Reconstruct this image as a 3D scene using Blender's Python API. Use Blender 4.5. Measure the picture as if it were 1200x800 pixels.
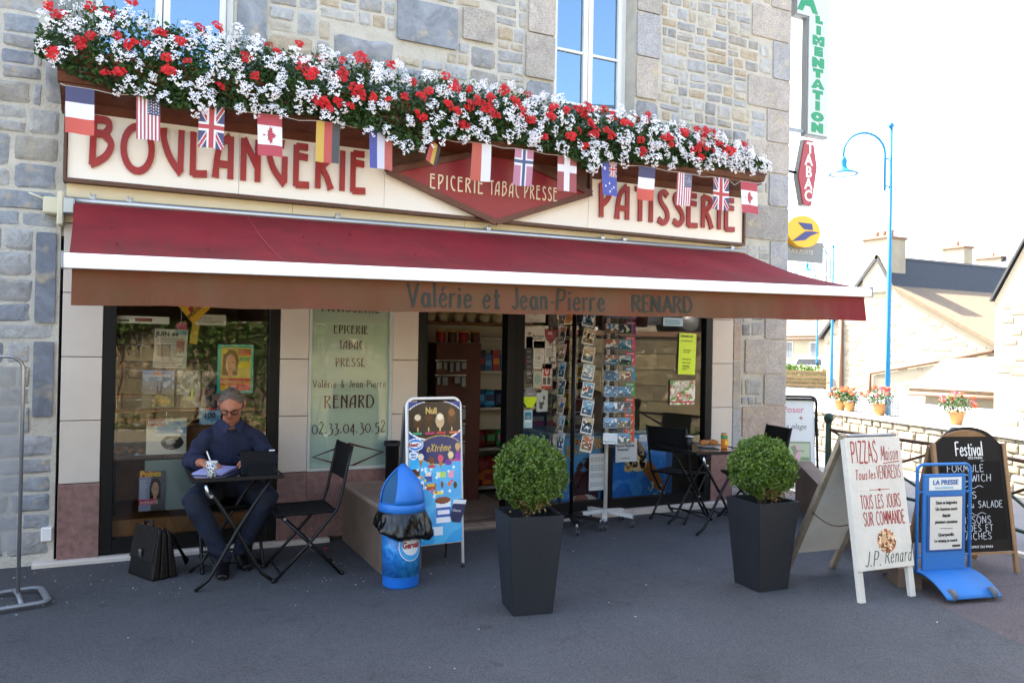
import bpy, bmesh, math, random
import numpy as np
from mathutils import Vector, Matrix
for o in list(bpy.data.objects): bpy.data.objects.remove(o)
SC = bpy.context.scene
COL = SC.collection
R_ = math.radians
rnd = random.Random(7)
# ------------------------------------------------------------------ camera
FPX, CAMY, CAMH = 930.0, -6.57, 1.6
_yaw = math.atan2(1900, 930); _roll = math.atan2(.018, 1); _pit = math.atan2(9, 930)
_f0 = Vector((math.cos(_yaw), math.sin(_yaw), 0)); _r0 = Vector((math.sin(_yaw), -math.cos(_yaw), 0)); _z = Vector((0, 0, 1))
FW = _f0*math.cos(_pit) + _z*math.sin(_pit); _u = _z*math.cos(_pit) - _f0*math.sin(_pit)
RT = _r0*math.cos(_roll) + _u*math.sin(_roll); UP = _u*math.cos(_roll) - _r0*math.sin(_roll)
CP = Vector((0, CAMY, CAMH))
cd = bpy.data.cameras.new('camera'); cam = bpy.data.objects.new('camera', cd); COL.objects.link(cam)
cd.sensor_width = 36; cd.lens = FPX/1200*36; cd.clip_start = .05; cd.clip_end = 1500
cam.matrix_world = Matrix(((RT.x, UP.x, -FW.x, CP.x), (RT.y, UP.y, -FW.y, CP.y), (RT.z, UP.z, -FW.z, CP.z), (0, 0, 0, 1)))
SC.camera = cam
def ray(px, py): return FW + RT*((px-600)/FPX) + UP*((400-py)/FPX)
def atY(px, py, Y):
    d = ray(px, py); t = (Y-CAMY)/d.y; return CP + d*t
def atX(px, py, X):
    d = ray(px, py); return CP + d*(X/d.x)
def atZ(px, py, z=0.):
    d = ray(px, py); return CP + d*((z-CAMH)/d.z)
def atD(px, py, t): return CP + ray(px, py)*t
# ------------------------------------------------------------------ light
SUN_EL, SUN_AZ = 50.0, math.atan2(-.38, .925)
w = bpy.data.worlds.new('World'); SC.world = w; w.use_nodes = True
nt = w.node_tree; nt.nodes.clear()
sky = nt.nodes.new('ShaderNodeTexSky'); sky.sky_type = 'NISHITA'; sky.sun_disc = False
sky.sun_elevation = R_(SUN_EL); sky.sun_rotation = SUN_AZ; sky.air_density = 1.0; sky.dust_density = 3.5; sky.ozone_density = 1.0
bg = nt.nodes.new('ShaderNodeBackground'); bg.inputs['Strength'].default_value = .12
wo = nt.nodes.new('ShaderNodeOutputWorld')
nt.links.new(sky.outputs[0], bg.inputs[0]); nt.links.new(bg.outputs[0], wo.inputs[0])
sl = bpy.data.lights.new('sun', 'SUN'); sl.energy = 3.5; sl.angle = R_(.53); sl.color = (1, .95, .87)
so = bpy.data.objects.new('sun', sl); COL.objects.link(so)
_h = Vector((.38, -.925, 0)).normalized()
sdir = _h*math.cos(R_(SUN_EL)) + Vector((0, 0, -math.sin(R_(SUN_EL))))
so.rotation_euler = sdir.to_track_quat('-Z', 'Y').to_euler(); so.location = (-4, 10, 14)
SC.view_settings.view_transform = 'Standard'; SC.view_settings.look = 'None'
SC.view_settings.exposure = 3.2; SC.view_settings.gamma = 1.0; SC.view_settings.use_curve_mapping = False
SC.view_settings.use_white_balance = True; SC.view_settings.white_balance_temperature = 7100; SC.view_settings.white_balance_tint = 10
SC.cycles.max_bounces = 8; SC.cycles.transparent_max_bounces = 12; SC.cycles.sample_clamp_indirect = 6
# ------------------------------------------------------------------ colour / materials
def hx(s):
    s = s.lstrip('#'); c = [int(s[i:i+2], 16)/255 for i in (0, 2, 4)]
    return tuple((v/12.92 if v <= .04045 else ((v+.055)/1.055)**2.4) for v in c)
MATS = {}
def mat(name, c=(.5, .5, .5), rough=.6, metal=0., var=0., vscale=6., c2=None, bump=0., bscale=60., spec=None, rnd_obj=0., emit=None, coat=0., detail=4., trans=0.):
    """principled material: base colour broken up by noise, fine relief from a second noise"""
    if name in MATS: return MATS[name]
    if isinstance(c, str): c = hx(c)
    if isinstance(c2, str): c2 = hx(c2)
    m = bpy.data.materials.new(name); m.use_nodes = True; MATS[name] = m
    n = m.node_tree.nodes; l = m.node_tree.links; b = n['Principled BSDF']
    b.inputs['Roughness'].default_value = rough; b.inputs['Metallic'].default_value = metal
    b.inputs['Base Color'].default_value = (*c, 1)
    if spec is not None: b.inputs['Specular IOR Level'].default_value = spec
    if coat: b.inputs['Coat Weight'].default_value = coat
    tc = n.new('ShaderNodeTexCoord')
    src = None
    if var > 0 or c2:
        ns = n.new('ShaderNodeTexNoise'); ns.inputs['Scale'].default_value = vscale; ns.inputs['Detail'].default_value = detail; ns.inputs['Roughness'].default_value = .65
        l.new(tc.outputs['Object'], ns.inputs['Vector'])
        rp = n.new('ShaderNodeValToRGB'); l.new(ns.outputs['Fac'], rp.inputs[0])
        rp.color_ramp.elements[0].position = .3; rp.color_ramp.elements[1].position = .7
        ca = c2 if c2 else tuple(v*(1-var) for v in c); cb = c if c2 else tuple(min(1, v*(1+var)) for v in c)
        rp.color_ramp.elements[0].color = (*ca, 1); rp.color_ramp.elements[1].color = (*cb, 1)
        src = rp.outputs[0]
    if rnd_obj > 0:
        oi = n.new('ShaderNodeObjectInfo'); mr = n.new('ShaderNodeMapRange'); l.new(oi.outputs['Random'], mr.inputs[0])
        mr.inputs[3].default_value = 1-rnd_obj; mr.inputs[4].default_value = 1+rnd_obj
        mx = n.new('ShaderNodeVectorMath'); mx.operation = 'SCALE'
        if src: l.new(src, mx.inputs[0])
        else: mx.inputs[0].default_value = c
        l.new(mr.outputs[0], mx.inputs['Scale']); src = mx.outputs[0]
    if src: l.new(src, b.inputs['Base Color'])
    if bump > 0:
        n2 = n.new('ShaderNodeTexNoise'); n2.inputs['Scale'].default_value = bscale; n2.inputs['Detail'].default_value = 5
        l.new(tc.outputs['Object'], n2.inputs['Vector'])
        bp = n.new('ShaderNodeBump'); bp.inputs['Strength'].default_value = min(1, bump); bp.inputs['Distance'].default_value = .01
        l.new(n2.outputs['Fac'], bp.inputs['Height']); l.new(bp.outputs[0], b.inputs['Normal'])
        if rough > .25:
            m2 = n.new('ShaderNodeMapRange'); l.new(n2.outputs['Fac'], m2.inputs[0]); m2.inputs[3].default_value = max(0, rough-.12); m2.inputs[4].default_value = min(1, rough+.12)
            l.new(m2.outputs[0], b.inputs['Roughness'])
    if trans > 0:
        out = n['Material Output']; tr = n.new('ShaderNodeBsdfTranslucent'); mx = n.new('ShaderNodeMixShader'); mx.inputs[0].default_value = trans
        if src: l.new(src, tr.inputs[0])
        else: tr.inputs[0].default_value = (*c, 1)
        l.new(b.outputs[0], mx.inputs[1]); l.new(tr.outputs[0], mx.inputs[2]); l.new(mx.outputs[0], out.inputs['Surface'])
    return m
def ramp_rand_mat(name, cols, rough=.85, bump=.6, bscale=30, vs=9, dark=.55, speck=0):
    """stone: every object draws its own colour from a ramp, with blotches inside it"""
    m = bpy.data.materials.new(name); m.use_nodes = True; MATS[name] = m
    n = m.node_tree.nodes; l = m.node_tree.links; b = n['Principled BSDF']; b.inputs['Roughness'].default_value = rough
    oi = n.new('ShaderNodeObjectInfo'); rp = n.new('ShaderNodeValToRGB'); l.new(oi.outputs['Random'], rp.inputs[0])
    rp.color_ramp.interpolation = 'CONSTANT'
    while len(rp.color_ramp.elements) < len(cols): rp.color_ramp.elements.new(.5)
    for i, c in enumerate(cols):
        e = rp.color_ramp.elements[i]; e.position = i/len(cols); e.color = (*hx(c), 1)
    g = n.new('ShaderNodeNewGeometry')
    ns = n.new('ShaderNodeTexNoise'); ns.inputs['Scale'].default_value = vs; ns.inputs['Detail'].default_value = 7; ns.inputs['Roughness'].default_value = .7; ns.inputs['Distortion'].default_value = .6
    l.new(g.outputs['Position'], ns.inputs['Vector'])
    r2 = n.new('ShaderNodeMapRange'); l.new(ns.outputs['Fac'], r2.inputs[0]); r2.inputs[1].default_value = .3; r2.inputs[2].default_value = .7; r2.inputs[3].default_value = dark; r2.inputs[4].default_value = 1.3
    mx = n.new('ShaderNodeVectorMath'); mx.operation = 'SCALE'; l.new(rp.outputs[0], mx.inputs[0]); l.new(r2.outputs[0], mx.inputs['Scale'])
    src = mx.outputs[0]
    # pale / tan crusts
    n3 = n.new('ShaderNodeTexNoise'); n3.inputs['Scale'].default_value = vs*1.7; n3.inputs['Detail'].default_value = 6; l.new(g.outputs['Position'], n3.inputs['Vector'])
    r3 = n.new('ShaderNodeMapRange'); l.new(n3.outputs['Fac'], r3.inputs[0]); r3.inputs[1].default_value = .56; r3.inputs[2].default_value = .72; r3.inputs[3].default_value = 0; r3.inputs[4].default_value = .7
    mc = n.new('ShaderNodeMix'); mc.data_type = 'RGBA'; l.new(r3.outputs[0], mc.inputs['Factor']); l.new(src, mc.inputs[6]); mc.inputs[7].default_value = (*hx('#b9a98c'), 1)
    src = mc.outputs[2]
    if speck:
        v = n.new('ShaderNodeTexVoronoi'); v.inputs['Scale'].default_value = 110; l.new(g.outputs['Position'], v.inputs['Vector'])
        r4 = n.new('ShaderNodeMapRange'); l.new(v.outputs['Color'], r4.inputs[0]); r4.inputs[3].default_value = 1-speck; r4.inputs[4].default_value = 1+speck
        m4 = n.new('ShaderNodeVectorMath'); m4.operation = 'SCALE'; l.new(src, m4.inputs[0]); l.new(r4.outputs[0], m4.inputs['Scale']); src = m4.outputs[0]
    l.new(src, b.inputs['Base Color'])
    nb = n.new('ShaderNodeTexNoise'); nb.inputs['Scale'].default_value = bscale; nb.inputs['Detail'].default_value = 6; nb.inputs['Roughness'].default_value = .7; l.new(g.outputs['Position'], nb.inputs['Vector'])
    bp = n.new('ShaderNodeBump'); bp.inputs['Strength'].default_value = bump; bp.inputs['Distance'].default_value = .02
    l.new(nb.outputs['Fac'], bp.inputs['Height']); l.new(bp.outputs[0], b.inputs['Normal'])
    return m
def glass_mat(name='glass', tint=(.86, .9, .88), k=2.0, f0=.0, rough=0.0, refl=(1, 1, 1)):
    m = bpy.data.materials.new(name); m.use_nodes = True; MATS[name] = m
    n = m.node_tree.nodes; l = m.node_tree.links; n.clear()
    out = n.new('ShaderNodeOutputMaterial'); t = n.new('ShaderNodeBsdfTransparent'); t.inputs[0].default_value = (*tint, 1)
    g = n.new('ShaderNodeBsdfGlossy'); g.inputs['Roughness'].default_value = rough; g.inputs[0].default_value = (*refl, 1); fr = n.new('ShaderNodeFresnel'); fr.inputs[0].default_value = 1.5
    ma = n.new('ShaderNodeMath'); ma.operation = 'MULTIPLY_ADD'; l.new(fr.outputs[0], ma.inputs[0]); ma.inputs[1].default_value = k; ma.inputs[2].default_value = f0; ma.use_clamp = True
    mx = n.new('ShaderNodeMixShader'); l.new(ma.outputs[0], mx.inputs[0]); l.new(t.outputs[0], mx.inputs[1]); l.new(g.outputs[0], mx.inputs[2]); l.new(mx.outputs[0], out.inputs[0])
    return m
def print_mat(name='print', rough=.45):
    m = bpy.data.materials.new(name); m.use_nodes = True; MATS[name] = m
    n = m.node_tree.nodes; l = m.node_tree.links; b = n['Principled BSDF']; b.inputs['Roughness'].default_value = rough
    a = n.new('ShaderNodeAttribute'); a.attribute_name = 'Col'; l.new(a.outputs['Color'], b.inputs['Base Color'])
    return m
# ------------------------------------------------------------------ object helpers
def link(o, parent=None):
    COL.objects.link(o)
    if parent: o.parent = parent
    return o
def thing(name, label, cat, loc=(0, 0, 0), rz=0., group=None):
    o = bpy.data.objects.new(name, None); o.location = loc; o.rotation_euler = (0, 0, rz); o.empty_display_size = .1
    COL.objects.link(o); o['label'] = label; o['category'] = cat
    if group: o['group'] = group
    return o
def tag(o, label, cat, group=None):
    o['label'] = label; o['category'] = cat
    if group: o['group'] = group
    return o
def struct(o): o['kind'] = 'structure'; return o
def stuff(o): o['kind'] = 'stuff'; return o
class MB:
    """collects shapes and links them as one mesh object"""
    def __init__(s): s.v = []; s.f = []; s.mi = []; s.sm = []
    def add(s, vs, fs, mi=0, sm=False):
        k = len(s.v); s.v += [tuple(v) for v in vs]; s.f += [tuple(i+k for i in f) for f in fs]; s.mi += [mi]*len(fs); s.sm += [sm]*len(fs); return s
    def box(s, x0, x1, y0, y1, z0, z1, mi=0, M=None):
        vs = [Vector((x, y, z)) for x in (x0, x1) for y in (y0, y1) for z in (z0, z1)]
        if M: vs = [M @ v for v in vs]
        return s.add(vs, [(0, 1, 3, 2), (4, 6, 7, 5), (0, 4, 5, 1), (2, 3, 7, 6), (0, 2, 6, 4), (1, 5, 7, 3)], mi)
    def bbox(s, x0, x1, y0, y1, z0, z1, b=.004, mi=0, M=None):
        """box with chamfered edges"""
        b = min(b, (x1-x0)*.45, (y1-y0)*.45, (z1-z0)*.45)
        bm = bmesh.new(); bmesh.ops.create_cube(bm, size=1)
        for v in bm.verts: v.co = Vector(((x0+x1)/2+v.co.x*(x1-x0), (y0+y1)/2+v.co.y*(y1-y0), (z0+z1)/2+v.co.z*(z1-z0)))
        bmesh.ops.bevel(bm, geom=list(bm.edges), offset=b, segments=1, affect='EDGES')
        s.bm(bm, mi, M); return s
    def bm(s, bm, mi=0, M=None, sm=False):
        bm.verts.index_update(); vs = [(M @ v.co if M else v.co.copy()) for v in bm.verts]
        s.add(vs, [[v.index for v in f.verts] for f in bm.faces], mi, sm); bm.free(); return s
    def tube(s, pts, r, n=8, mi=0, closed=False, caps=True, sm=True, flat=1.0):
        pts = [Vector(p) for p in pts]; N = len(pts); rs = r if isinstance(r, (list, tuple)) else [r]*N
        prev = None; rings = []
        for i, p in enumerate(pts):
            if closed: t = (pts[(i+1) % N]-pts[i-1])
            else: t = (pts[min(i+1, N-1)]-pts[max(i-1, 0)])
            t.normalize()
            if prev is None:
                a = Vector((0, 0, 1)) if abs(t.z) < .9 else Vector((1, 0, 0)); u = a.cross(t).normalized()
            else: u = (prev-t*prev.dot(t)).normalized()
            prev = u; v = t.cross(u)
            rings.append([p+(u*math.cos(2*math.pi*k/n)+v*math.sin(2*math.pi*k/n)*flat)*rs[i] for k in range(n)])
        vs = [q for rg in rings for q in rg]; fs = []
        for i in range(N if closed else N-1):
            j = (i+1) % N
            for k in range(n): fs.append((i*n+k, i*n+(k+1) % n, j*n+(k+1) % n, j*n+k))
        s.add(vs, fs, mi, sm)
        if caps and not closed: s.add(rings[0][::-1], [tuple(range(n))], mi); s.add(rings[-1], [tuple(range(n))], mi)
        return s
    def bar(s, a, b, w, h, mi=0, up=(0, 0, 1)):
        """rectangular bar from a to b"""
        a = Vector(a); b = Vector(b); t = (b-a).normalized(); u = Vector(up)
        if abs(t.dot(u)) > .98: u = Vector((1, 0, 0))
        x = t.cross(u).normalized(); y = x.cross(t)
        vs = [p+x*i*w/2+y*j*h/2 for p in (a, b) for i, j in ((-1, -1), (1, -1), (1, 1), (-1, 1))]
        return s.add(vs, [(3, 2, 1, 0), (4, 5, 6, 7), (0, 1, 5, 4), (1, 2, 6, 5), (2, 3, 7, 6), (3, 0, 4, 7)], mi)
    def lathe(s, prof, n=24, mi=0, c=(0, 0, 0), sm=True, M=None):
        c = Vector(c); vs = []; fs = []
        for (r, z) in prof:
            for k in range(n):
                a = 2*math.pi*k/n; p = Vector((r*math.cos(a), r*math.sin(a), z))
                vs.append((M @ p if M else p)+c)
        for i in range(len(prof)-1):
            for k in range(n): fs.append((i*n+k, i*n+(k+1) % n, (i+1)*n+(k+1) % n, (i+1)*n+k))
        s.add(vs, fs, mi, sm)
        for i, rev in ((0, True), (len(prof)-1, False)):
            if prof[i][0] > 1e-5: s.add([vs[i*n+k] for k in range(n)], [tuple(range(n))[::-1] if rev else tuple(range(n))], mi)
        return s
    def prism(s, poly, y0, y1, mi=0, M=None):
        """polygon in x,z extruded along y"""
        n = len(poly); vs = [Vector((x, y0, z)) for x, z in poly]+[Vector((x, y1, z)) for x, z in poly]
        if M: vs = [M @ v for v in vs]
        return s.add(vs, [tuple(range(n)), tuple(range(2*n-1, n-1, -1))]+[(i, i+n, (i+1) % n+n, (i+1) % n) for i in range(n)], mi)
    def build(s, name, mats, parent=None, recalc=True):
        me = bpy.data.meshes.new(name); me.from_pydata(s.v, [], s.f)
        if not isinstance(mats, (list, tuple)): mats = [mats]
        for m in mats: me.materials.append(MATS[m] if isinstance(m, str) else m)
        me.polygons.foreach_set('material_index', s.mi); me.polygons.foreach_set('use_smooth', s.sm)
        me.update()
        if recalc and len(s.f) < 20000:
            bm = bmesh.new(); bm.from_mesh(me); bmesh.ops.remove_doubles(bm, verts=bm.verts, dist=1e-6); bmesh.ops.recalc_face_normals(bm, faces=bm.faces); bm.to_mesh(me); bm.free()
        return link(bpy.data.objects.new(name, me), parent)
def np_mesh(name, V, F, mats, parent=None, smooth=False, mi=None, loc=None):
    """fast mesh from arrays; F is (n,3) or (n,4)"""
    me = bpy.data.meshes.new(name); V = np.asarray(V, np.float32); F = np.asarray(F, np.int32)
    me.vertices.add(len(V)); me.vertices.foreach_set('co', V.ravel()); k = F.shape[1]
    me.loops.add(F.size); me.loops.foreach_set('vertex_index', F.ravel()); me.polygons.add(len(F))
    me.polygons.foreach_set('loop_start', np.arange(0, F.size, k, dtype=np.int32))
    try: me.polygons.foreach_set('loop_total', np.full(len(F), k, np.int32))
    except Exception: pass
    me.polygons.foreach_set('use_smooth', np.full(len(F), smooth))
    if mi is not None: me.polygons.foreach_set('material_index', np.asarray(mi, np.int32))
    if not isinstance(mats, (list, tuple)): mats = [mats]
    for m in mats: me.materials.append(MATS[m] if isinstance(m, str) else m)
    me.update(calc_edges=True); me.validate()
    o = bpy.data.objects.new(name, me)
    if loc is not None: o.location = loc
    return link(o, parent)
def dup(o, parent=None):
    c = o.copy(); COL.objects.link(c); c.parent = parent
    for ch in list(o.children): dup(ch, c)
    return c
# ------------------------------------------------------------------ prints: a colour field on a fine grid
class Paint:
    def __init__(s, w, h, c='#ffffff'):
        s.w, s.h = w, h; s.a = np.zeros((h, w, 3)); s.a[:] = hx(c) if isinstance(c, str) else c
        s.X, s.Y = np.meshgrid((np.arange(w)+.5)/w, 1-(np.arange(h)+.5)/h)      # u right, v up
        s.asp = h/w
    def put(s, m, c, al=1.):
        c = np.array(hx(c) if isinstance(c, str) else c); s.a[m] = s.a[m]*(1-al)+c*al; return s
    def rect(s, x0, y0, x1, y1, c, al=1.): return s.put((s.X >= x0)&(s.X <= x1)&(s.Y >= y0)&(s.Y <= y1), c, al)
    def ell(s, cx, cy, rx, ry, c, al=1., ang=0.):
        dx = s.X-cx; dy = (s.Y-cy)*s.asp; ca, sa = math.cos(ang), math.sin(ang); u = dx*ca+dy*sa; v = -dx*sa+dy*ca
        return s.put((u/rx)**2+(v/(ry*s.asp))**2 <= 1, c, al)
    def poly(s, pts, c, al=1.):
        m = np.zeros(s.X.shape, bool); n = len(pts)
        for i in range(n):
            x1, y1 = pts[i]; x2, y2 = pts[i-1]
            if y1 == y2: continue
            cr = ((y1 > s.Y) != (y2 > s.Y)) & (s.X < (x2-x1)*(s.Y-y1)/(y2-y1)+x1); m ^= cr
        return s.put(m, c, al)
    def noise(s, amt, seed=0, blk=1):
        r = np.random.RandomState(seed); n = r.rand(s.h//blk+1, s.w//blk+1, 1).repeat(blk, 0).repeat(blk, 1)[:s.h, :s.w]
        s.a = np.clip(s.a*(1-amt+2*amt*n), 0, 1); return s
    def cloud(s, c, thr=.5, seed=0, blk=4, al=1., box=(0, 0, 1, 1)):
        r = np.random.RandomState(seed); g = r.rand(s.h//blk+3, s.w//blk+3)
        yy = np.arange(s.h)/blk; xx = np.arange(s.w)/blk; y0 = yy.astype(int); x0 = xx.astype(int); fy = (yy-y0)[:, None]; fx = (xx-x0)[None]
        n = g[y0][:, x0]*(1-fy)*(1-fx)+g[y0+1][:, x0]*fy*(1-fx)+g[y0][:, x0+1]*(1-fy)*fx+g[y0+1][:, x0+1]*fy*fx
        return s.put((n > thr)&(s.X >= box[0])&(s.X <= box[2])&(s.Y >= box[1])&(s.Y <= box[3]), c, al)
    def grad(s, c0, c1, box=(0, 0, 1, 1)):
        c0 = np.array(hx(c0)); c1 = np.array(hx(c1)); m = (s.X >= box[0])&(s.X <= box[2])&(s.Y >= box[1])&(s.Y <= box[3])
        t = ((s.Y-box[1])/(box[3]-box[1]))[m][:, None]; s.a[m] = c0*(1-t)+c1*t; return s
    def lines(s, x0, y0, x1, y1, n, c, seed=0, duty=.45):
        r = random.Random(seed); h = (y1-y0)/n
        for i in range(n):
            y = y0+h*i; xe = x1-(x1-x0)*r.random()*.35; s.rect(x0, y, xe, y+h*duty, c)
        return s
    def sheet(s, name, W, H, parent=None, mat='print', thick=.003, fn=None, back='paper', loc=None):
        """a board/sheet in the local x,z plane facing -y, lower left corner at 0,0; fn bends it"""
        w, h = s.w, s.h; xs = np.linspace(0, W, w+1); zs = np.linspace(H, 0, h+1)
        XX, ZZ = np.meshgrid(xs, zs); V = np.stack([XX.ravel(), np.zeros(XX.size), ZZ.ravel()], 1)
        if fn is not None: V = fn(V)
        i = np.arange(h)[:, None]*(w+1)+np.arange(w)[None]
        F = np.stack([i, i+w+1, i+w+2, i+1], -1).reshape(-1, 4); cols = s.a.reshape(-1, 3); nf = len(F)
        # rim and back
        V2 = V.copy(); V2[:, 1] += thick; nv = len(V)
        def row(idx): return np.stack([idx[:-1], idx[1:], idx[1:]+nv, idx[:-1]+nv], 1)
        top = np.arange(w+1); bot = top+h*(w+1); lf = np.arange(h+1)*(w+1); rg = lf+w
        F2 = np.concatenate([row(top), row(bot[::-1]), row(lf[::-1]), row(rg)])
        st = max(1, 1); Fb = (F[:, ::-1]+nv)
        o = np_mesh(name, np.concatenate([V, V2]), np.concatenate([F, F2, Fb]), [mat, back], parent, mi=np.concatenate([np.zeros(nf), np.ones(len(F2)+len(Fb))]), loc=loc)
        ca = o.data.color_attributes.new('Col', 'FLOAT_COLOR', 'CORNER'); n = len(o.data.loops)
        a = np.ones((n, 4), np.float32); a[:nf*4, :3] = np.repeat(cols, 4, 0); ca.data.foreach_set('color', a.ravel())
        return o
# ------------------------------------------------------------------ lettering
def txt_mesh(s, size=.1, xs=1., bold=0., shear=0., align='LEFT', ext=.0006, sp=1., lead=1.):
    cu = bpy.data.curves.new('t', 'FONT'); cu.body = s; cu.size = size; cu.extrude = ext; cu.offset = bold; cu.shear = shear; cu.align_x = align
    cu.space_character = sp; cu.space_line = lead; cu.resolution_u = 3; cu.fill_mode = 'FRONT' if ext < .002 else 'BOTH'
    o = bpy.data.objects.new('t', cu); COL.objects.link(o); dg = bpy.context.evaluated_depsgraph_get()
    me = bpy.data.meshes.new_from_object(o.evaluated_get(dg)); bpy.data.objects.remove(o)
    for v in me.vertices: x, y, z = v.co; v.co = (x*xs, -z, y)
    me.materials.clear(); return me
def text(s, size, mat, loc, parent=None, name='lettering', rot=0., **k):
    """flat lettering in the local x,z plane facing -y"""
    me = txt_mesh(s, size, **k); me.name = name; me.materials.append(MATS[mat]); o = link(bpy.data.objects.new(name, me), parent)
    o.location = loc; o.rotation_euler = (0, rot, 0); return o
def spline(pts, k=6):
    P = [np.array(p, float) for p in pts]; P = [2*P[0]-P[1]]+P+[2*P[-1]-P[-2]]; out = []
    for i in range(1, len(P)-2):
        for j in range(k):
            t = j/k; a, b, c, d = P[i-1], P[i], P[i+1], P[i+2]
            out.append(.5*((2*b)+(c-a)*t+(2*a-5*b+4*c-d)*t*t+(3*b-a-3*c+d)*t**3))
    out.append(P[-2]); return out
def arc(cx, cy, rx, ry, a0, a1, n=12): return [(cx+rx*math.cos(R_(a0+(a1-a0)*i/n)), cy+ry*math.sin(R_(a0+(a1-a0)*i/n))) for i in range(n+1)]
def S(*p): return spline(p)
# skeleton letters: (advance, [strokes])
GL = {
 'A': (.62, [[(0, 0), (.28, 1)], [(.28, 1), (.58, 0)], [(.1, .35), (.48, .35)]]),
 'B': (.55, [[(0, 0), (0, 1)], S((0, 1), (.35, .95), (.38, .75), (0, .55)), S((0, .55), (.42, .48), (.48, .2), (.3, .02), (0, 0))]),
 'C': (.6, [arc(.32, .5, .32, .5, 50, 310)]), 'D': (.62, [[(0, 0), (0, 1)], S((0, 1), (.35, .93), (.55, .5), (.35, .07), (0, 0))]),
 'E': (.5, [[(0, 0), (0, 1)], [(0, 1), (.42, 1)], [(0, .52), (.36, .52)], [(0, 0), (.44, 0)]]),
 'F': (.48, [[(0, 0), (0, 1)], [(0, 1), (.42, 1)], [(0, .52), (.34, .52)]]),
 'G': (.66, [arc(.32, .5, .32, .5, 50, 340), [(.36, .42), (.62, .42)]]), 'H': (.6, [[(0, 0), (0, 1)], [(.5, 0), (.5, 1)], [(0, .5), (.5, .5)]]),
 'I': (.16, [[(0.04, 0), (0.04, 1)]]), 'J': (.42, [S((.32, 1), (.32, .25), (.2, .02), (0, .12))]),
 'L': (.46, [[(0, 1), (0, 0)], [(0, 0), (.4, 0)]]), 'M': (.72, [[(0, 0), (.04, 1)], [(.04, 1), (.32, .3)], [(.32, .3), (.6, 1)], [(.6, 1), (.64, 0)]]),
 'N': (.62, [[(0, 0), (0, 1)], [(0, 1), (.5, 0)], [(.5, 0), (.5, 1)]]), 'O': (.7, [arc(.32, .5, .32, .5, 0, 360, 20)]),
 'P': (.54, [[(0, 0), (0, 1)], S((0, 1), (.38, .93), (.44, .7), (.3, .48), (0, .45))]),
 'R': (.58, [[(0, 0), (0, 1)], S((0, 1), (.38, .93), (.44, .72), (.28, .52), (0, .5)), [(.22, .5), (.52, 0)]]),
 'S': (.52, [S((.42, .86), (.28, 1), (.08, .92), (.04, .72), (.22, .54), (.42, .38), (.42, .14), (.22, 0), (0, .14))]),
 'T': (.54, [[(0, 1), (.5, 1)], [(.25, 0), (.25, 1)]]), 'U': (.62, [S((0, 1), (0, .3), (.12, .03), (.38, .03), (.5, .3), (.5, 1))]),
 'V': (.62, [[(0, 1), (.28, 0)], [(.28, 0), (.54, 1)]]), 'W': (.84, [[(0, 1), (.2, 0)], [(.2, 0), (.4, .8)], [(.4, .8), (.6, 0)], [(.6, 0), (.8, 1)]]),
 'X': (.55, [[(0, 0), (.48, 1)], [(0, 1), (.5, 0)]]), 'Z': (.5, [[(0, 1), (.45, 1)], [(.45, 1), (0, 0)], [(0, 0), (.46, 0)]]),
 'a': (.5, [S((.34, .5), (.14, .58), (.02, .3), (.1, .03), (.24, .05), (.36, .25)), S((.37, .6), (.36, .2), (.44, 0))]),
 'e': (.48, [S((.03, .32), (.36, .36), (.3, .56), (.14, .58), (.02, .32), (.1, .04), (.26, .02), (.4, .14))]),
 'i': (.2, [[(.06, 0), (.06, .58)], [(.06, .78), (.06, .86)]]), 'l': (.2, [[(.06, 0), (.06, 1.05)]]),
 'n': (.5, [[(.04, 0), (.04, .6)], S((.04, .42), (.2, .6), (.36, .5), (.38, 0))]), 'r': (.36, [[(.04, 0), (.04, .6)], S((.04, .42), (.16, .58), (.32, .58))]),
 't': (.36, [[(.14, .0), (.14, .85)], [(0, .58), (.32, .58)], [(.14, .01), (.3, .04)]]), 'd': (.52, [S((.34, .5), (.14, .58), (.02, .3), (.1, .03), (.24, .05), (.36, .25)), [(.38, 0), (.4, 1.1)]]),
 's': (.38, [S((.28, .52), (.14, .6), (.04, .46), (.2, .3), (.28, .12), (.14, 0), (0, .1))]), 'v': (.44, [[(0, .6), (.18, 0)], [(.18, 0), (.36, .6)]]),
 'u': (.48, [S((.04, .58), (.04, .15), (.16, .0), (.34, .2)), [(.36, .58), (.38, 0)]]), 'x': (.42, [[(0, 0), (.34, .58)], [(0, .58), (.36, 0)]]),
 'o': (.48, [arc(.2, .3, .2, .3, 0, 360, 14)]), 'm': (.7, [[(.04, 0), (.04, .6)], S((.04, .42), (.16, .6), (.28, .5), (.3, 0)), S((.3, .42), (.44, .6), (.56, .5), (.58, 0))]),
 '-': (.4, [[(.04, .34), (.3, .34)]]), '.': (.22, [[(.04, 0), (.04, .1)]]), '&': (.6, [S((.5, 0), (.1, .7), (.2, 1), (.34, .8), (.05, .35), (.15, 0), (.35, .05), (.5, .4))]),
 '0': (.62, [arc(.28, .36, .28, .36, 0, 360, 18)]), '2': (.52, [S((.02, .78), (.2, 1), (.4, .8), (.28, .45), (0, .02)), [(0, .02), (.44, .02)]]),
 '3': (.5, [S((.02, .8), (.3, .75), (.2, .45)), S((.16, .45), (.42, .3), (.34, -.05), (0, -.15))]), '4': (.55, [[(.34, -.2), (.34, .75)], [(.34, .75), (0, .12)], [(0, .12), (.5, .12)]]),
 '5': (.5, [[(.4, .78), (.08, .78)], [(.08, .78), (.06, .45)], S((.06, .45), (.38, .4), (.36, .0), (0, -.15))]), ' ': (.4, []),
}
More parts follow.
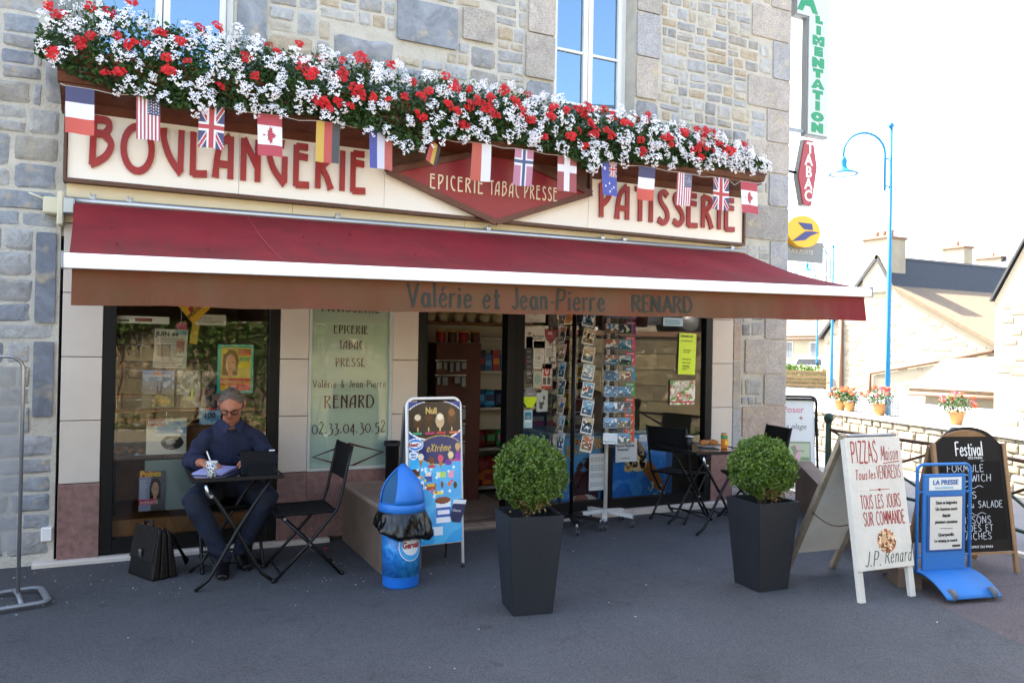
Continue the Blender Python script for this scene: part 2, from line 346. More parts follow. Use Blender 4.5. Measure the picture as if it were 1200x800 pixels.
GL['ê'] = (GL['e'][0], GL['e'][1]+[[(.06, .72), (.2, .86)], [(.2, .86), (.34, .72)]])
GL['é'] = (GL['e'][0], GL['e'][1]+[[(.14, .72), (.3, .92)]])
# art nouveau capitals of the shop sign
NV = {
 'B': (.66, [[(.06, 0), (.09, 1)], S((.05, 1), (.4, 1), (.46, .85), (.36, .7)), [(.36, .7), (.09, .7)], S((.36, .7), (.52, .5), (.42, .25), (.2, .08), (0.02, .02))]),
 'O': (.84, [arc(.36, .46, .36, .5, 0, 360, 26)]),
 'U': (.6, [S((0, 1), (.03, .72), (.16, .4), (.34, .15), (.5, .01)), [(.48, 1), (.47, .05)]]),
 'L': (.48, [[(.03, 1), (.03, 0)], [(.03, .03), (.42, .06)]]),
 'A': (.58, [S((.0, 0), (.04, .45), (.14, .78), (.4, 1)), [(.42, 1), (.42, 0)], [(.05, .33), (.4, .33)]]),
 'N': (.58, [[(.03, 0), (.03, 1)], [(.03, 1), (.42, .35)], [(.44, 1), (.44, 0)]]),
 'G': (.62, [S((.46, .97), (.2, 1), (.02, .8), (.1, .45), (.3, .18), (.5, .01)), [(.48, .68), (.48, .05)]]),
 'E': (.5, [[(.03, 0), (.03, 1)], [(.03, .97), (.38, .97)], [(.03, .74), (.38, .72)], [(.03, .03), (.43, .05)]]),
 'R': (.56, [[(.03, 0), (.03, 1)], S((.03, .97), (.34, .92), (.34, .72), (.1, .5)), S((.14, .52), (.3, .3), (.44, 0))]),
 'I': (.2, [[(.06, 0), (.06, 1)]]),
 'P': (.52, [[(.05, 0), (.03, 1)], S((.03, .98), (.38, .92), (.36, .66), (.2, .45), (.05, .36))]),
 'T': (.46, [[(0, .96), (.44, .99)], [(.22, .96), (.22, 0)]]),
 'S': (.5, [S((.4, .86), (.24, .98), (.08, .86), (.14, .64), (.36, .42), (.42, .2), (.26, .02), (.02, .12))]),
 'C': (.46, [S((.36, .88), (.2, 1), (.04, .78), (.06, .4), (.2, .12), (.4, .02))]),
}
def ribbon(mb, pts, h, wd, y0, y1, con=0., slant=0., flare=0.):
    P = [np.array((p[0]+slant*p[1], p[1]), float)*h for p in pts]; n = len(P); L = []; Rr = []
    closed = np.linalg.norm(P[0]-P[-1]) < 1e-6
    for i in range(n):
        if closed: a = P[i-1] if i > 0 else P[-2]; b = P[i+1] if i < n-1 else P[1]
        else: a = P[max(i-1, 0)]; b = P[min(i+1, n-1)]
        t = b-a; t = t/(np.linalg.norm(t)+1e-9); nr = np.array((-t[1], t[0])); ww = wd*(1-con*abs(t[0]))/2
        if flare and not closed:
            e = min(i, n-1-i)/max(1, n-1) if n > 2 else 0
            ww *= 1+flare*(1-min(1, e*6)) if n > 2 else 1
        L.append(P[i]+nr*ww); Rr.append(P[i]-nr*ww)
    vs = []
    for q in L+Rr: vs.append((q[0], y0, q[1]))
    for q in L+Rr: vs.append((q[0], y1, q[1]))
    m = 2*n; fs = []
    for i in range(n-1):
        fs += [(i, n+i, n+i+1, i+1), (m+i, m+i+1, m+n+i+1, m+n+i), (i, i+1, m+i+1, m+i), (n+i, m+n+i, m+n+i+1, n+i+1)]
    fs += [(0, m, m+n, n), (n-1, 2*n-1, m+2*n-1, m+n-1)]
    mb.add(vs, fs)
def glyph(mb, ch, G, h, wd, depth, con=0., slant=0., serif=0., x=0., flare=0., jit=0., rr=None):
    adv, st = G.get(ch) or GL.get(ch) or (.4, [])
    k0 = len(mb.v)
    for i, p in enumerate(st):
        e = .0007*i
        if jit: p = [(a+rr.uniform(-jit, jit), b+rr.uniform(-jit, jit)) for a, b in p]
        ribbon(mb, p, h, wd, -depth-e, 0, con, slant, flare)
        if serif and len(p) < 30:
            for q, o in ((p[0], p[1]), (p[-1], p[-2])):
                if abs(q[0]-o[0]) < abs(q[1]-o[1])*.6+.01 and (q[1] < .03 or q[1] > .57) and len(p) <= 3:
                    ribbon(mb, [(q[0]-serif, q[1]), (q[0]+serif, q[1])], h, wd*.35, -depth-e-.0003, 0, 0, slant)
    for j in range(k0, len(mb.v)): v = mb.v[j]; mb.v[j] = (v[0]+x, v[1], v[2])
    return adv*h
def strokes(s, h, wd, mat, loc, parent=None, G={}, depth=.001, sp=.12, con=0., slant=0., serif=0., xs=1., width=None, name='lettering', rot=0., flare=0., jit=0., each=False, drop=None):
    """lettering drawn stroke by stroke; width fits the whole line"""
    rr = random.Random(len(s)); x = 0; items = []
    for ch in s:
        mb = MB(); a = glyph(mb, ch, G, h, wd, depth, con, slant, serif, 0, flare, jit, rr)
        items.append((ch, mb, x)); x += a+sp*h
    x -= sp*h; k = (width/x) if width else xs; out = []
    if each:
        for ch, mb, x0 in items:
            if not mb.v: continue
            mb.v = [(v[0]*k, v[1], v[2]) for v in mb.v]
            o = mb.build(name, mat, parent, recalc=True); o.location = (loc[0]+x0*k, loc[1], loc[2]+(drop or {}).get(ch, 0)); out.append(o)
        return out
    M = MB()
    for ch, mb, x0 in items:
        kk = len(M.v); M.v += [((v[0]+x0)*k, v[1], v[2]) for v in mb.v]; M.f += [tuple(i+kk for i in f) for f in mb.f]; M.mi += mb.mi; M.sm += mb.sm
    o = M.build(name, mat, parent, recalc=False); o.location = loc; o.rotation_euler = (0, rot, 0); return o
# ================================================================== MATERIALS
def asphalt_mat(name, c, speck=.35):
    m = mat(name, c, .88, var=.14, vscale=1.3, bump=1., bscale=260, detail=10); n = m.node_tree.nodes; l = m.node_tree.links; b = n['Principled BSDF']; src = b.inputs['Base Color'].links[0].from_socket
    g = n.new('ShaderNodeNewGeometry'); v = n.new('ShaderNodeTexVoronoi'); v.inputs['Scale'].default_value = 170; l.new(g.outputs['Position'], v.inputs['Vector'])
    r = n.new('ShaderNodeMapRange'); l.new(v.outputs['Color'], r.inputs[0]); r.inputs[3].default_value = 1-speck; r.inputs[4].default_value = 1+speck
    n3 = n.new('ShaderNodeTexNoise'); n3.inputs['Scale'].default_value = 2.6; n3.inputs['Detail'].default_value = 8; n3.inputs['Roughness'].default_value = .75; l.new(g.outputs['Position'], n3.inputs['Vector'])
    r3 = n.new('ShaderNodeMapRange'); l.new(n3.outputs['Fac'], r3.inputs[0]); r3.inputs[1].default_value = .27; r3.inputs[2].default_value = .42; r3.inputs[3].default_value = .66; r3.inputs[4].default_value = 1.
    a = n.new('ShaderNodeVectorMath'); a.operation = 'SCALE'; l.new(src, a.inputs[0]); l.new(r.outputs[0], a.inputs['Scale']); a2 = n.new('ShaderNodeVectorMath'); a2.operation = 'SCALE'; l.new(a.outputs[0], a2.inputs[0]); l.new(r3.outputs[0], a2.inputs['Scale']); 
    vc = n.new('ShaderNodeTexVoronoi'); vc.feature = 'DISTANCE_TO_EDGE'; vc.inputs['Scale'].default_value = .55; nd = n.new('ShaderNodeTexNoise'); nd.inputs['Scale'].default_value = 3; nd.inputs['Detail'].default_value = 6; l.new(g.outputs['Position'], nd.inputs['Vector'])
    va = n.new('ShaderNodeVectorMath'); va.operation = 'MULTIPLY_ADD'; l.new(nd.outputs['Color'], va.inputs[0]); va.inputs[1].default_value = (.5, .5, .5); l.new(g.outputs['Position'], va.inputs[2]); l.new(va.outputs[0], vc.inputs['Vector'])
    rc = n.new('ShaderNodeMapRange'); l.new(vc.outputs['Distance'], rc.inputs[0]); rc.inputs[1].default_value = .0; rc.inputs[2].default_value = .006; rc.inputs[3].default_value = .8; rc.inputs[4].default_value = 1.
    vs_ = n.new('ShaderNodeTexVoronoi'); vs_.inputs['Scale'].default_value = 1.7; l.new(va.outputs[0], vs_.inputs['Vector']); rs_ = n.new('ShaderNodeMapRange'); l.new(vs_.outputs['Distance'], rs_.inputs[0]); rs_.inputs[1].default_value = .05; rs_.inputs[2].default_value = .10; rs_.inputs[3].default_value = .68; rs_.inputs[4].default_value = 1.
    mm = n.new('ShaderNodeMath'); mm.operation = 'MULTIPLY'; l.new(rc.outputs[0], mm.inputs[0]); l.new(rs_.outputs[0], mm.inputs[1]); a3 = n.new('ShaderNodeVectorMath'); a3.operation = 'SCALE'; l.new(a2.outputs[0], a3.inputs[0]); l.new(mm.outputs[0], a3.inputs['Scale']); l.new(a3.outputs[0], b.inputs['Base Color'])
asphalt_mat('asphalt', '#47494d', .5)
asphalt_mat('old_asphalt', '#554d4f', .45)
mat('road', '#6a6c70', .92, var=.1, vscale=.7, bump=.7, bscale=120)
mat('kerb', '#b9b4a8', .85, var=.15, bump=.4)
mat('grit', '#dcd8cf', .8)
mat('tile', '#a38f7c', .5, var=.08, rnd_obj=.08); mat('grout', '#6f655a', .9)
mat('mortar', '#c6c1b5', .95, var=.12, vscale=6, bump=1., bscale=60, c2='#ada89d', detail=8)
ramp_rand_mat('rubble', ['#a3a29e', '#adacaa', '#979899', '#b0ab9f', '#a2a4a6', '#97948f', '#aea594', '#a5a8aa', '#8f9091', '#b0b0ad', '#ab9d88', '#9c9ea0'], dark=.72, bump=.9, bscale=22)
ramp_rand_mat('bluestone', ['#90959b', '#9b9da1', '#898e95', '#a5a5a4', '#8f9499', '#979695', '#858a92', '#a9a9a7', '#9c9890'], dark=.70, vs=8, bump=1., bscale=20)
ramp_rand_mat('granite', ['#9c968f', '#a39c96', '#938f8b', '#a8a098', '#9a9a9c', '#a59488'], dark=.86, speck=.3, vs=5, bump=.35, bscale=80)
ramp_rand_mat('slate_block', ['#7b828c', '#868c94', '#737983'], dark=.6, vs=5, bump=.5, bscale=18)
mat('cream_stone', '#c9bfb4', .55, var=.06, vscale=2.2, bump=.08, bscale=20, rnd_obj=.03)
mat('pink_granite', '#94706a', .5, var=.3, vscale=22, detail=8, c2='#6d4f4b', rnd_obj=.06)
mat('dark_frame', '#0b0b0d', .5, spec=.25); mat('white_frame', '#e3e4e2', .4); mat('render_brown', '#6d5b4e', .85, var=.18, vscale=3, bump=.4, bscale=60)
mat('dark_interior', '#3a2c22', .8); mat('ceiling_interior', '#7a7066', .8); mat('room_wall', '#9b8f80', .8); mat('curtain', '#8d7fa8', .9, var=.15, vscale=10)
mat('slate_roof', '#2f3237', .7, var=.15, vscale=4, bump=.3, rnd_obj=.1)
mat('paper', '#dedcd6', .7); mat('lamp_white', '#e8e6df', .5)
glass_mat('glass', (.93, .95, .93), 1.15, .01); glass_mat('upper_glass', (.28, .30, .36), 3.5, .35, refl=(.32, .46, .58))  # upper glass: deep blue of the reflected sky put into its reflection tint
print_mat('print', .4); print_mat('print_gloss', .18); print_mat('cloth_print', .85)
# ================================================================== GROUND
def sheet_poly(name, pts, z, m, label=None):
    mb = MB(); mb.add([(x, y, z) for x, y in pts], [tuple(range(len(pts)))]); o = mb.build(name, m); struct(o); return o
# terrain to the horizon, then the road, then the forecourt
sheet_poly('ground', [(-400, -400), (400, -400), (400, 400), (-400, 400)], -.06, mat('dry_ground', '#7f7a68', .95, var=.2, vscale=.3))
sheet_poly('road', [(-40, -14), (40, 5), (60, 40), (9, 60), (6.9, 0.2), (-40, .2)], -.02, 'road')
FC = [(-9, .3), (6.7, .3), (6.45, -.3), (4.9, -2.78), (4.6, -3.7), (4.4, -4.6), (4.2, -6), (3.6, -7.5), (-9, -7.5)]
def grid_ground():
    o = sheet_poly('forecourt_paving', FC, 0.0, 'asphalt'); return o
grid_ground()
sheet_poly('pavement', [(6.8, .3), (7.0, .3), (6.74, -1.0), (6.62, -1.7), (6.56, -2.6), (6.16, -3.9), (5.6, -5.2), (5.2, -7.5), (3.4, -7.5), (4.2, -6), (4.4, -4.6), (4.6, -3.7), (4.9, -2.78), (6.45, -.3)], -.010, 'old_asphalt')
# pale kerb line along the pavement, one stone after another
kerb = MB(); kp = [(7.1, .6), (6.78, -1.0), (6.66, -1.7), (6.60, -2.6), (6.2, -3.9), (5.65, -5.2)]
i = 0
kroot = None
for (a, b) in zip(kp[:-1], kp[1:]):
    A = Vector((*a, 0)); B = Vector((*b, 0)); L = (B-A).length; n = max(1, int(L/.8))
    for k in range(n):
        mb = MB(); p = A.lerp(B, k/n+.004); q = A.lerp(B, (k+1)/n-.004); mb.bar((p.x, p.y, -.004), (q.x, q.y, -.004), .07, .05)
        o = mb.build('kerb_stone', 'kerb', kroot)
        if kroot is None: kroot = o; struct(o); o.name = 'kerb'
# tiny litter of petals and grit on the forecourt
mb = MB(); r = random.Random(3)
for k in range(150):
    if k < 60: x, y = r.uniform(-.7, .4), r.uniform(-1.2, -.15)
    elif k < 110: x, y = r.uniform(.9, 2.1), r.uniform(-1.4, -.15)
    else: x, y = r.uniform(0, 5), r.uniform(-3.6, -.3)
    s = r.uniform(.003, .010); a = r.uniform(0, 3)
    mb.add([(x+s*math.cos(a+j*2.1)*r.uniform(.6, 1.3), y+s*math.sin(a+j*2.1)*r.uniform(.6, 1.3), .004+r.random()*.003) for j in range(3)], [(0, 1, 2)])
o = mb.build('petal_litter', 'grit', recalc=False); stuff(o); tag(o, 'scatter of white fallen petals and grit on the dark forecourt', 'litter')
# red scrap of paper under the wall
mb = MB(); mb.add([(1.42, -.38, .012), (1.47, -.40, .03), (1.50, -.36, .01), (1.45, -.33, .025)], [(0, 1, 3), (1, 2, 3)])
tag(mb.build('sweet_wrapper', mat('wrapper_red', '#b32a30', .4)), 'crumpled red sweet wrapper on the ground left of the low wall', 'wrapper')
# ================================================================== THE BUILDING
BX0, BX1, BD, BH = -9.0, 6.6, 9.0, 6.8
bld = thing('stone_building', 'tall grey rubble stone house with the bakery on its ground floor', 'building')
W1 = (-.30, .745, 3.5, 5.6); W2 = (3.61, 4.53, 3.5, 5.6)   # upper windows, opening in x and z
wl = MB(); T = .35
def wbox(x0, x1, z0, z1): wl.box(x0, x1, 0, T, z0, z1)
wbox(BX0, -.42, -.05, 2.45); wbox(5.80, BX1, -.05, 2.45); wbox(BX0, BX1, 2.45, 3.5)
wbox(BX0, W1[0], 3.5, 5.6); wbox(W1[1], W2[0], 3.5, 5.6); wbox(W2[1], BX1, 3.5, 5.6); wbox(BX0, BX1, 5.6, BH)
wl.box(BX0, BX0+T, T, BD, -.05, BH); wl.box(BX1-T, BX1, T, BD, -.05, BH); wl.box(BX0, BX1, BD-T, BD, -.05, BH)
wl.box(BX0+T, BX1-T, T, BD-T, 2.6, 2.75)
wall = wl.build('wall', 'mortar', bld)
mb = MB()   # hipped main roof with dark slates
x0, x1, y0, y1 = BX0-.15, BX1+.12, -.15, BD+.15
mb.prism([(y0, BH), (y1, BH), (BD/2, BH+2.4)], -x1, -x0, M=Matrix.Rotation(R_(90), 4, 'Z'))
mb.build('roof', 'slate_roof', bld)
# ---- stones: shared meshes, each stone an object with its own colour
def stone_mesh(seed, proud=.5):
    """broken-faced stone: angular outline, chamfer, faceted front"""
    r = random.Random(seed); base = []; cj = lambda: r.uniform(-.04, .01)
    cs = [(-.5-cj(), -.5-cj()), (.5+cj(), -.5-cj()), (.5+cj(), .5+cj()), (-.5-cj(), .5+cj())]
    for k in range(4):      # each side: clipped corner, then one uneven point
        a, b = cs[k], cs[(k+1) % 4]; c0 = r.uniform(.05, .16); t = r.uniform(.4, .6); nx_, nz_ = (0, 1) if k % 2 == 0 else (1, 0)
        off = r.uniform(-.045, .02)*(1 if k in (0, 3) else -1)*-1
        base.append((a[0]+(b[0]-a[0])*c0, a[1]+(b[1]-a[1])*c0)); base.append((a[0]+(b[0]-a[0])*t+nx_*off, a[1]+(b[1]-a[1])*t+nz_*off)); base.append((a[0]+(b[0]-a[0])*(1-c0*r.uniform(.5, 1)), a[1]+(b[1]-a[1])*(1-c0*r.uniform(.5, 1))))
    n = len(base); vs = [(x, .3, z) for x, z in base]; vs += [(x*.975, -.5+r.uniform(-.1, .1), z*.965) for x, z in base]; vs += [(x*.80+r.uniform(-.02, .02), -.95+r.uniform(-.28, .22), z*.76+r.uniform(-.03, .03)) for x, z in base]; vs.append((r.uniform(-.15, .15), -1.1+r.uniform(-.3, .3), r.uniform(-.12, .12))); fs = []
    for j in range(2):
        for i in range(n): fs.append((j*n+i, j*n+(i+1) % n, (j+1)*n+(i+1) % n, (j+1)*n+i))
    for i in range(n): fs.append((2*n+i, 2*n+(i+1) % n, 3*n))
    return vs, fs
SM = {}
def stones_for(m, k=14):
    if m in SM: return SM[m]
    L = []
    for i in range(k):
        vs, fs = stone_mesh(i+hash(m) % 1 + len(m)*100)
        me = bpy.data.meshes.new('stone'); me.from_pydata(vs, [], fs); me.materials.append(MATS[m]); me.update()
        bm = bmesh.new(); bm.from_mesh(me); bmesh.ops.recalc_face_normals(bm, faces=bm.faces); bm.to_mesh(me); bm.free()
        for p in me.polygons: p.use_smooth = p.index >= 24
        L.append(me)
    SM[m] = L; return L
blk_me = {}
def block_mesh(m):
    if m in blk_me: return blk_me[m]
    mb = MB(); mb.bbox(-.5, .5, -1, 0, -.5, .5, b=.035); o = mb.build('b', m); me = o.data; bpy.data.objects.remove(o); blk_me[m] = me; me.name = 'stone_block'; return me
NST = [0]; rest = MB(); placed = []
def put_stone(x0, x1, z0, z1, m='rubble', block=False, y=0., depth=None, name='stone'):
    placed.append((x0, x1, z0, z1))
    w_, h_ = x1-x0, z1-z0
    cx, cz = (x0+x1)/2, (z0+z1)/2
    vis = atYvis(cx, cz)
    NST[0] += 1
    me = block_mesh(m) if block else rnd.choice(stones_for(m))
    o = bpy.data.objects.new(name, me); o.parent = wall; COL.objects.link(o)
    d = depth or (rnd.uniform(.008, .018)); o.location = (cx, y+.004, cz); o.scale = (w_, d, h_)
    o.rotation_euler = (0, 0 if block else rnd.uniform(-.05, .05), 0)
    if not block and rnd.random() < .5: o.scale.x *= -1
    return o
def atYvis(x, z):
    v = Vector((x, 0, z))-CP; ww = v.dot(FW); return (600+FPX*v.dot(RT)/ww, 400-FPX*v.dot(UP)/ww)
ALL = []     # deferred so the largest 300 in view become parts
def want(x0, x1, z0, z1, m, block=False, depth=None): ALL.append((x0, x1, z0, z1, m, block, depth))
EXC = []
def free(x0, x1, z0, z1):
    iv = [(x0, x1)]
    for (a, b, c, d) in EXC:
        if c < z1-.005 and d > z0+.005:
            nv = []
            for (p, q) in iv:
                if b <= p or a >= q: nv.append((p, q)); continue
                if a > p: nv.append((p, a))
                if b < q: nv.append((b, q))
            iv = nv
    return iv
def fill(x0, x1, z0, z1, hs, ws, gap, m, split=.25, seed=1):
    r = random.Random(seed)
    amax = (ws[1]*hs[1])*.75
    def cut(a, b, c, d, dep=0):
        w_, h = b-a, d-c; lim = amax*r.choice([.35, .6, .8, 1.0, 1.5])
        if (w_*h < lim and w_ < ws[1]*1.3 and h < hs[1]*1.3) or w_ < ws[0] and h < hs[0]*1.4 or dep > 22:
            j = lambda: r.uniform(0, .006)
            for (p, q) in free(a, b, c+.012, d-.012):
                if q-p-2*gap > .035 and h-2*gap > .025: want(p+gap+j(), q-gap-j(), c+gap*.8+j(), d-gap*.8-j(), m)
            return
        if w_ > h*r.uniform(1.3, 2.6): q = a+w_*r.uniform(.34, .66); cut(a, q, c, d, dep+1); cut(q, b, c, d, dep+1)
        else: q = c+h*r.uniform(.34, .66); cut(a, b, c, q, dep+1); cut(a, b, q, d, dep+1)
    z = z0
    while z < z1-.06:
        h = min(r.uniform(.36, .52), z1-z); cut(x0, x1, z, z+h)
        z += h
    return
    z = z0
    while z < z1-.04:
        h = min(r.uniform(*hs), z1-z)
        if h < .05: break
        for (p, q) in free(x0, x1, z, z+h):
            x = p
            while x < q-.03:
                w_ = min(r.uniform(*ws), q-x)
                if q-x-w_ < ws[0]*.5: w_ = q-x
                dz = r.uniform(-.012, .012)
                if r.random() < split and h > .11 and w_ < ws[1]*.8:
                    zz = z+h*r.uniform(.4, .6); want(x+gap, x+w_-gap, z+gap*.8, zz-gap*.5, m); want(x+gap*1.3, x+w_-gap, zz+gap*.5, z+h-gap, m)
                elif w_-2*gap > .03: want(x+gap, x+w_-gap, z+gap+dz, z+h-gap*.7+dz, m)
                x += w_
        z += h
# large dressed blocks
def blk(x0, x1, z0, z1, m='granite', depth=.022): EXC.append((x0-.005, x1+.005, z0-.005, z1+.005)); want(x0+.007, x1-.007, z0+.007, z1-.007, m, True, depth)
EXC += [(-.42, 5.80, -1, 3.34), (W1[0], W1[1], 3.3, 5.6), (W2[0], W2[1], 3.3, 5.6)]
r = random.Random(21); z = -.02; i = 0   # corner quoins
while z < 5.9:
    h = r.choice([.36, .38, .42, .34]); wq = (.60, .30)[i % 2]+r.uniform(-.04, .04)
    blk(6.6-wq, 6.6, z, z+h, 'granite', .02); z += h; i += 1
for z0, z1 in ((-.02, .42), (.42, 1.0), (1.0, 1.52), (1.52, 1.9), (1.9, 2.35), (2.35, 2.72)): blk(5.84, 5.95, z0, z1, 'granite', .016)
for zz in ((3.3, 3.72), (3.72, 4.13), (4.13, 4.55), (4.55, 5.0), (5.0, 5.5)):     # jambs of the right upper window
    blk(W2[0]-.30+r.uniform(-.02, .02), W2[0], *zz, 'granite', .03); blk(W2[1], W2[1]+.28+r.uniform(-.02, .02), *zz, 'granite', .03)
for zz in ((3.3, 3.9), (3.9, 4.5), (4.5, 5.2)): blk(W1[1], W1[1]+.235, *zz, 'slate_block', .03); blk(W1[0]-.25, W1[0], *zz, 'slate_block', .03)
blk(1.50, 2.05, 3.75, 4.22, 'slate_block', .03); blk(2.05, 2.62, 4.24, 4.62, 'slate_block', .03); blk(2.66, 2.98, 4.36, 4.66, 'granite', .03)
blk(-.58, -.44, 1.72, 2.38, 'slate_block', .02); blk(-.58, -.44, 1.05, 1.60, 'slate_block', .02)
fill(-1.9, -.44, .06, 5.0, (.14, .23), (.26, .48), .005, 'bluestone', .12, 5)
fill(.98, 3.62, 3.34, 5.15, (.12, .20), (.18, .42), .006, 'rubble', .3, 8)
fill(4.52, 6.56, 3.34, 5.75, (.10, .155), (.15, .33), .006, 'rubble', .25, 9)
fill(5.80, 6.56, .0, 3.34, (.10, .19), (.15, .29), .006, 'rubble', .2, 10)
def area(s):
    a = atYvis(s[0], s[2]); b = atYvis(s[1], s[3])
    px, py = (a[0]+b[0])/2, (a[1]+b[1])/2; ar = abs((b[0]-a[0])*(b[1]-a[1]))
    inside = -30 < px < 1230 and -20 < py < 820 and not (70 < px < 880 and 60 < py < 200 and s[2] < 3.9)
    return ar if inside else -1
ALL.sort(key=lambda s: -area(s))
far = MB()
for k, s in enumerate(ALL):
    if k < 296 and area(s) > 0: put_stone(*s[:4], m=s[4], block=s[5], depth=s[6])
    else:
        vs, fs = stone_mesh(k); cx, cz, w_, h_ = (s[0]+s[1])/2, (s[2]+s[3])/2, s[1]-s[0], s[3]-s[2]
        far.add([(cx+v[0]*w_, v[1]*.02+.004, cz+v[2]*h_) for v in vs], fs, 0, True)
far = far.build('small_stones', ramp_rand_mat('far_rubble', ['#95979a'], dark=.5, vs=4), wall); stuff(far)
# rusty stain stone and small white box at the foot
mb = MB(); mb.bbox(-.50, -.43, -.03, .01, .17, .27, .006); mb.build('socket_box', 'white_frame', bld)
# ---- upper windows
def upper_window(W, muntins, lean):
    x0, x1, z0, z1 = W; y = .17
    wn = MB(); f = .055
    wn.bbox(x0, x0+f, y, y+.07, z0, z1); wn.bbox(x1-f, x1, y, y+.07, z0, z1); wn.box(x0+f, x1-f, y, y+.07, z0, z0+f); wn.box(x0+f, x1-f, y, y+.07, z1-f, z1)
    o = wn.build('window', 'white_frame', bld)
    xm = (x0+x1)/2
    for s, (a, b) in enumerate(((x0+f+.004, xm-.004), (xm+.004, x1-f-.004))):
        sb = MB(); t = .05
        sb.bbox(a, a+t, y-.025, y+.04, z0+f, z1-f); sb.bbox(b-t, b, y-.025, y+.04, z0+f, z1-f)
        sb.box(a+t, b-t, y-.02, y+.035, z0+f, z0+f+.08); sb.box(a+t, b-t, y-.02, y+.035, z1-f-.06, z1-f)
        for zm in muntins: sb.box(a+t, b-t, y-.012, y+.02, zm-.012, zm+.012)
        sb.build('sash', 'white_frame', o)
        zs = [z0+f+.08]+list(muntins)+[z1-f-.06]
        for k in range(len(zs)-1):
            pb = MB(); pb.add([(a+t, y+.008, zs[k]+.012), (b-t, y+.008, zs[k]+.012), (b-t, y+.008, zs[k+1]-.012), (a+t, y+.008, zs[k+1]-.012)], [(0, 1, 2, 3)]); pb.build('pane', 'upper_glass', o)
    cb = MB(); n = 60
    vs = []; 
    for i in range(n+1):
        xx = x0+.06+(x1-x0-.12)*i/n; yy = y+.22+.03*math.sin(i*1.1)+.015*math.sin(i*2.7)
        vs += [(xx, yy, z0), (xx, yy, z1)]
    cb.add(vs, [(2*i, 2*i+2, 2*i+3, 2*i+1) for i in range(n)], 0, True); c = cb.build('curtain', 'curtain', o, False)
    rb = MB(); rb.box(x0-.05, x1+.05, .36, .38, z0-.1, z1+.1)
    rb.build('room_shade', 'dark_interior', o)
upper_window(W1, (4.55,), 0); upper_window(W2, (4.02, 4.53), 0)
# ---- ground floor: pilasters, frames
def slabs(x0, x1, zs, m, y0=-.03, y1=.02):
    for a, b in zip(zs[:-1], zs[1:]):
        mb = MB(); mb.bbox(x0+.002, x1-.002, y0, y1, a+.0025, b-.0025, .003); mb.build('facing_slab', m, bld)
joints = (.573, 1.027, 1.488, 1.95, 2.45)
for (a, b) in ((-.40, -.135), (1.13, 1.36), (2.07, 2.30), (5.54, 5.82)):
    slabs(a, b, joints, 'cream_stone'); slabs(a-.003, b+.003, (.03, .573), 'pink_granite', -.036)
slabs(1.36, 2.07, (.03, .573), 'pink_granite', -.036)
mb = MB(); mb.box(-.42, 5.82, .03, .30, 2.36, 2.45); mb.build('lintel', 'cream_stone', bld)
mb = MB(); mb.box(-.41, 5.83, .02, .16, -.03, .029); mb.build('plinth', 'render_brown', bld)
sb = MB()
for a, b in ((-.55, .6), (.6, 1.55)): sb.bbox(a+.003, b-.003, -.10, .02, -.01, .032, .006)
sb.build('base_step', 'cream_stone', bld)
sb = MB(); sb.bbox(3.25, 4.5, -.12, .02, -.01, .05, .006); sb.bbox(4.506, 5.75, -.12, .02, -.01, .05, .006); sb.build('base_step', 'cream_stone', bld)
def shop_window(x0, x1, z0, z1, mull=(), fw=.085, y=.0, bot=.10):
    m = MB(); m.bbox(x0, x0+fw, y-.03, y+.06, z0, z1); m.bbox(x1-fw, x1, y-.03, y+.06, z0, z1)
    m.box(x0+fw, x1-fw, y-.026, y+.056, z0, z0+bot); m.box(x0+fw, x1-fw, y-.026, y+.056, z1-.08, z1)
    for q in mull: m.box(q-.035, q+.035, y-.028, y+.05, z0+bot, z1-.08)
    o = m.build('shop_window', 'dark_frame', bld)
    xs = [x0+fw]+[q for q in mull]+[x1-fw]
    for i, (a, b) in enumerate(zip(xs[:-1], xs[1:])):
        a2 = a+(.035 if i else 0); b2 = b-(.035 if i < len(xs)-2 else 0)
        p = MB(); p.add([(a2, y+.012, z0+bot), (b2, y+.012, z0+bot), (b2, y+.012, z1-.08), (a2, y+.012, z1-.08)], [(0, 1, 2, 3)]); p.build('pane', 'glass', o)
    return o
shop_window(-.133, 1.13, .045, 2.36)
shop_window(3.25, 5.54, .05, 2.36, (4.29,))
# film-covered window with the shop's lettering
m = MB(); m.box(1.36, 1.385, -.03, .03, .573, 2.36); m.box(2.045, 2.07, -.03, .03, .573, 2.36); m.box(1.385, 2.045, -.03, .03, .573, .60); fw_ = m.build('film_window', mat('pale_frame', '#b9bfb8', .5), bld)
fb = MB(); fb.box(1.385, 2.045, .004, .012, .60, 2.36); fb.build('frosted_pane', mat('film', '#c2cfbf', .5, var=.03, vscale=2, c2='#b0c6be'), fw_)
fg = MB(); fg.add([(1.385, -.004, .60), (2.045, -.004, .60), (2.045, -.004, 2.36), (1.385, -.004, 2.36)], [(0, 1, 2, 3)]); fg.build('pane', glass_mat('clear_glass', (.97, .98, .97), 1.2, 0.005), fw_)
mat('ink_brown', '#551d1a', .6)
def centred(s, zc, h, wid, wd, G=NV, con=.45, serif=.06, x=1.715):
    strokes(s, h, wd, 'ink_brown', (x-wid/2, .001, zc), fw_, G, .0008, .14, con, 0, serif, width=wid)
centred('PATISSERIE', 1.885, .10, .50, .013); centred('EPICERIE', 1.705, .068, .29, .010); centred('TABAC', 1.575, .068, .20, .010); centred('PRESSE', 1.43, .07, .25, .010)
centred('Valérie & Jean Pierre', 1.255, .062, .62, .007, {}, .4, .05); centred('RENARD', 1.085, .105, .42, .014); centred('02.33.04.30.52', .875, .10, .62, .012, {}, .45, .0)
db = MB(); dz, dx = .10, .30; cz = .685
P4 = [(1.715-dx, cz), (1.715, cz-dz*.95), (1.715+dx*.98, cz+.02), (1.715, cz+dz)]
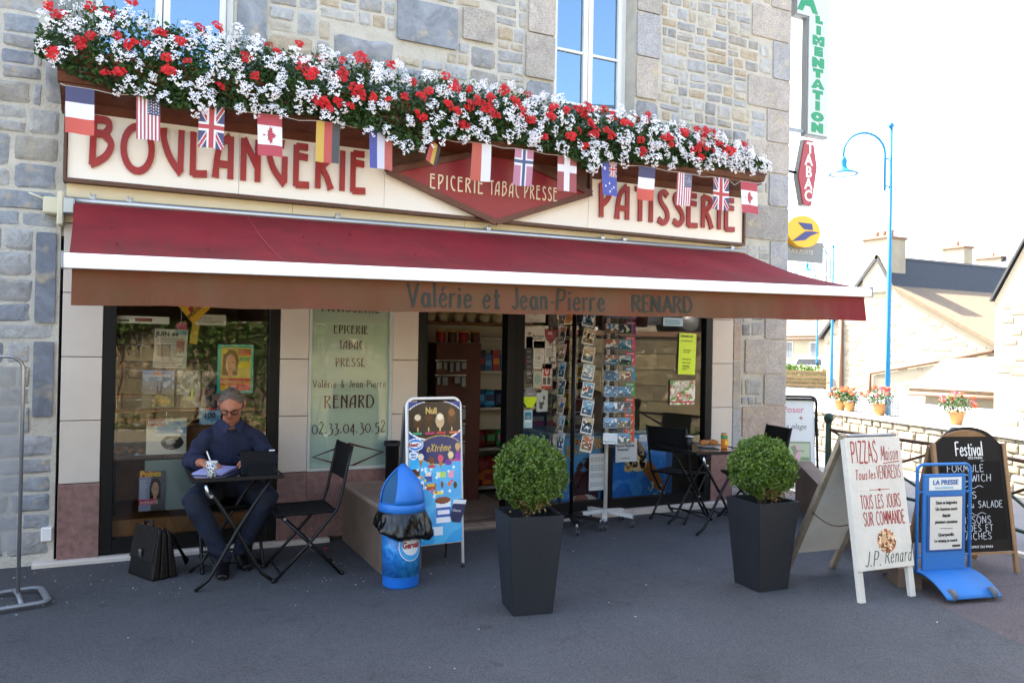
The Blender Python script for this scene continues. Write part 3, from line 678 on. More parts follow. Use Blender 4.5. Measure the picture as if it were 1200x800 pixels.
ribbon(db, P4+[P4[0]], 1, .019, .0, .002); db.build('diamond_outline', 'ink_brown', fw_)
# ---- doorway
m = MB(); m.bbox(2.30, 2.36, -.03, .06, .0, 2.36); m.bbox(3.16, 3.25, -.03, .10, .0, 2.36); m.box(2.36, 3.16, -.025, .06, 2.26, 2.36)
dw = m.build('doorway', 'dark_frame', bld)
# glass leaf standing open against the left of the room
m = MB(); m.bbox(2.37, 2.41, .05, .09, .03, 2.2); m.bbox(2.37, 2.41, .80, .84, .03, 2.2); m.box(2.375, 2.405, .09, .80, .03, .13); m.box(2.375, 2.405, .09, .80, 2.12, 2.2)
dl = m.build('door_leaf', 'dark_frame', bld); p = MB(); p.add([(2.39, .09, .13), (2.39, .80, .13), (2.39, .80, 2.12), (2.39, .09, 2.12)], [(0, 1, 2, 3)]); p.build('pane', 'glass', dl)
# tiled shop floor
fl = MB(); fl.box(-.3, 5.7, .16, 4.0, -.02, .020); fl.box(2.30, 3.25, -.14, .159, -.02, .020); shop_floor = fl.build('shop_floor', 'grout', bld)
for iy in range(9):
    for ix in range(4):
        x0 = 2.30+ix*.31; y0 = -.135+iy*.31
        if x0 > 3.3 and y0 < .2: continue
        b = min(x0+.302, 3.245 if y0 < .05 else 9); 
        if b-x0 < .05: continue
        mb = MB(); mb.box(x0+.006, b, y0+.004, y0+.304, .020, .026); mb.build('floor_tile', 'tile', shop_floor)
rm = MB(); rm.box(-.4, -.36, .16, 4, 0, 2.5); rm.box(5.72, 5.76, .16, 4, 0, 2.5); rm.box(-.4, 5.76, 3.96, 4.0, 0, 2.5); rm.box(1.28, 1.32, .06, 3.9, .02, 2.5); rm.box(1.32, 2.35, .40, .44, .02, 2.5)
rm.build('room_wall', 'room_wall', bld)
cb = MB(); cb.box(-.4, 5.76, .06, 4, 2.5, 2.55); cb.build('room_ceiling', 'ceiling_interior', bld)
# ---- low walls
lw = MB(); lw.bbox(1.66, 1.97, -1.12, -.04, -.01, .44, .006); lwo = lw.build('low_wall', 'render_brown'); tag(lwo, 'short brown rendered wall beside the shop entrance, behind the blue bin', 'low wall')
cp = MB(); cp.bbox(1.645, 1.985, -1.135, -.04, .44, .475, .008); cp.build('coping', mat('coping', '#8a7668', .8, var=.15, bump=.3), lwo)
a = Vector((6.42, -.34, 0)); b = Vector((4.86, -2.80, 0)); n_ = (b-a).cross(Vector((0, 0, 1))).normalized()*-.16
mb = MB(); za, zb = .47, .13
vs = [a, b, b+n_, a+n_]; vs2 = [a+Vector((0, 0, za)), b+Vector((0, 0, zb)), b+n_+Vector((0, 0, zb)), a+n_+Vector((0, 0, za))]
mb.add([Vector((v.x, v.y, -.03)) for v in vs]+vs2, [(0, 1, 2, 3), (4, 5, 6, 7), (0, 1, 5, 4), (1, 2, 6, 5), (2, 3, 7, 6), (3, 0, 4, 7)])
o = mb.build('sloping_wall', 'render_brown'); tag(o, 'low brown rendered wall sloping down from the house corner behind the pizza board', 'low wall')
# ================================================================== SHOP SIGN
mat('cream_board', '#ece5d8', .5, var=.03, vscale=1.5); mat('cream_band', '#d6c5a4', .6, var=.05, vscale=2)
mat('brown_wood', '#55311f', .5, var=.25, vscale=8, bump=.2, bscale=40); mat('cornice_wood', '#6b3b25', .5, var=.3, vscale=5, bump=.25, bscale=30, c2='#4d281a')
mat('sign_red', '#8c1f26', .4); mat('letter_red', '#98201f', .45, var=.06); mat('letter_cream', '#e3d6b6', .5)
sg = thing('shop_sign', 'long cream bakery sign board with raised dark red lettering above the awning', 'shop sign', (0, 0, 0))
xs = [-.385, .78, 1.945, 3.95, 5.855]
for a, b in zip(xs[:-1], xs[1:]):
    mb = MB(); mb.box(a+.0015, b-.0015, -.10, -.005, 2.765, 3.33); mb.build('board', 'cream_board', sg)
mb = MB(); mb.bbox(-.41, -.388, -.125, -.003, 2.735, 3.34, .004); mb.bbox(5.858, 5.882, -.125, -.003, 2.735, 3.34, .004); mb.box(-.388, 5.858, -.125, -.003, 2.735, 2.762); mb.build('frame', 'brown_wood', sg)
xs = [-.39, 1.2, 2.7, 4.3, 5.87]
for a, b in zip(xs[:-1], xs[1:]):
    mb = MB(); mb.box(a+.0015, b-.0015, -.05, -.004, 2.455, 2.733); mb.build('lower_band', 'cream_band', sg)
Y = -.104
L1 = strokes('BOULANGERIE', .328, .054, 'letter_red', (-.245, Y, 2.872), sg, NV, .018, .17, 0, 0, 0, width=2.04, name='letter', flare=.25, each=True)
L2 = strokes('PATISSERIE', .325, .052, 'letter_red', (4.075, Y, 2.88), sg, NV, .018, .16, 0, 0, 0, width=1.68, name='letter', flare=.25, each=True)
# central diamond on a brown field
dq = [(1.955, 3.07), (2.96, 2.725), (3.95, 3.085), (2.95, 3.372)]
mb = MB(); mb.prism([(1.945, 3.07), (3.955, 3.085), (3.955, 3.34), (1.945, 3.34)], -.115, -.101); mb.build('brown_field', 'brown_wood', sg)
mb = MB(); mb.prism(dq, -.150, -.118); dm = mb.build('diamond', 'sign_red', sg)
mb = MB(); e = 0
for i in range(4):
    p, q = dq[i], dq[(i+1) % 4]; mb.bar((p[0], -.150-e, p[1]), (q[0], -.150-e, q[1]), .05, .035, up=(0, -1, 0)); e += .0012
mb.build('diamond_frame', 'cornice_wood', sg)
mb = MB(); mb.box(1.94, 1.965, -.14, -.103, 3.08, 3.335); mb.box(3.94, 3.965, -.14, -.103, 3.09, 3.335); mb.build('field_edge', 'cornice_wood', sg)
strokes('EPICERIE', .125, .0135, 'letter_cream', (2.335, -.150, 2.965), dm, NV, .003, .2, 0, 0, 0, width=.50)
strokes('TABAC', .125, .0135, 'letter_cream', (2.895, -.150, 2.968), dm, NV, .003, .2, 0, 0, 0, width=.295)
strokes('PRESSE', .125, .0135, 'letter_cream', (3.24, -.150, 2.972), dm, NV, .003, .2, 0, 0, 0, width=.345)
# ---- flower shelf
fs_ = thing('flower_shelf', 'brown moulded wooden shelf carrying the geraniums over the shop sign', 'shelf', (0, 0, 0))
mb = MB(); mb.prism([(0, 3.24), (.10, 3.24), (.14, 3.30), (.30, 3.345), (.34, 3.345), (.34, 3.375), (.30, 3.385), (0, 3.385)], -5.89, .43, M=Matrix(((0, -1, 0, 0), (-1, 0, 0, 0), (0, 0, 1, 0), (0, 0, 0, 1)))); mb.build('soffit', 'cornice_wood', fs_)
mb = MB(); mb.prism([(.30, 3.372), (.36, 3.372), (.375, 3.40), (.385, 3.42), (.385, 3.432), (.40, 3.438), (.40, 3.452), (0, 3.452), (0, 3.387), (.302, 3.387)], -5.90, .44, M=Matrix(((0, -1, 0, 0), (-1, 0, 0, 0), (0, 0, 1, 0), (0, 0, 0, 1)))); mb.build('moulding', 'cornice_wood', fs_)
# ---- geranium troughs
mat('terracotta', '#a3502f', .75, var=.15, vscale=5)
mat('leaf', '#45692f', .55, var=.45, vscale=9, c2='#21391a', trans=.25); mat('petal_white', '#efedf0', .6, trans=.12, rnd_obj=.04); mat('petal_red', '#d01218', .5, var=.12, vscale=30, rnd_obj=.15, trans=.2); mat('petal_pink', '#d8475c', .5, trans=.2)
def leaf_cloud(n, boxfn, size, seed, up=.5, fold=.25, lobes=False):
    """many small folded leaves: returns V, F (quads)"""
    r = np.random.RandomState(seed); P = boxfn(r, n); nrm = r.normal(size=(n, 3)); nrm[:, 2] += up; nrm[:, 1] -= up*.6; nrm /= np.linalg.norm(nrm, axis=1)[:, None]
    a = r.normal(size=(n, 3)); u = np.cross(nrm, a); u /= np.linalg.norm(u, axis=1)[:, None]; v = np.cross(nrm, u); s = size*r.uniform(.6, 1.25, (n, 1))
    wd = s*.62
    p0 = P-u*s; p1 = P-v*wd+nrm*s*fold; p2 = P+u*s; p3 = P+v*wd+nrm*s*fold; pm = P+u*s*.2
    V = np.stack([p0, p1, p2, p3, pm], 1).reshape(-1, 3); k = np.arange(n)[:, None]*5
    F = np.concatenate([k+np.array([[0, 1, 2, 4]]), k+np.array([[0, 4, 2, 3]])]); return V, F
def floret_cluster(seed, n, rx, rz, ry, fs, droop=0., petals=5):
    r = random.Random(seed); V = []; F = []
    for i in range(n):
        t = r.uniform(0, 2*math.pi); q = math.sqrt(r.random()); x = q*math.cos(t)*rx; z = q*math.sin(t)*rz; y = -math.sqrt(max(0, 1-q*q))*ry*r.uniform(.5, 1)
        nv = Vector((x/rx*.6+r.uniform(-.3, .3), -1, z/rz*.6+r.uniform(-.2, .5))).normalized(); u = nv.cross(Vector((0, 0, 1))).normalized(); v = u.cross(nv)
        c = Vector((x, y, z)); sz = fs*r.uniform(.7, 1.2); a0 = r.uniform(0, 6)
        if petals == 2:     # moth shape: two upright petals, small lower ones
            sets = [(.5, 1.0), (2.6, 1.0), (4.2, .6), (5.2, .6)]
        else: sets = [(a0+k*2*math.pi/petals, 1.) for k in range(petals)]
        for (a, m) in sets:
            d = u*math.cos(a)+v*math.sin(a); e = nv.cross(d); k = len(V); L = sz*m
            V += [c, c+d*L*.6+e*L*.36+nv*L*.15, c+d*L+nv*L*.1, c+d*L*.6-e*L*.36+nv*L*.15]; F.append((k, k+1, k+2, k+3))
    return V, F
BW = []; BR = []
for i in range(7):
    V, F = floret_cluster(100+i, 20, .042, .052, .032, .0150, petals=2); me = bpy.data.meshes.new('white_blossom'); me.from_pydata([tuple(v) for v in V], [], F); me.materials.append(MATS['petal_white']); BW.append(me)
    V, F = floret_cluster(200+i, 24, .036, .034, .030, .0140, petals=5); me = bpy.data.meshes.new('red_blossom'); me.from_pydata([tuple(v) for v in V], [], F); me.materials.append(MATS['petal_red']); BR.append(me)
def top_z(x): return np.interp(x, [-.6, -.45, -.2, .3, 1, 3, 4.5, 5.2, 5.6, 5.95], [3.72, 3.90, 4.00, 3.93, 3.90, 3.88, 3.84, 3.78, 3.70, 3.52])
def bot_z(x): return np.interp(x, [-.6, -.3, .3, .7, 1.2, 1.8, 2.05, 2.3, 2.9, 3.5, 3.75, 3.95, 4.3, 5, 5.5, 5.95], [3.50, 3.36, 3.25, 3.30, 3.34, 3.28, 3.14, 3.30, 3.36, 3.32, 3.20, 3.32, 3.34, 3.38, 3.42, 3.46])
trx = np.linspace(-.43, 5.86, 10)
where = ['at the left end of the shelf, over the B', 'above the first striped flag', 'above the british flag and the first maple leaf flag', 'above the gold, red and black flag', 'trailing low left of the sign diamond', 'above the top point of the sign diamond', 'above the blue-cross and white-cross flags', 'above the australian flag below the right window', 'at the right end, its terracotta showing']
for t in range(9):
    a, b = trx[t], trx[t+1]; cx = (a+b)/2; g = thing('geranium_trough', 'trough of red and white geraniums '+where[t], 'flower box', (cx, -.22, 3.452), 0, 'geranium troughs along the shelf')
    hw = (b-a)/2-.012; mb = MB(); mb.prism([(-hw, 0), (hw, 0), (hw+.006, .15), (-hw-.006, .15)], -.09, .09); mb.bbox(-hw-.008, hw+.008, -.10, .10, .15, .165, .003); mb.build('trough', 'terracotta', g)
    def fol(r, n, a=a, b=b, cx=cx):
        x = r.uniform(a-.05 if t else a-.14, b+.05 if t < 8 else b+.0, n); u = r.rand(n)**1.15; zt = top_z(x)-.05; zb = bot_z(x)+.03; z = zb+(zt-zb)*u
        yc = np.where(z > 3.62, r.uniform(-.20, .14, n), r.uniform(-.235, -.14, n)); u = u; return np.stack([x-cx, yc, z-3.452], 1)
    V, F = leaf_cloud(3600, fol, .020, 50+t); o = np_mesh('foliage', V, F, 'leaf', g); stuff(o)
    r = random.Random(300+t); nw, nr = 20, 12
    bands = [r.uniform(0, 6) for _ in range(3)]
    kk = 0; tries = 0; pts = []
    while kk < 52 and tries < 2500:
        tries += 1
        x = r.uniform(a-(.10 if t == 0 else .0), b+(.05 if t == 8 else 0)); zt = top_z(x); zb = bot_z(x); z = zb+(zt-zb)*r.random()**.9
        if t == 8 and x > cx+.15 and z < 3.6 and r.random() < .6: continue
        if any(abs(x-p)*1.0 < .036 and abs(z-q) < .036 for p, q in pts): continue
        f = .7*math.sin(x*5.1+1)+math.sin(x*17+z*19)+math.sin(z*24-x*9)+r.uniform(-.5, .5)
        red = f > .55 and z > zb+.10 or r.random() < .08
        if red and z < 3.42: red = False
        pts.append((x, z)); kk += 1
        dep = -.21-.05*math.sin(max(0, min(1, (z-zb)/(zt-zb)))*math.pi)-r.uniform(0, .03)
        if z > zt-.12: dep += r.uniform(.0, .15)
        q = bpy.data.objects.new('red_blossom' if red else 'white_blossom', r.choice(BR if red else BW)); q.parent = g; COL.objects.link(q)
        s = r.uniform(.7, 1.2)*(1.12 if red else 1.); q.location = (x-cx, dep, z-3.452); q.rotation_euler = (r.uniform(-.5, .2), r.uniform(-.5, .5), r.uniform(-.5, .5))
        st = 1 if red else r.choice([.9, 1.0, 1.0, 1.35]); q.scale = (s, s, s*st)
    V, F = [], []
    sb = MB()
    for _ in range(16):   # stems carrying the upper blossoms
        x = r.uniform(a, b); zt = top_z(x); sb.tube([(x-cx, -.1, .2), (x-cx+r.uniform(-.03, .03), -.14, (zt-3.452)*.75), (x-cx+r.uniform(-.05, .05), -.17, zt-3.452+r.uniform(-.03, .03))], .0018, 4)
    for _ in range(22):   # loose florets hanging below
        pass
    stuff(sb.build('stems', mat('stem', '#4d6b32', .6), g))
# ================================================================== BUNTING
fx0, fx1, ft, fb = -1, 1, 0, 0
def tricolor(P, cs, vert):
    n = len(cs)
    for i, c in enumerate(cs):
        if vert: P.rect(i/n, 0, (i+1)/n, 1, c)
        else: P.rect(0, 1-(i+1)/n, 1, 1-i/n, c)
NVY = '#20245c'; RD = '#b3202c'; WH = '#e6e3e6'
def usa():
    P = Paint(39, 57, WH)
    for i in range(13):
        if i % 2 == 0: P.rect(i/13, 0, (i+1)/13, 1, '#a82a3c')
    P.rect(6/13, .58, 1, 1, NVY)
    for i in range(5):
        for j in range(6): P.ell(6/13+.06+i*.1, .62+j*.067+(i % 2)*.02, .022, .014, WH)
    return P
def uk(w=40, h=58, box=(0, 0, 1, 1)):
    P = Paint(w, h, NVY); x0, y0, x1, y1 = box; f = lambda u, v: (x0+u*(x1-x0), y0+v*(y1-y0))
    def q(pts, c): P.poly([f(*p) for p in pts], c)
    t = .09; s = .035
    q([(-.0, 0), (t*1.3, 0), (1, 1-t), (1, 1), (1-t*1.3, 1), (0, t)], WH); q([(0, 1), (0, 1-t), (1-t*1.3, 0), (1, 0), (1, t), (t*1.3, 1)], WH)
    q([(0, 0), (s*2, 0), (1, 1-s*1.4), (1, 1), (1-s*2, 1), (0, s*1.4)], RD); q([(0, 1), (0, 1-s*1.4), (1-s*2, 0), (1, 0), (1, s*1.4), (s*2, 1)], RD)
    q([(.33, 0), (.67, 0), (.67, 1), (.33, 1)], WH); q([(0, .39), (1, .39), (1, .61), (0, .61)], WH)
    q([(.41, 0), (.59, 0), (.59, 1), (.41, 1)], RD); q([(0, .44), (1, .44), (1, .56), (0, .56)], RD); return P
def canada():
    P = Paint(44, 60, WH); P.rect(0, .74, 1, 1, '#b01e38'); P.rect(0, 0, 1, .26, '#b01e38')
    leaf = [(.0, 0), (.03, .26), (.30, .20), (.25, .28), (.50, .46), (.42, .50), (.46, .66), (.30, .63), (.26, .70), (.14, .58), (.18, .88), (.09, .82), (0, 1.0)]
    full = leaf+[(-x, y) for x, y in leaf[::-1]]
    P.poly([(.30+y*.46, .5+x*.42) for x, y in full], '#b01e38'); P.rect(.2, .49, .32, .51, '#b01e38'); return P
def nordic(bgc, cr, inner=None):
    P = Paint(40, 58, bgc); P.rect(.36, 0, .64, 1, cr); P.rect(0, .56, 1, .76, cr)
    if inner: P.rect(.43, 0, .57, 1, inner); P.rect(0, .62, 1, .70, inner)
    return P
def aus():
    P = uk(46, 68, (.48, .56, 1, 1)); m = ~((P.X >= .48)&(P.Y >= .56)); P.put(m, '#2a3c9c')
    for x, y, rr in ((.2, .8, .07), (.5, .36, .05), (.22, .28, .045), (.8, .26, .045), (.52, .12, .05), (.66, .2, .03)): P.ell(x, y, rr, rr*.7, WH)
    return P
def tri(cs, vert):
    P = Paint(30, 45, WH); tricolor(P, cs, vert); return P
FL = [(-.39, -.215, lambda: tri([NVY, WH, '#c9432f'], False), 'small flag with navy, white and orange-red bands at the left end of the bunting'),
 (.045, .20, usa, 'first stars and stripes flag, hanging between the B and the U of the sign'),
 (.458, .635, uk, 'first british union flag, hanging over the A of the long word'),
 (.865, 1.045, canada, 'left maple leaf flag, hanging over the G of the long word'),
 (1.305, 1.49, lambda: tri(['#c8a12f', '#b8352c', '#2a2f33'], True), 'gold, red and black upright striped flag over the last letters of the long word'),
 (1.725, 1.915, lambda: tri(['#27348f', '#c8c6d6', '#b34a3c'], True), 'blue, white and red upright striped flag just left of the diamond'),
 (2.20, 2.33, lambda: tri(['#b8352c', '#c8a12f', '#222222'], True), 'curled red, yellow and black flag half hidden by trailing geraniums'),
 (2.614, 2.79, lambda: tri(['#bb4a33', '#dcdce2'], True), 'red and white upright halved flag over the word on the diamond'),
 (3.018, 3.20, lambda: nordic('#b5718e', '#dcdce6', '#24406f'), 'washed pink flag with a blue cross edged white'),
 (3.443, 3.64, lambda: nordic('#96353c', '#dedbe0'), 'dark red flag with a white cross over the right point of the diamond'),
 (3.902, 4.07, aus, 'blue flag with white stars and a small union cross, beside the P of the sign'),
 (4.318, 4.505, lambda: tri([NVY, WH, '#c9432f'], False), 'navy, white and orange-red banded flag over the shorter word of the sign'),
 (4.767, 4.945, usa, 'second stars and stripes flag, over the middle of the shorter word'),
 (5.207, 5.40, uk, 'second british union flag, over the last letters of the sign'),
 (5.558, 5.775, canada, 'right maple leaf flag, last of the bunting against the stone wall')]
string_pts = [(-.42, -.39, 3.345)]
for i, (x0, x1, fn, lb) in enumerate(FL):
    H = .315; P = fn(); ph = rnd.uniform(0, 6); am = rnd.uniform(.006, .014)
    hi = 3.338+rnd.uniform(-.006, .006)
    if i == 6: H = .19
    def bend(V, ph=ph, am=am, H=H):
        V = V.copy(); k = (H-V[:, 2])/H; V[:, 1] += am*np.sin(V[:, 0]*22+ph)*k+.02*k*k*math.sin(ph)-.004; V[:, 0] += .010*k*math.sin(ph*2); V[:, 2] += .004*np.sin(V[:, 0]*30+ph)*k; return V
    P.a = P.a*.86+.06; g = P.sheet('bunting_flag', x1-x0, H, None, 'cloth_print', .0015, bend, 'paper', (x0, -.395, hi-H)); tag(g, lb, 'flag', 'small flags on the bunting string')
    if i == 6: g.rotation_euler = (0, .35, .5)
    string_pts += [(x0, -.393, hi+.002), (x1, -.393, hi+.002)]
    if i < len(FL)-1:
        nx = FL[i+1][0]; sag = .012 if i != 13 else .05; string_pts.append(((x1+nx)/2, -.393, hi-sag))
string_pts.append((5.90, -.39, 3.36))
mb = MB(); mb.tube(string_pts, .002, 5); tag(mb.build('bunting_string', 'lamp_white'), 'thin white string of the bunting running under the flower shelf', 'string')
# ================================================================== AWNING
mat('awning_red', '#8a1820', .8, var=.22, vscale=2.2, bump=.15, bscale=200, trans=.3)
def valance_mat():
    m = mat('valance', '#6e3822', .85, var=.2, vscale=2.6, c2='#63452a', bump=.15, bscale=200, trans=.06)
    # the last half metre is redder, the rest faded brown
    n = m.node_tree.nodes; l = m.node_tree.links; b = n['Principled BSDF']; src = b.inputs['Base Color'].links[0].from_socket
    tc = n.new('ShaderNodeTexCoord'); sx = n.new('ShaderNodeSeparateXYZ'); l.new(tc.outputs['Object'], sx.inputs[0])
    ns = n.new('ShaderNodeTexNoise'); ns.inputs['Scale'].default_value = 3; ns.inputs['Detail'].default_value = 6; l.new(tc.outputs['Object'], ns.inputs['Vector'])
    ad = n.new('ShaderNodeMath'); ad.operation = 'MULTIPLY_ADD'; l.new(ns.outputs['Fac'], ad.inputs[0]); ad.inputs[1].default_value = 2.2; l.new(sx.outputs[0], ad.inputs[2])
    mr = n.new('ShaderNodeMapRange'); mr.interpolation_type = 'SMOOTHSTEP'; l.new(ad.outputs[0], mr.inputs[0]); mr.inputs[1].default_value = 5.7; mr.inputs[2].default_value = 7.1
    mx = n.new('ShaderNodeMix'); mx.data_type = 'RGBA'; l.new(mr.outputs[0], mx.inputs['Factor']); l.new(src, mx.inputs[6]); mx.inputs[7].default_value = (*hx('#7a1d26'), 1); l.new(mx.outputs[2], b.inputs['Base Color'])
valance_mat()
def canopy_dirt():
    m = MATS['awning_red']; n = m.node_tree.nodes; l = m.node_tree.links; b = n['Principled BSDF']; src = b.inputs['Base Color'].links[0].from_socket
    tc = n.new('ShaderNodeTexCoord'); mp = n.new('ShaderNodeMapping'); mp.inputs['Scale'].default_value = (5, .7, .7); l.new(tc.outputs['Object'], mp.inputs[0])
    ns = n.new('ShaderNodeTexNoise'); ns.inputs['Scale'].default_value = 1.4; ns.inputs['Detail'].default_value = 8; ns.inputs['Roughness'].default_value = .7; l.new(mp.outputs[0], ns.inputs['Vector'])
    sx = n.new('ShaderNodeSeparateXYZ'); l.new(tc.outputs['Object'], sx.inputs[0]); ad = n.new('ShaderNodeMath'); ad.operation = 'MULTIPLY_ADD'; l.new(sx.outputs[1], ad.inputs[0]); ad.inputs[1].default_value = -.28; l.new(ns.outputs['Fac'], ad.inputs[2])
    mr = n.new('ShaderNodeMapRange'); l.new(ad.outputs[0], mr.inputs[0]); mr.inputs[1].default_value = .72; mr.inputs[2].default_value = 1.1; mr.inputs[4].default_value = .75
    mx = n.new('ShaderNodeMix'); mx.data_type = 'RGBA'; l.new(mr.outputs[0], mx.inputs['Factor']); l.new(src, mx.inputs[6]); mx.inputs[7].default_value = (*hx('#5c2a22'), 1); l.new(mx.outputs[2], b.inputs['Base Color'])
canopy_dirt(); mat('white_metal', '#f0efec', .35); mat('alu', '#a9abac', .35, metal=.8); mat('grey_plastic', '#8d8f92', .5)
aw = thing('awning', 'wide dark red retractable awning with a white front bar and a lettered brown valance', 'awning')
nx, ny = 160, 14; xa = np.linspace(0, 1, nx+1); yb = np.linspace(0, 1, ny+1); XA, YB = np.meshgrid(xa, yb)
xl = -.335+YB*.055; xr = 5.86+YB*.075; X = xl+(xr-xl)*XA; zw = 2.585+XA*.07; zf = 2.075+XA*.125; Z = zw+(zf-zw)*YB-.045*np.sin(YB*math.pi)*(1+.4*np.sin(XA*19)+.2*np.sin(XA*43+1)); Yw = -.13-1.44*YB
Z += .003*np.sin(XA*60+YB*5)
V = np.stack([X.ravel(), Yw.ravel(), Z.ravel()], 1); V2 = V.copy(); V2[:, 2] -= .003; k = (np.arange(ny)[:, None]*(nx+1)+np.arange(nx)[None]).ravel(); F = np.stack([k, k+nx+1, k+nx+2, k+1], 1)
np_mesh('canopy', V, F, 'awning_red', aw, smooth=True)
mb = MB(); r = random.Random(12)     # seams and bird spots lying on the cloth
def cloth(u, v): 
    i = u; zw_, zf_ = 2.585+i*.07, 2.075+i*.125; return Vector((-.335+v*.055+(6.195+v*.02)*u, -.13-1.44*v, zw_+(zf_-zw_)*v-.045*math.sin(v*math.pi)*(1+.4*math.sin(u*19)+.2*math.sin(u*43+1))+.003*math.sin(u*60+v*5)+.003))
for _ in range(34):
    u, v = r.random(), r.uniform(.1, .98); c = cloth(u, v); s = r.uniform(.005, .013)
    mb.add([c+Vector((s*math.cos(a)*r.uniform(.6, 1.5), s*math.sin(a), .001)) for a in (0, 1.2, 2.5, 3.8, 5)], [(0, 1, 2, 3, 4)])
mb.build('bird_spots', 'grit', aw, False)
sm = MB()
for u in (.19, .385, .58, .775):
    for a, b in zip(np.linspace(0, .97, 12)[:-1], np.linspace(0, .97, 12)[1:]):
        p, q = cloth(u, a)+Vector((0, 0, .001)), cloth(u, b)+Vector((0, 0, .001)); sm.add([p+Vector((-.004, 0, 0)), p+Vector((.004, 0, 0)), q+Vector((.004, 0, 0)), q+Vector((-.004, 0, 0))], [(0, 1, 2, 3)])
stuff(sm.build('seam', mat('seam_red', '#9a2a34', .8), aw, False))
def bar_z(x): return 1.9975+(x+.29)/6.23*.1225
mb = MB(); n = 12
x0, x1 = -.30, 5.945
vs = []
for x in (x0, x1):
    z = bar_z(x); vs += [(x, -1.655, z), (x, -1.66, z+.06), (x, -1.63, z+.083), (x, -1.56, z+.085), (x, -1.55, z)]
mb.add(vs, [(0, 1, 2, 3, 4), (9, 8, 7, 6, 5)]+[(i, (i+1) % 5, (i+1) % 5+5, i+5) for i in range(5)]); mb.build('front_bar', 'white_metal', aw)
mb = MB()
for x in (x0-.012, x1): mb.bbox(x, x+.012, -1.665, -1.545, bar_z(x)-.004, bar_z(x)+.09, .004)
mb.build('end_cap', 'grey_plastic', aw)
nx, nz = 160, 8; XA, ZB = np.meshgrid(np.linspace(-.262, 5.915, nx+1), np.linspace(0, 1, nz+1)); zt = 1.9975+(XA+.29)/6.23*.1225+.002; zb_ = 1.80+(XA+.26)/6.18*.107+.004*np.sin(XA*7)
Z = zt+(zb_-zt)*ZB; Yv = -1.60+ZB*(.014*np.sin(XA*9+1)+.010*np.sin(XA*23)+.005*np.sin(XA*47+2))-.01*ZB
V = np.stack([XA.ravel(), Yv.ravel(), Z.ravel()], 1); k = (np.arange(nz)[:, None]*(nx+1)+np.arange(nx)[None]).ravel(); F = np.stack([k, k+1, k+nx+2, k+nx+1], 1)
np_mesh('valance', V, F, 'valance', aw, smooth=True)
mat('faded_ink', '#2e2f26', .85)
VT = [strokes('Valérie et Jean-Pierre', .150, .025, 'faded_ink', (1.665, -1.632, 1.868), aw, {}, .001, .13, .45, 0, .05, width=1.52)]
VT.append(strokes('RENARD', .120, .025, 'faded_ink', (3.44, -1.632, 1.902), aw, {}, .001, .16, .35, 0, .06, width=.55))
for o in VT:      # printed on the cloth: the letters follow its waves
    L0 = Vector(o.location); o.location = (0, 0, 0)
    for v in o.data.vertices:
        X = L0.x+v.co.x; Zz = L0.z+v.co.z+.017*v.co.x; zt = 1.9975+(X+.29)/6.23*.1225; q = (zt-Zz)/(zt-(1.80+(X+.26)/6.18*.107))
        v.co = (X, -1.60+q*(.014*math.sin(X*9+1)+.010*math.sin(X*23)+.005*math.sin(X*47+2))-.01*q-.002+v.co.y, Zz)
mb = MB(); mb.tube([(-.36, -.12, 2.60), (5.88, -.12, 2.67)], .028, 8); mb.bbox(-.40, -.33, -.16, -.03, 2.50, 2.62, .01); ca = mb.build('roller_rail', 'alu', aw)
for x in (-.22, .02, 1.55, 2.9, 4.1, 4.35, 5.7):
    mb = MB(); z = 2.60+(x+.36)/6.24*.07; mb.bbox(x-.02, x+.02, -.14, -.05, z+.015, z+.045, .004); mb.tube([(x-.012, -.13, z+.04), (x-.012, -.13, z+.06)], .009, 6); mb.tube([(x+.014, -.13, z+.04), (x+.014, -.13, z+.055)], .009, 6); mb.build('bracket', 'alu', aw)
mb = MB(); mb.bbox(-.53, -.41, -.10, -.0, 2.50, 2.62, .01); mb.bbox(-.44, -.40, -.14, -.03, 2.42, 2.66, .008); mb.tube([(-.52, -.08, 2.60), (-.62, -.06, 2.64)], .008, 6); mb.build('motor_box', mat('cream_plastic', '#c9c2a8', .5), aw)
for xa_, s in ((.7, 1), (4.9, -1)):
    mb = MB(); el = Vector((xa_+s*.75, -.85, 2.17+xa_*.014)); mb.bar((xa_, -.12, 2.36), el, .035, .045); mb.bar(el, (xa_+s*.05, -1.53, 2.03+xa_*.02), .03, .04); mb.tube([el+Vector((0, 0, -.03)), el+Vector((0, 0, .03))], .03, 10); mb.build('folding_arm', 'white_metal', aw)
# ================================================================== STREET AND HOUSES TO THE RIGHT
mat('pale_render', '#9a917f', .9, var=.12, vscale=1.5, bump=.4, bscale=30); mat('lime_render', '#9d9481', .9, var=.10, vscale=.8, bump=.5, bscale=12)
mat('pipe_brown', '#7b5c4a', .6); mat('brick', '#9a6a50', .9, var=.2); mat('tile_roof', '#6a5c4a', .9, var=.18, vscale=6, bump=.4, bscale=30, rnd_obj=.15)
mat('blue_post', '#1583b8', .35, metal=.2); mat('green_iron', '#1f3a30', .45, metal=.4); mat('rust_rail', '#4e3328', .6, metal=.3)
def slab(mb, a, b, c, d, t=.12, mi=0):
    """thick quad: a,b,c,d counter-clockwise seen from above"""
    a, b, c, d = map(Vector, (a, b, c, d)); n = (b-a).cross(d-a).normalized()*-t
    mb.add([a, b, c, d, a+n, b+n, c+n, d+n], [(0, 1, 2, 3), (7, 6, 5, 4), (0, 4, 5, 1), (1, 5, 6, 2), (2, 6, 7, 3), (3, 7, 4, 0)], mi)
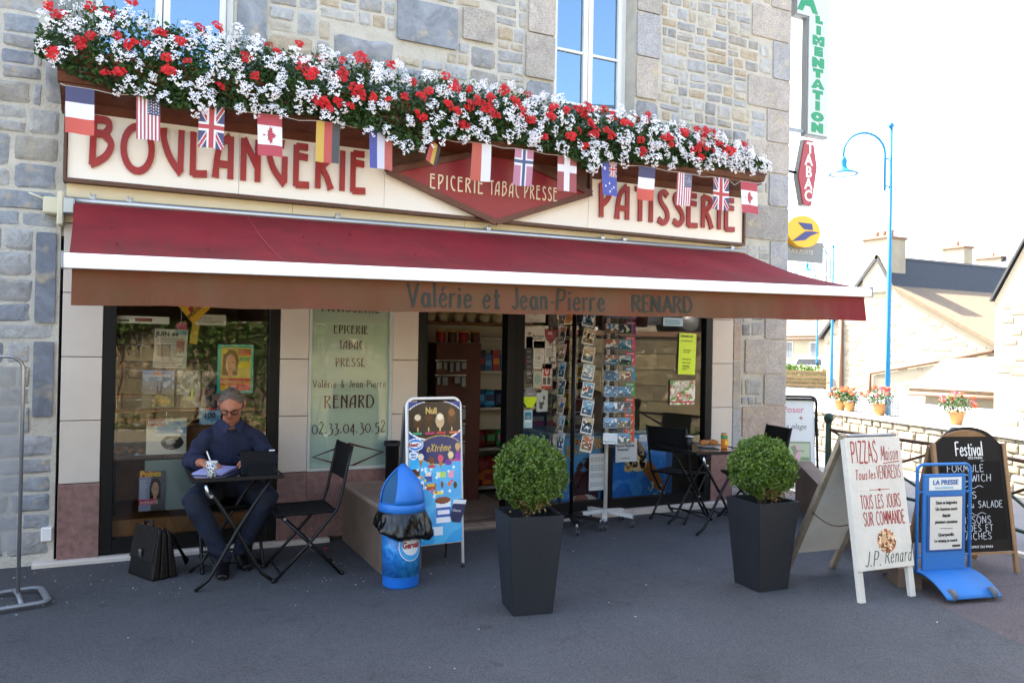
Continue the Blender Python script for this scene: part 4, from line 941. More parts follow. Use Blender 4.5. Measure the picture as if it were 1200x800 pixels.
def chimney(root, x, y, z0, z1, w=.9, d=.55, pots=3):
    mb = MB(); mb.box(x-d/2, x+d/2, y-w/2, y+w/2, z0, z1); c = mb.build('chimney', 'pale_render', root)
    mb = MB(); mb.bbox(x-d/2-.07, x+d/2+.07, y-w/2-.07, y+w/2+.07, z1, z1+.12, .02); mb.build('chimney_cap', 'pipe_brown', c)
    for k in range(pots):
        mb = MB(); yy = y+(k-(pots-1)/2)*w/(pots+.3); mb.lathe([(.10, z1+.12), (.085, z1+.3), (.11, z1+.42)], 10, c=(x, yy, 0)); mb.build('chimney_pot', 'brick', c)
def wall_stones(root, X, y0, y1, z0, z1, n, seed, s=(.25, .6), hh=(.14, .24), top=None):
    """scattered stones standing proud of a lime washed wall facing -x"""
    r = random.Random(seed); mb = MB()
    for k in range(n):
        vs, fs = stone_mesh(k); w_, h_ = r.uniform(*s), r.uniform(*hh); yy = r.uniform(y0, y1); zz = r.uniform(z0, min(z1, top(yy)-.4) if top else z1)
        mb.add([(X+v[1]*.008-.002, yy+v[0]*w_, zz+v[2]*h_) for v in vs], fs, 0, True)
    o = mb.build('wall_stones', mat('pale_stones', '#8b8271', .9, var=.12, vscale=3, bump=.5, bscale=20), root); stuff(o); return o
# --- big gable house (white wall, slate upper slope and tan lower slope)
HX = 30.
ga = lambda px, py: atX(px, py, HX)
hA = thing('gable_house', 'big blank sunlit gable with a dark slate roof behind the tallest blue lamp', 'house')
apx = ga(1030, 300); low = ga(1172, 408); far_ = ga(966, 395); k1 = ga(1048, 338)
mb = MB(); y_f, y_l = far_.y, low.y-.6
M = Matrix(((0, 1, 0, 0), (1, 0, 0, 0), (0, 0, 1, 0), (0, 0, 0, 1)))
mb.prism([(y_l, -1), (y_f, -1), (y_f, far_.z), (apx.y+.0, apx.z), (k1.y, k1.z), (low.y-.6, low.z-.3)], HX, HX+11, M=M); gw = mb.build('wall', 'lime_render', hA)
rd0 = ga(1034, 306); 
mb = MB(); L = 9.5
slab(mb, (HX-.15, apx.y, apx.z+.05), (HX-.15, k1.y-.1, k1.z+.05), (HX+L, k1.y-.1, k1.z+.05), (HX+L, apx.y, apx.z+.05), .14); slab(mb, (HX-.15, apx.y+.01, apx.z+.05), (HX+L, apx.y+.01, apx.z+.05), (HX+L, far_.y+.3, far_.z), (HX-.15, far_.y+.3, far_.z), .14)
mb.build('roof', 'slate_roof', hA)
mb = MB(); slab(mb, (HX-.2, k1.y-.05, k1.z+.12), (HX-.2, low.y-.8, low.z-.28), (HX+L+3, low.y-.8, low.z-.28), (HX+L+3, k1.y-.05, k1.z+.12), .12); mb.build('lower_roof', 'tile_roof', hA)
c1 = ga(1027, 300); chimney(hA, HX+.5, c1.y, apx.z-1.6, ga(1028, 281).z, 1.25, 1.2, 3)
c2 = atX(1122, 300, HX+L); chimney(hA, HX+L, c2.y, 4, c2.z+.35, 1.2, .7, 1)
# downpipe and the sloping gutter line on the gable
mb = MB(); a = ga(987, 375); b = ga(987, 474); mb.tube([(HX-.08, a.y, a.z), (HX-.08, b.y, b.z)], .09, 8); mb.build('downpipe', 'pipe_brown', hA)
mb = MB(); a = ga(1022, 437); b = ga(1166, 412); c = ga(1021, 470); mb.tube([(HX-.1, b.y, b.z), (HX-.1, a.y, a.z), (HX-.1, c.y, c.z)], .07, 8); mb.build('gutter', 'pipe_brown', hA)
wall_stones(hA, HX, y_l+.3, far_.y-.3, 0, 6, 160, 4, top=lambda y: np.interp(y, [low.y-.6, k1.y, apx.y, far_.y], [low.z-.3, k1.z, apx.z, far_.z]))
# --- lean-to shed in front of the gable
X0 = 25.; sx = lambda px, py: atX(px, py, X0)
hS = thing('lean_to_shed', 'low shed with a tan tiled lean-to roof against the big gable', 'shed')
e0, e1 = sx(1070, 458), sx(1168, 463); t0, t1 = atX(1108, 424, X0+3.5), atX(1172, 420, X0+3.5)
mb = MB(); slab(mb, (X0-.2, e1.y-.8, e1.z), (X0-.2, e0.y, e0.z), (X0+3.4, t0.y, t0.z), (X0+3.4, t1.y-.8, t1.z), .12); mb.build('roof', 'tile_roof', hS)
mb = MB(); mb.box(X0+.1, X0+3.3, e1.y-.6, e0.y-.4, -1, e1.z-.12); mb.build('wall', 'lime_render', hS)
mb = MB(); mb.tube([(X0-.26, e1.y-.8, e1.z-.08), (X0-.26, e0.y, e0.z-.08)], .07, 8); mb.build('gutter', 'pipe_brown', hS)
# --- near house cut by the right edge
X1 = 19.; nx_ = lambda px, py: atX(px, py, X1)
hD = thing('corner_house', 'pale stone house with a steep gable cut off by the right edge', 'house')
v0, v1 = nx_(1166, 352), nx_(1205, 280); mb = MB(); sl = (v1.z-v0.z)/(v1.y-v0.y); yr = v0.y-5; 
mb.prism([(v0.y, -1), (v0.y, v0.z), (yr+1, v0.z+sl*(yr+1-v0.y)), (yr-4, v0.z), (yr-4, -1)], X1, X1+9, M=M); mb.build('wall', 'lime_render', hD)
ap = (yr+1, v0.z+sl*(yr+1-v0.y)); mb = MB(); slab(mb, (X1-.05, v0.y+.12, v0.z+.0), (X1-.05, ap[0], ap[1]+.1), (X1+9, ap[0], ap[1]+.1), (X1+9, v0.y+.12, v0.z+.0), .05); slab(mb, (X1-.15, ap[0], ap[1]+.1), (X1-.15, yr-4.2, v0.z-.1), (X1+9, yr-4.2, v0.z-.1), (X1+9, ap[0], ap[1]+.1), .14); mb.build('roof', 'slate_roof', hD)
wall_stones(hD, X1, yr-2, v0.y-.2, 0, 6, 160, 5, top=lambda y: v0.z+sl*(y-v0.y)-.3)
# --- third house with chimney behind
hE = thing('back_house', 'grey slated house with a stone chimney stack behind the dark slate ridge', 'house'); p = atX(1168, 340, 46); q = atX(1128, 318, 46)
mb = MB(); mb.box(46.2, 52, p.y-6, q.y, -1, p.z-.4); mb.build('wall', 'pale_render', hE)
mb = MB(); slab(mb, (46, p.y-6.2, p.z-.4), (46, q.y+.2, p.z-.4), (49, q.y+.2, q.z+.9), (49, p.y-6.2, q.z+.9), .15); slab(mb, (49, p.y-6.2, q.z+.9), (49, q.y+.2, q.z+.9), (52.2, q.y+.2, p.z-.4), (52.2, p.y-6.2, p.z-.4), .15); mb.build('roof', 'slate_roof', hE)
cc = atX(1164, 304, 49); chimney(hE, 49, cc.y, p.z, cc.z, 1.6, 1.0, 1)
# --- far house left with windows
X2 = 52.; f2 = lambda px, py: atX(px, py, X2)
hC = thing('far_house', 'far white house with small windows seen just right of the shop corner', 'house')
a, b = f2(905, 396), f2(975, 396); rz = f2(930, 372).z
mb = MB(); mb.box(X2, X2+7, b.y, a.y, -1, a.z); cw = mb.build('wall', 'lime_render', hC)
mb = MB(); slab(mb, (X2-.3, b.y-.2, a.z), (X2-.3, a.y+.2, a.z), (X2+3.5, a.y+.2, rz), (X2+3.5, b.y-.2, rz), .2); slab(mb, (X2+3.5, b.y-.2, rz), (X2+3.5, a.y+.2, rz), (X2+7.3, a.y+.2, a.z), (X2+7.3, b.y-.2, a.z), .2); mb.build('roof', 'tile_roof', hC)
mb = MB(); mb.tube([(X2-.34, b.y-.2, a.z-.08), (X2-.34, a.y+.2, a.z-.08)], .08, 6); mb.build('gutter', 'pipe_brown', hC)
for px, py in ((925, 410), (954, 411), (924, 434), (937, 434)):
    c = f2(px, py); mb = MB(); mb.box(X2-.05, X2-.01, c.y-.42, c.y+.42, c.z-.75, c.z+.75); wq = mb.build('window', 'white_frame', hC)
    mb = MB()
    for s in (-1, 1): mb.box(X2-.08, X2-.052, c.y+.02*s if s > 0 else c.y-.36, c.y+.36 if s > 0 else c.y-.02, c.z-.68, c.z+.68)
    mb.build('pane', mat('far_pane', '#5a646e', .2), wq)
# --- hedge, timber fence, parked car, low wall in the distance
mat('hedge_green', '#4f6a2c', .7, var=.3, trans=.2)
def clump(name, c, s, n, size, m, seed, parent=None):
    def fn(r, n):
        d = r.normal(size=(n, 3)); d /= np.linalg.norm(d, axis=1)[:, None]; q = (r.rand(n, 1)**.4)*(1+.18*np.sin(d[:, :1]*7+d[:, 2:]*5)); return d*q*np.array(s)
    V, F = leaf_cloud(n, fn, size, seed); return np_mesh(name, V, F, m, parent, loc=c)
h = atD(929, 440, 40); o = clump('hedge', (h.x, h.y, h.z), (1.5, 2.0, .6), 2500, .10, 'hedge_green', 5); tag(o, 'clipped green hedge on top of the far timber fence', 'hedge')
fn_ = atD(931, 456, 38); tf = thing('timber_fence', 'low weathered timber fence under the far hedge', 'fence', (fn_.x, fn_.y, 0), R_(-50))
for k in range(4):
    mb = MB(); mb.bbox(-1.3, 1.4, -.03, .03, .05+k*.2, .22+k*.2, .01); mb.build('board', mat('weathered_wood', '#8b7350', .85, var=.2, rnd_obj=.15), tf)
for x in (-1.25, 1.35):
    mb = MB(); mb.box(x-.06, x+.06, .035, .15, -.1, .9); mb.build('post', 'weathered_wood', tf)
def car(name, label, loc, rz, paint, group=None):
    """estate car, 4.2 m long, nose towards +x"""
    g = thing(name, label, 'car', loc, rz, group); hwid = .84
    prof = [(-2.05, .35), (-2.1, .62), (-2.02, .92), (-1.85, 1.0), (-1.35, 1.42), (-.9, 1.47), (.2, 1.45), (.55, 1.36), (1.1, .98), (1.75, .86), (2.02, .70), (2.08, .50), (2.02, .30)]
    mb = MB(); n = len(prof); rows = []
    for y, sc_, inz in ((-hwid, 1, 0), (-hwid*.97, 1, .0), (hwid*.97, 1, 0), (hwid, 1, 0)): pass
    ys = [-1, -.93, -.5, 0, .5, .93, 1]; vs = []
    for yy in ys:
        for (x, z) in prof:
            t = max(0, (z-.95)/.5); w_ = hwid*(1-.20*t); vs.append((x*(1-.03*abs(yy)**3), yy*w_, z-.03*abs(yy)**4))
    fs = []
    for j in range(len(ys)-1):
        for i in range(n): fs.append((j*n+i, j*n+(i+1) % n, (j+1)*n+(i+1) % n, (j+1)*n+i))
    fs += [tuple(range(n)), tuple(range(len(ys)*n-1, (len(ys)-1)*n-1, -1))]
    mb.add(vs, fs, 0, True); mb.build('body', paint, g)
    gm = mat('car_glass', '#0d1216', .08); 
    for s in (-1, 1):
        mb = MB(); q = lambda x, z: (x, s*(hwid*(1-.20*max(0, (z-.95)/.5))+.004-.0*x), z-.03)
        mb.add([q(-1.6, 1.05), q(-1.2, 1.38), q(-.55, 1.40), q(-.55, 1.03)], [(0, 1, 2, 3)]); mb.add([q(-.48, 1.03), q(-.48, 1.40), q(.15, 1.39), q(.45, 1.32), q(.95, 1.02)], [(0, 1, 2, 3, 4)]); mb.build('side_window', gm, g)
    mb = MB(); mb.add([(.60, -.62, 1.355), (.60, .62, 1.355), (1.08, .72, 1.01), (1.08, -.72, 1.01)], [(0, 1, 2, 3)]); mb.build('windscreen', gm, g)
    mb = MB(); mb.add([(-1.42, -.6, 1.39), (-1.42, .6, 1.39), (-1.84, .7, 1.03), (-1.84, -.7, 1.03)], [(0, 1, 2, 3)]); mb.build('rear_window', gm, g)
    for x in (-1.3, 1.3):
        for s in (-1, 1):
            mb = MB(); Mr = Matrix.Rotation(R_(90), 4, 'X'); mb.lathe([(.0, -.10), (.27, -.10), (.31, -.07), (.31, .07), (.27, .10), (0, .10)], 20, c=(x, s*(hwid-.09), .31), M=Mr); wv = mb.build('wheel', mat('tyre', '#151515', .8), g)
            mb = MB(); mb.lathe([(0, -.115), (.19, -.112), (.20, -.10), (.20, .10), (.19, .112), (0, .115)], 14, c=(x, s*(hwid-.09), .31), M=Mr); mb.build('rim', 'alu', wv)
    for s in (-1, 1):
        mb = MB(); mb.bbox(1.93, 2.06, s*.62-.15, s*.62+.15, .60, .72, .02); mb.build('headlight', 'lamp_white', g)
        mb = MB(); mb.bbox(-2.1, -2.0, s*.68-.12, s*.68+.12, .66, .92, .02); mb.build('tail_light', mat('tail_red', '#a01414', .3), g)
    return g
silver = mat('silver_paint', '#8f9498', .3, metal=.6, coat=.6); white_p = mat('white_paint', '#c9ccd0', .35, coat=.5)
c = atD(950, 462, 47); car('parked_car', 'pale car parked beyond the timber fence, far down the street', (c.x, c.y, 0), R_(215), white_p)
# --- low stone wall along the street with flower pots on it
pA = Vector((9.30, -1.6, 0)); pB = Vector((9.72, -.2, 0)); pC = Vector((10.3, 2.45, 0)); pD = Vector((11.9, 7.6, 0))
ramp_rand_mat('sun_rubble', ['#8f8778', '#857e70', '#999081', '#8d8370', '#837f77'], dark=.9, vs=6)
gw_ = thing('garden_wall', 'low sunlit rubble wall across the street carrying pots of geraniums', 'wall', (0, 0, 0))
pts = [Vector((8.9, -3.2, 0)), pA, pB, pC, pD]; zt_ = [.70, .70, .70, .70, .72]
mb = MB()
for a, b in zip(pts[:-1], pts[1:]):
    d = (b-a).normalized(); n_ = Vector((d.y, -d.x, 0)); L = (b-a).length; mb2 = [a, b, b+n_*.35, a+n_*.35]
    mb.add([Vector((v.x, v.y, -.1)) for v in mb2]+[Vector((v.x, v.y, .64)) for v in mb2], [(3, 2, 1, 0), (4, 5, 6, 7), (0, 1, 5, 4), (1, 2, 6, 5), (2, 3, 7, 6), (3, 0, 4, 7)])
core = mb.build('core', 'pale_render', gw_)
r = random.Random(44); rubs = stones_for('sun_rubble', 10); cnt = 0
for a, b in zip(pts[:-1], pts[1:]):
    d = (b-a).normalized(); n_ = Vector((d.y, -d.x, 0)); L = (b-a).length; ang = math.atan2(d.y, d.x)+math.pi
    z = 0.0
    while z < .62:
        h = min(r.uniform(.09, .15), .64-z); x = 0
        while x < L-.05:
            w_ = min(r.uniform(.16, .36), L-x)
            if cnt < 290:
                o = bpy.data.objects.new('stone', r.choice(rubs)); o.parent = core; COL.objects.link(o); p = a+d*(x+w_/2); o.location = (p.x-n_.x*.004, p.y-n_.y*.004, z+h/2); o.rotation_euler = (0, 0, ang); o.scale = (w_-.02, r.uniform(.008, .02), h-.008); cnt += 1
            x += w_
        z += h
    x = 0
    while x < L:
        w_ = min(r.uniform(.4, .6), L-x); p = a+d*(x+.005); q = a+d*(x+w_-.005); mb = MB(); off = n_*.175; mb.bar((p.x+off.x, p.y+off.y, .67), (q.x+off.x, q.y+off.y, .67), .42, .058); mb.build('coping_stone', 'kerb', gw_); x += w_
def wall_pt(px):    # a point on the wall line seen at this column
    best = None
    for a, b in zip(pts[:-1], pts[1:]):
        for k in range(60):
            p = a.lerp(b, k/60); v = p-CP; sx_ = 600+FPX*v.dot(RT)/v.dot(FW)
            if best is None or abs(sx_-px) < best[0]: best = (abs(sx_-px), p, (b-a).normalized())
    return best[1]+Vector((best[2].y, -best[2].x, 0))*.17
mat('petal_orange', '#d9501c', .6, trans=.2); mat('pot_clay', '#b98a5e', .8, var=.1)
def flower_pot(px, label, s=1., cols=('petal_orange', 'petal_pink'), seed=0):
    p = wall_pt(px); g = thing('flower_pot', label, 'flower pot', (p.x, p.y, .70), 0, 'flower pots on the low wall')
    mb = MB(); mb.lathe([(.055*s, 0), (.085*s, .13*s), (.095*s, .13*s), (.095*s, .155*s), (.08*s, .155*s), (.07*s, .12*s)], 16); mb.build('pot', 'pot_clay', g)
    def fn(r, n):
        d = r.normal(size=(n, 3)); d /= np.linalg.norm(d, axis=1)[:, None]; return d*(r.rand(n, 1)**.4)*np.array((.17, .20, .11))*s+np.array((0, .02, .24*s))
    V, F = leaf_cloud(320, fn, .022, seed); o = np_mesh('foliage', V, F, 'leaf', g); stuff(o)
    r = random.Random(seed)
    for k in range(15):
        a = r.uniform(0, 6.28); e = r.uniform(-.2, 1.3); col = cols[k % len(cols)]
        V, F = floret_cluster(seed*50+k, 12, .03, .03, .02, .015); mb = MB(); mb.add(V, F); o = mb.build('blossom', col, g, False)
        o.location = (math.cos(a)*math.cos(e)*.17*s, math.sin(a)*math.cos(e)*.21*s, (.25+math.sin(e)*.12)*s); o.rotation_euler = (-.6, 0, -R_(50)+r.uniform(-.5, .5))
flower_pot(1108, 'terracotta pot of orange and pink geraniums above the blackboard', 1.15, seed=1); flower_pot(1018, 'pot of pink and orange geraniums left of the tall blue lamp post', 1.15, seed=2)
flower_pot(983, 'small pot of orange flowers, second along the wall from the shop corner', 1.0, ('petal_orange',), 3); flower_pot(973, 'orange flowers nearest the shop corner on the wall', 1.05, ('petal_orange',), 4)
flower_pot(1196, 'pot with a few flowers at the right edge on the wall', .6, ('petal_orange', 'petal_white'), 6)
# wire fence panel between the pots
for (pa, pb, lb) in ((990, 1012, 'grey wire fence panel on the wall between two flower pots'), (1026, 1040, 'short wire fence panel on the wall beside the blue lamp post')):
    a, b = wall_pt(pa), wall_pt(pb); g = thing('wire_panel', lb, 'fence', (0, 0, 0), 0); mb = MB()
    for k in range(7): z = .72+k*.04; mb.tube([(a.x, a.y, z), (b.x, b.y, z)], .006, 5)
    for k in range(9): p = a.lerp(b, k/8); mb.tube([(p.x, p.y, .70), (p.x, p.y, .98)], .005, 5)
    mb.build('mesh_wires', mat('galvanised', '#55636a', .5, metal=.5), g)
# --- lamp posts
def lamp_post(name, label, base, H, arm, r0, s=1.):
    g = thing('street_lamp', label, 'street lamp', (base[0], base[1], 0), 0, 'blue street lamps')
    mb = MB(); mb.tube([(0, 0, -.1), (0, 0, H*.35), (0, 0, H)], [r0, r0*.75, r0*.6], 12); mb.lathe([(0, H-.01), (r0*1.1, H+.03), (r0*.8, H+.10), (0, H+.13)], 10); mb.build('pole', 'blue_post', g)
    mb = MB(); P = []; ax = Vector((-RT.x, -RT.y, 0)).normalized()
    R = arm/2; zc = H-.10-R
    P = [Vector((0, 0, zc-.75))+ax*(.16*s), Vector((0, 0, zc))+ax*(.16*s)]
    for k in range(1, 13):
        a = math.pi*k/12; P.append(ax*(.16*s+R-R*math.cos(a))+Vector((0, 0, zc+R*math.sin(a)*1.0)))
    P.append(P[-1]+Vector((0, 0, -.15))); mb.tube(P, .035*s, 8)
    for z in (zc-.65, zc-.1): mb.tube([(0, 0, z), ax*.16*s+Vector((0, 0, z))], .025*s, 6)
    mb.build('arm', 'blue_post', g); e = P[-1]
    mb = MB(); mb.lathe([(.05*s, .08), (.10*s, .0), (.09*s, -.15*s), (.14*s, -.25*s), (.40*s, -.36*s), (.41*s, -.39*s), (.38*s, -.39*s), (.12*s, -.30*s), (0, -.30*s)], 20, c=e); sh = mb.build('lamp_shade', 'blue_post', g)
    mb = MB(); mb.lathe([(.0, -.42*s), (.18*s, -.41*s), (.33*s, -.38*s), (.33*s, -.37*s), (0, -.36*s)], 16, c=e); mb.build('lamp_glass', 'lamp_white', sh)
b = atD(1041, 400, 16); t_ = atD(1048.5, 150, 16); lamp_post('l', 'tallest blue street lamp with a curved arm, right of the house corner', (b.x, b.y), t_.z, .84, .058, .72)
b = atD(975, 400, 34); t_ = atD(978, 290, 34); lamp_post('l', 'thin blue street lamp beside the post sign plate, second nearest', (b.x, b.y), t_.z, 1.0, .07, .7)
b = atD(957, 430, 46); t_ = atD(957, 308, 46); lamp_post('l', 'farthest blue street lamp, its shade peeping out under the grey plate', (b.x, b.y), t_.z, 1.1, .07, 1.0)
# --- green iron railing at the pavement edge
rl = thing('iron_railing', 'green iron railing with ball-topped posts along the pavement edge behind the boards', 'railing')
P0 = atZ(968, 596); P1 = Vector((7.95, -.95, 0)); 
posts = [(6.95, .35), (7.62, -1.42), (7.9, -3.05)]
pp = [atD(970, 560, 9.35), atD(1118, 560, 7.75), atD(1262, 560, 6.2)]; pp = [Vector((v.x, v.y, 0)) for v in pp]
for v in pp:
    mb = MB(); mb.tube([(v.x, v.y, -.05), (v.x, v.y, .80)], .035, 10); mb.lathe([(0, .78), (.035, .80), (.055, .84), (.058, .86), (.05, .895), (.03, .915), (0, .92)], 12, c=(v.x, v.y, 0)); mb.build('post', 'green_iron', rl)
for a, b in zip(pp[:-1], pp[1:]):
    a2, b2 = a.lerp(b, .03), a.lerp(b, .97); up_ = Vector((0, 0, 1))
    for z in (.72, .12):
        mb = MB(); mb.tube([a+up_*z, b+up_*z], .018, 8); mb.build('rail', 'rust_rail' if z > .5 else 'green_iron', rl)
    mid = a.lerp(b, .5)
    for z0, z1, q in ((.72, .12, 1), (.12, .72, 1)):
        mb = MB(); off = Vector((0, 0, 0)) if z0 > z1 else Vector((.02, -.03, 0)); mb.tube([a2+off+up_*z0, b2+off+up_*z1], .014, 6); mb.build('diagonal', 'rust_rail' if z0 < z1 else 'green_iron', rl)
# ================================================================== CORNER SIGNS on the side wall
mat('sign_white', '#bac2c0', .35); mat('sign_green', '#0b8a56', .4); mat('sign_grey', '#8b8f92', .4, metal=.4); mat('tabac_red', '#a8323c', .4); mat('post_yellow', '#f2b40a', .35); mat('post_blue', '#2a3578', .4); mat('plate_grey', '#7d8083', .45); mat('post_grey_letters', '#c4c6c8', .5)
YS = .5; q = lambda px, py: atY(px, py, YS)
al = thing('shop_blade_sign', 'tall narrow white illuminated box sign with green letters reading downward', 'sign', (0, 0, 0))
x0, x1 = q(946, 80).x, q(972, 80).x; zb_, zk = q(960, 161).z, q(940, 19).z; xl_ = x0-.20
mb = MB(); mb.prism([(x0, zb_), (x1, zb_), (x1, 6.4), (xl_, 6.4), (xl_, zk), (x0, zk)], YS+.012, YS+.09); mb.build('case', 'sign_grey', al)
mb = MB(); mb.prism([(x0+.02, zb_+.02), (x1-.02, zb_+.02), (x1-.02, 6.36), (xl_+.02, 6.36), (xl_+.02, zk+.02), (x0+.02, zk+.02)], YS-.004, YS+.010); fc = mb.build('face', 'sign_white', al)
mb = MB(); mb.box(6.6, x0, YS+.03, YS+.06, zb_+.03, zb_+.07); mb.box(6.6, xl_, YS+.03, YS+.06, zk+.2, zk+.24); mb.build('bracket', 'sign_grey', al)
zs_ = [(57, 85, 'L'), (85, 120, 'I')]
tops = [(61, 83, 'L'), (95, 122, 'I'), (130, 160, 'M'), (169, 198, 'E'), (207, 238, 'N'), (246, 273, 'T'), (283, 312, 'A'), (322, 350, 'T'), (360, 388, 'I'), (398, 427, 'O'), (436, 466, 'N')]
xc = (x0+x1)/2-.01
for t0_, t1_, ch in tops:
    za, zb2 = q(960, t0_/3).z, q(960, t1_/3).z; hgt = za-zb2
    text(ch, hgt*1.22, 'sign_green', (xc, YS-.006, zb2+hgt*.06), fc, 'letter', align='CENTER', bold=.016, xs=1.75)
text('A', .36, 'sign_green', (x0-.01, YS-.006, q(955, 15).z), fc, 'letter', align='CENTER', bold=.02, xs=1.15)
# tobacco lozenge
tb = thing('tobacco_sign', 'elongated red lozenge sign with white letters reading downward', 'sign', (0, 0, 0))
za, zc2, zm = q(955, 165).z, q(945, 241).z, q(945, 200).z; xa_, xb_ = q(935, 205).x+.01, q(957, 205).x; xm = (xa_+xb_)/2; hw = (xb_-xa_)/2+.01
lz = [(xm-hw*.45, zc2), (xm+hw*.45, zc2), (xm+hw, (za+zc2)/2+.08), (xm+hw*.55, za), (xm-hw*.35, za), (xm-hw, (za+zc2)/2-.05)]
mb = MB(); mb.prism(lz, YS+.012, YS+.075); mb.build('case', 'sign_grey', tb)
mb = MB(); cxm = sum(p[0] for p in lz)/6; czm = sum(p[1] for p in lz)/6; mb.prism([(cxm+(x-cxm)*.94, czm+(z-czm)*.97) for x, z in lz], YS-.004, YS+.010); tf_ = mb.build('face', 'tabac_red', tb)
for i, ch in enumerate('TABAC'):
    z = za-.04-(za-zc2-.08)*(i+1)/5+.02; text(ch, .185, 'lamp_white', (xm+.01+(-.00 if i else .02), YS-.006, z), tf_, 'letter', align='CENTER', bold=.006)
mb = MB(); mb.tube([(6.6, YS+.05, 3.80), (xa_+.02, YS+.05, 3.80)], .018, 8); mb.build('bracket', 'dark_frame', tb)
# post disc and plate
po = thing('post_disc', 'round yellow disc sign with a blue bird emblem at the house corner', 'sign', (0, 0, 0)); pc = q(941, 271.5); rr_ = q(960, 271).x-pc.x; 
cpts = [(pc.x+rr_*math.cos(2*math.pi*k/40)*1.0, pc.z+rr_*.72*math.sin(2*math.pi*k/40)*.98) for k in range(40)]; rz_ = (q(941, 253).z-q(941, 290).z)/2
cpts = [(pc.x+rr_*math.cos(2*math.pi*k/40), pc.z+rz_*math.sin(2*math.pi*k/40)) for k in range(40)]
mb = MB(); mb.prism(cpts, YS-.02, YS+.06); mb.build('disc', 'post_yellow', po)
def bird(pts): return [(pc.x+x*rr_, pc.z+z*rr_) for x, z in pts]
mb = MB(); mb.prism(bird([(-.40, .38), (.45, .38), (.52, .10), (.0, .10)]), YS-.026, YS-.021); mb.prism(bird([(-.75, -.50), (.08, -.08), (.9, .02), (.45, .04), (.05, .0)]), YS-.028, YS-.0215)
mb.prism(bird([(-.75, -.50), (.02, -.04), (.9, .02), (.40, -.16), (.05, -.38)]), YS-.0255, YS-.0205)
mb.build('bird_emblem', 'post_blue', po)
mb = MB(); mb.tube([(6.6, YS+.02, pc.z), (pc.x-rr_*.8, YS+.02, pc.z)], .018, 8); mb.build('bracket', 'plate_grey', po)
pl = thing('post_plate', 'flat grey plate with pale capitals hanging below the yellow disc', 'sign', (0, 0, 0)); a, b = q(900, 284), q(970, 308)
mb = MB(); mb.bbox(6.72, b.x, YS+.07, YS+.10, b.z, q(970, 284).z, .004); pp_ = mb.build('plate', 'plate_grey', pl)
text('RELAIS POSTE', .070, 'post_grey_letters', (7.10, YS+.068, (b.z+q(970, 284).z)/2-.03), pp_, shear=.2, xs=1.05, sp=1.1)
mb = MB(); mb.tube([(6.6, YS+.1, 2.85), (6.75, YS+.085, 2.85)], .015, 6); mb.tube([(b.x-.02, YS+.085, 2.98), (b.x+.06, YS+.085, 2.9), (b.x+.08, YS+.085, 2.6), (b.x+.07, YS+.085, 2.5)], .008, 6); mb.build('bracket', 'plate_grey', pl)
# ================================================================== BEHIND THE CAMERA (seen in the shop windows)
ramp_rand_mat('retaining_stone', ['#7c7056', '#6d6450', '#857a5e', '#746b52', '#68604e'], dark=.65, vs=4)
rw = thing('retaining_wall', 'tall sunlit retaining wall of tan blocks across the street, seen only reflected in the shop windows', 'wall', (0, 0, 0))
A = Vector((-9, -13.6, 0)); B = Vector((12.6, -5.0, 0)); d = (B-A).normalized(); n_ = Vector((d.y, -d.x, 0)); L = (B-A).length; Hh = 1.9
mb = MB(); vs = [A, B, B+n_*.5, A+n_*.5]; mb.add([Vector((v.x, v.y, -.1)) for v in vs]+[Vector((v.x, v.y, Hh)) for v in vs], [(3, 2, 1, 0), (4, 5, 6, 7), (0, 1, 5, 4), (1, 2, 6, 5), (2, 3, 7, 6), (3, 0, 4, 7)]); rc = mb.build('core', 'mortar', rw)
r = random.Random(9); bmesh_ = block_mesh('retaining_stone'); ang = math.atan2(d.y, d.x)+math.pi; cnt = 0
for row in range(6):
    x = -r.random()*.5
    while x < L:
        w_ = r.uniform(.5, .95)
        if cnt < 280:
            x_ = max(x, 0); o = bpy.data.objects.new('stone', bmesh_); o.parent = rc; COL.objects.link(o); p = A+d*(x_+min(w_, L-x_)/2); o.location = (p.x-n_.x*.001, p.y-n_.y*.001, row*.31+.155); o.rotation_euler = (0, 0, ang); o.scale = (w_-.02-(x_-x), .03+r.random()*.02, .295); cnt += 1
        x += w_
mb = MB(); q0 = A+n_*.22; q1 = B+n_*.22; mb.bar((q0.x, q0.y, 1.95), (q1.x, q1.y, 1.95), .62, .10); mb.build('coping', 'pipe_brown', rw)
up = MB(); vs = [A+n_*.53, B+n_*.53, B+n_*14, A+n_*14]; up.add([Vector((v.x, v.y, 1.93)) for v in vs], [(0, 1, 2, 3)]); o = up.build('upper_street', 'road'); struct(o)
car('silver_car', 'silver car on the upper street, reflected in the right shop window', tuple(A+d*(L*.955)+n_*2.0+Vector((0, 0, 1.93))), math.atan2(d.y, d.x)+math.pi, silver)
V, F = leaf_cloud(900, lambda r, n: np.stack([r.uniform(0, L, n), r.normal(size=n)*.12, np.abs(r.normal(size=n))*.14], 1), .06, 77); g = np_mesh('weeds', V, F, 'hedge_green'); stuff(g); tag(g, 'ragged green weeds along the foot of the retaining wall', 'weeds'); g.location = A-n_*.12; g.rotation_euler = (0, 0, math.atan2(d.y, d.x))
ivy = thing('ivy', 'dense green ivy and shrubs hanging over the left half of the retaining wall', 'shrub', (A.x, A.y, 0), math.atan2(d.y, d.x))
V, F = leaf_cloud(9000, lambda r, n: (lambda x: np.stack([x, .12+np.abs(r.normal(size=n))*.12, np.clip(2.1-np.abs(r.normal(size=n))*(.55+.4*np.sin(x*1.7)), .1, 2.6)+r.rand(n)*.5], 1))(r.uniform(5, L*.66, n)), .055, 91); stuff(np_mesh('foliage', V, F, 'hedge_green', ivy)); mb = MB()
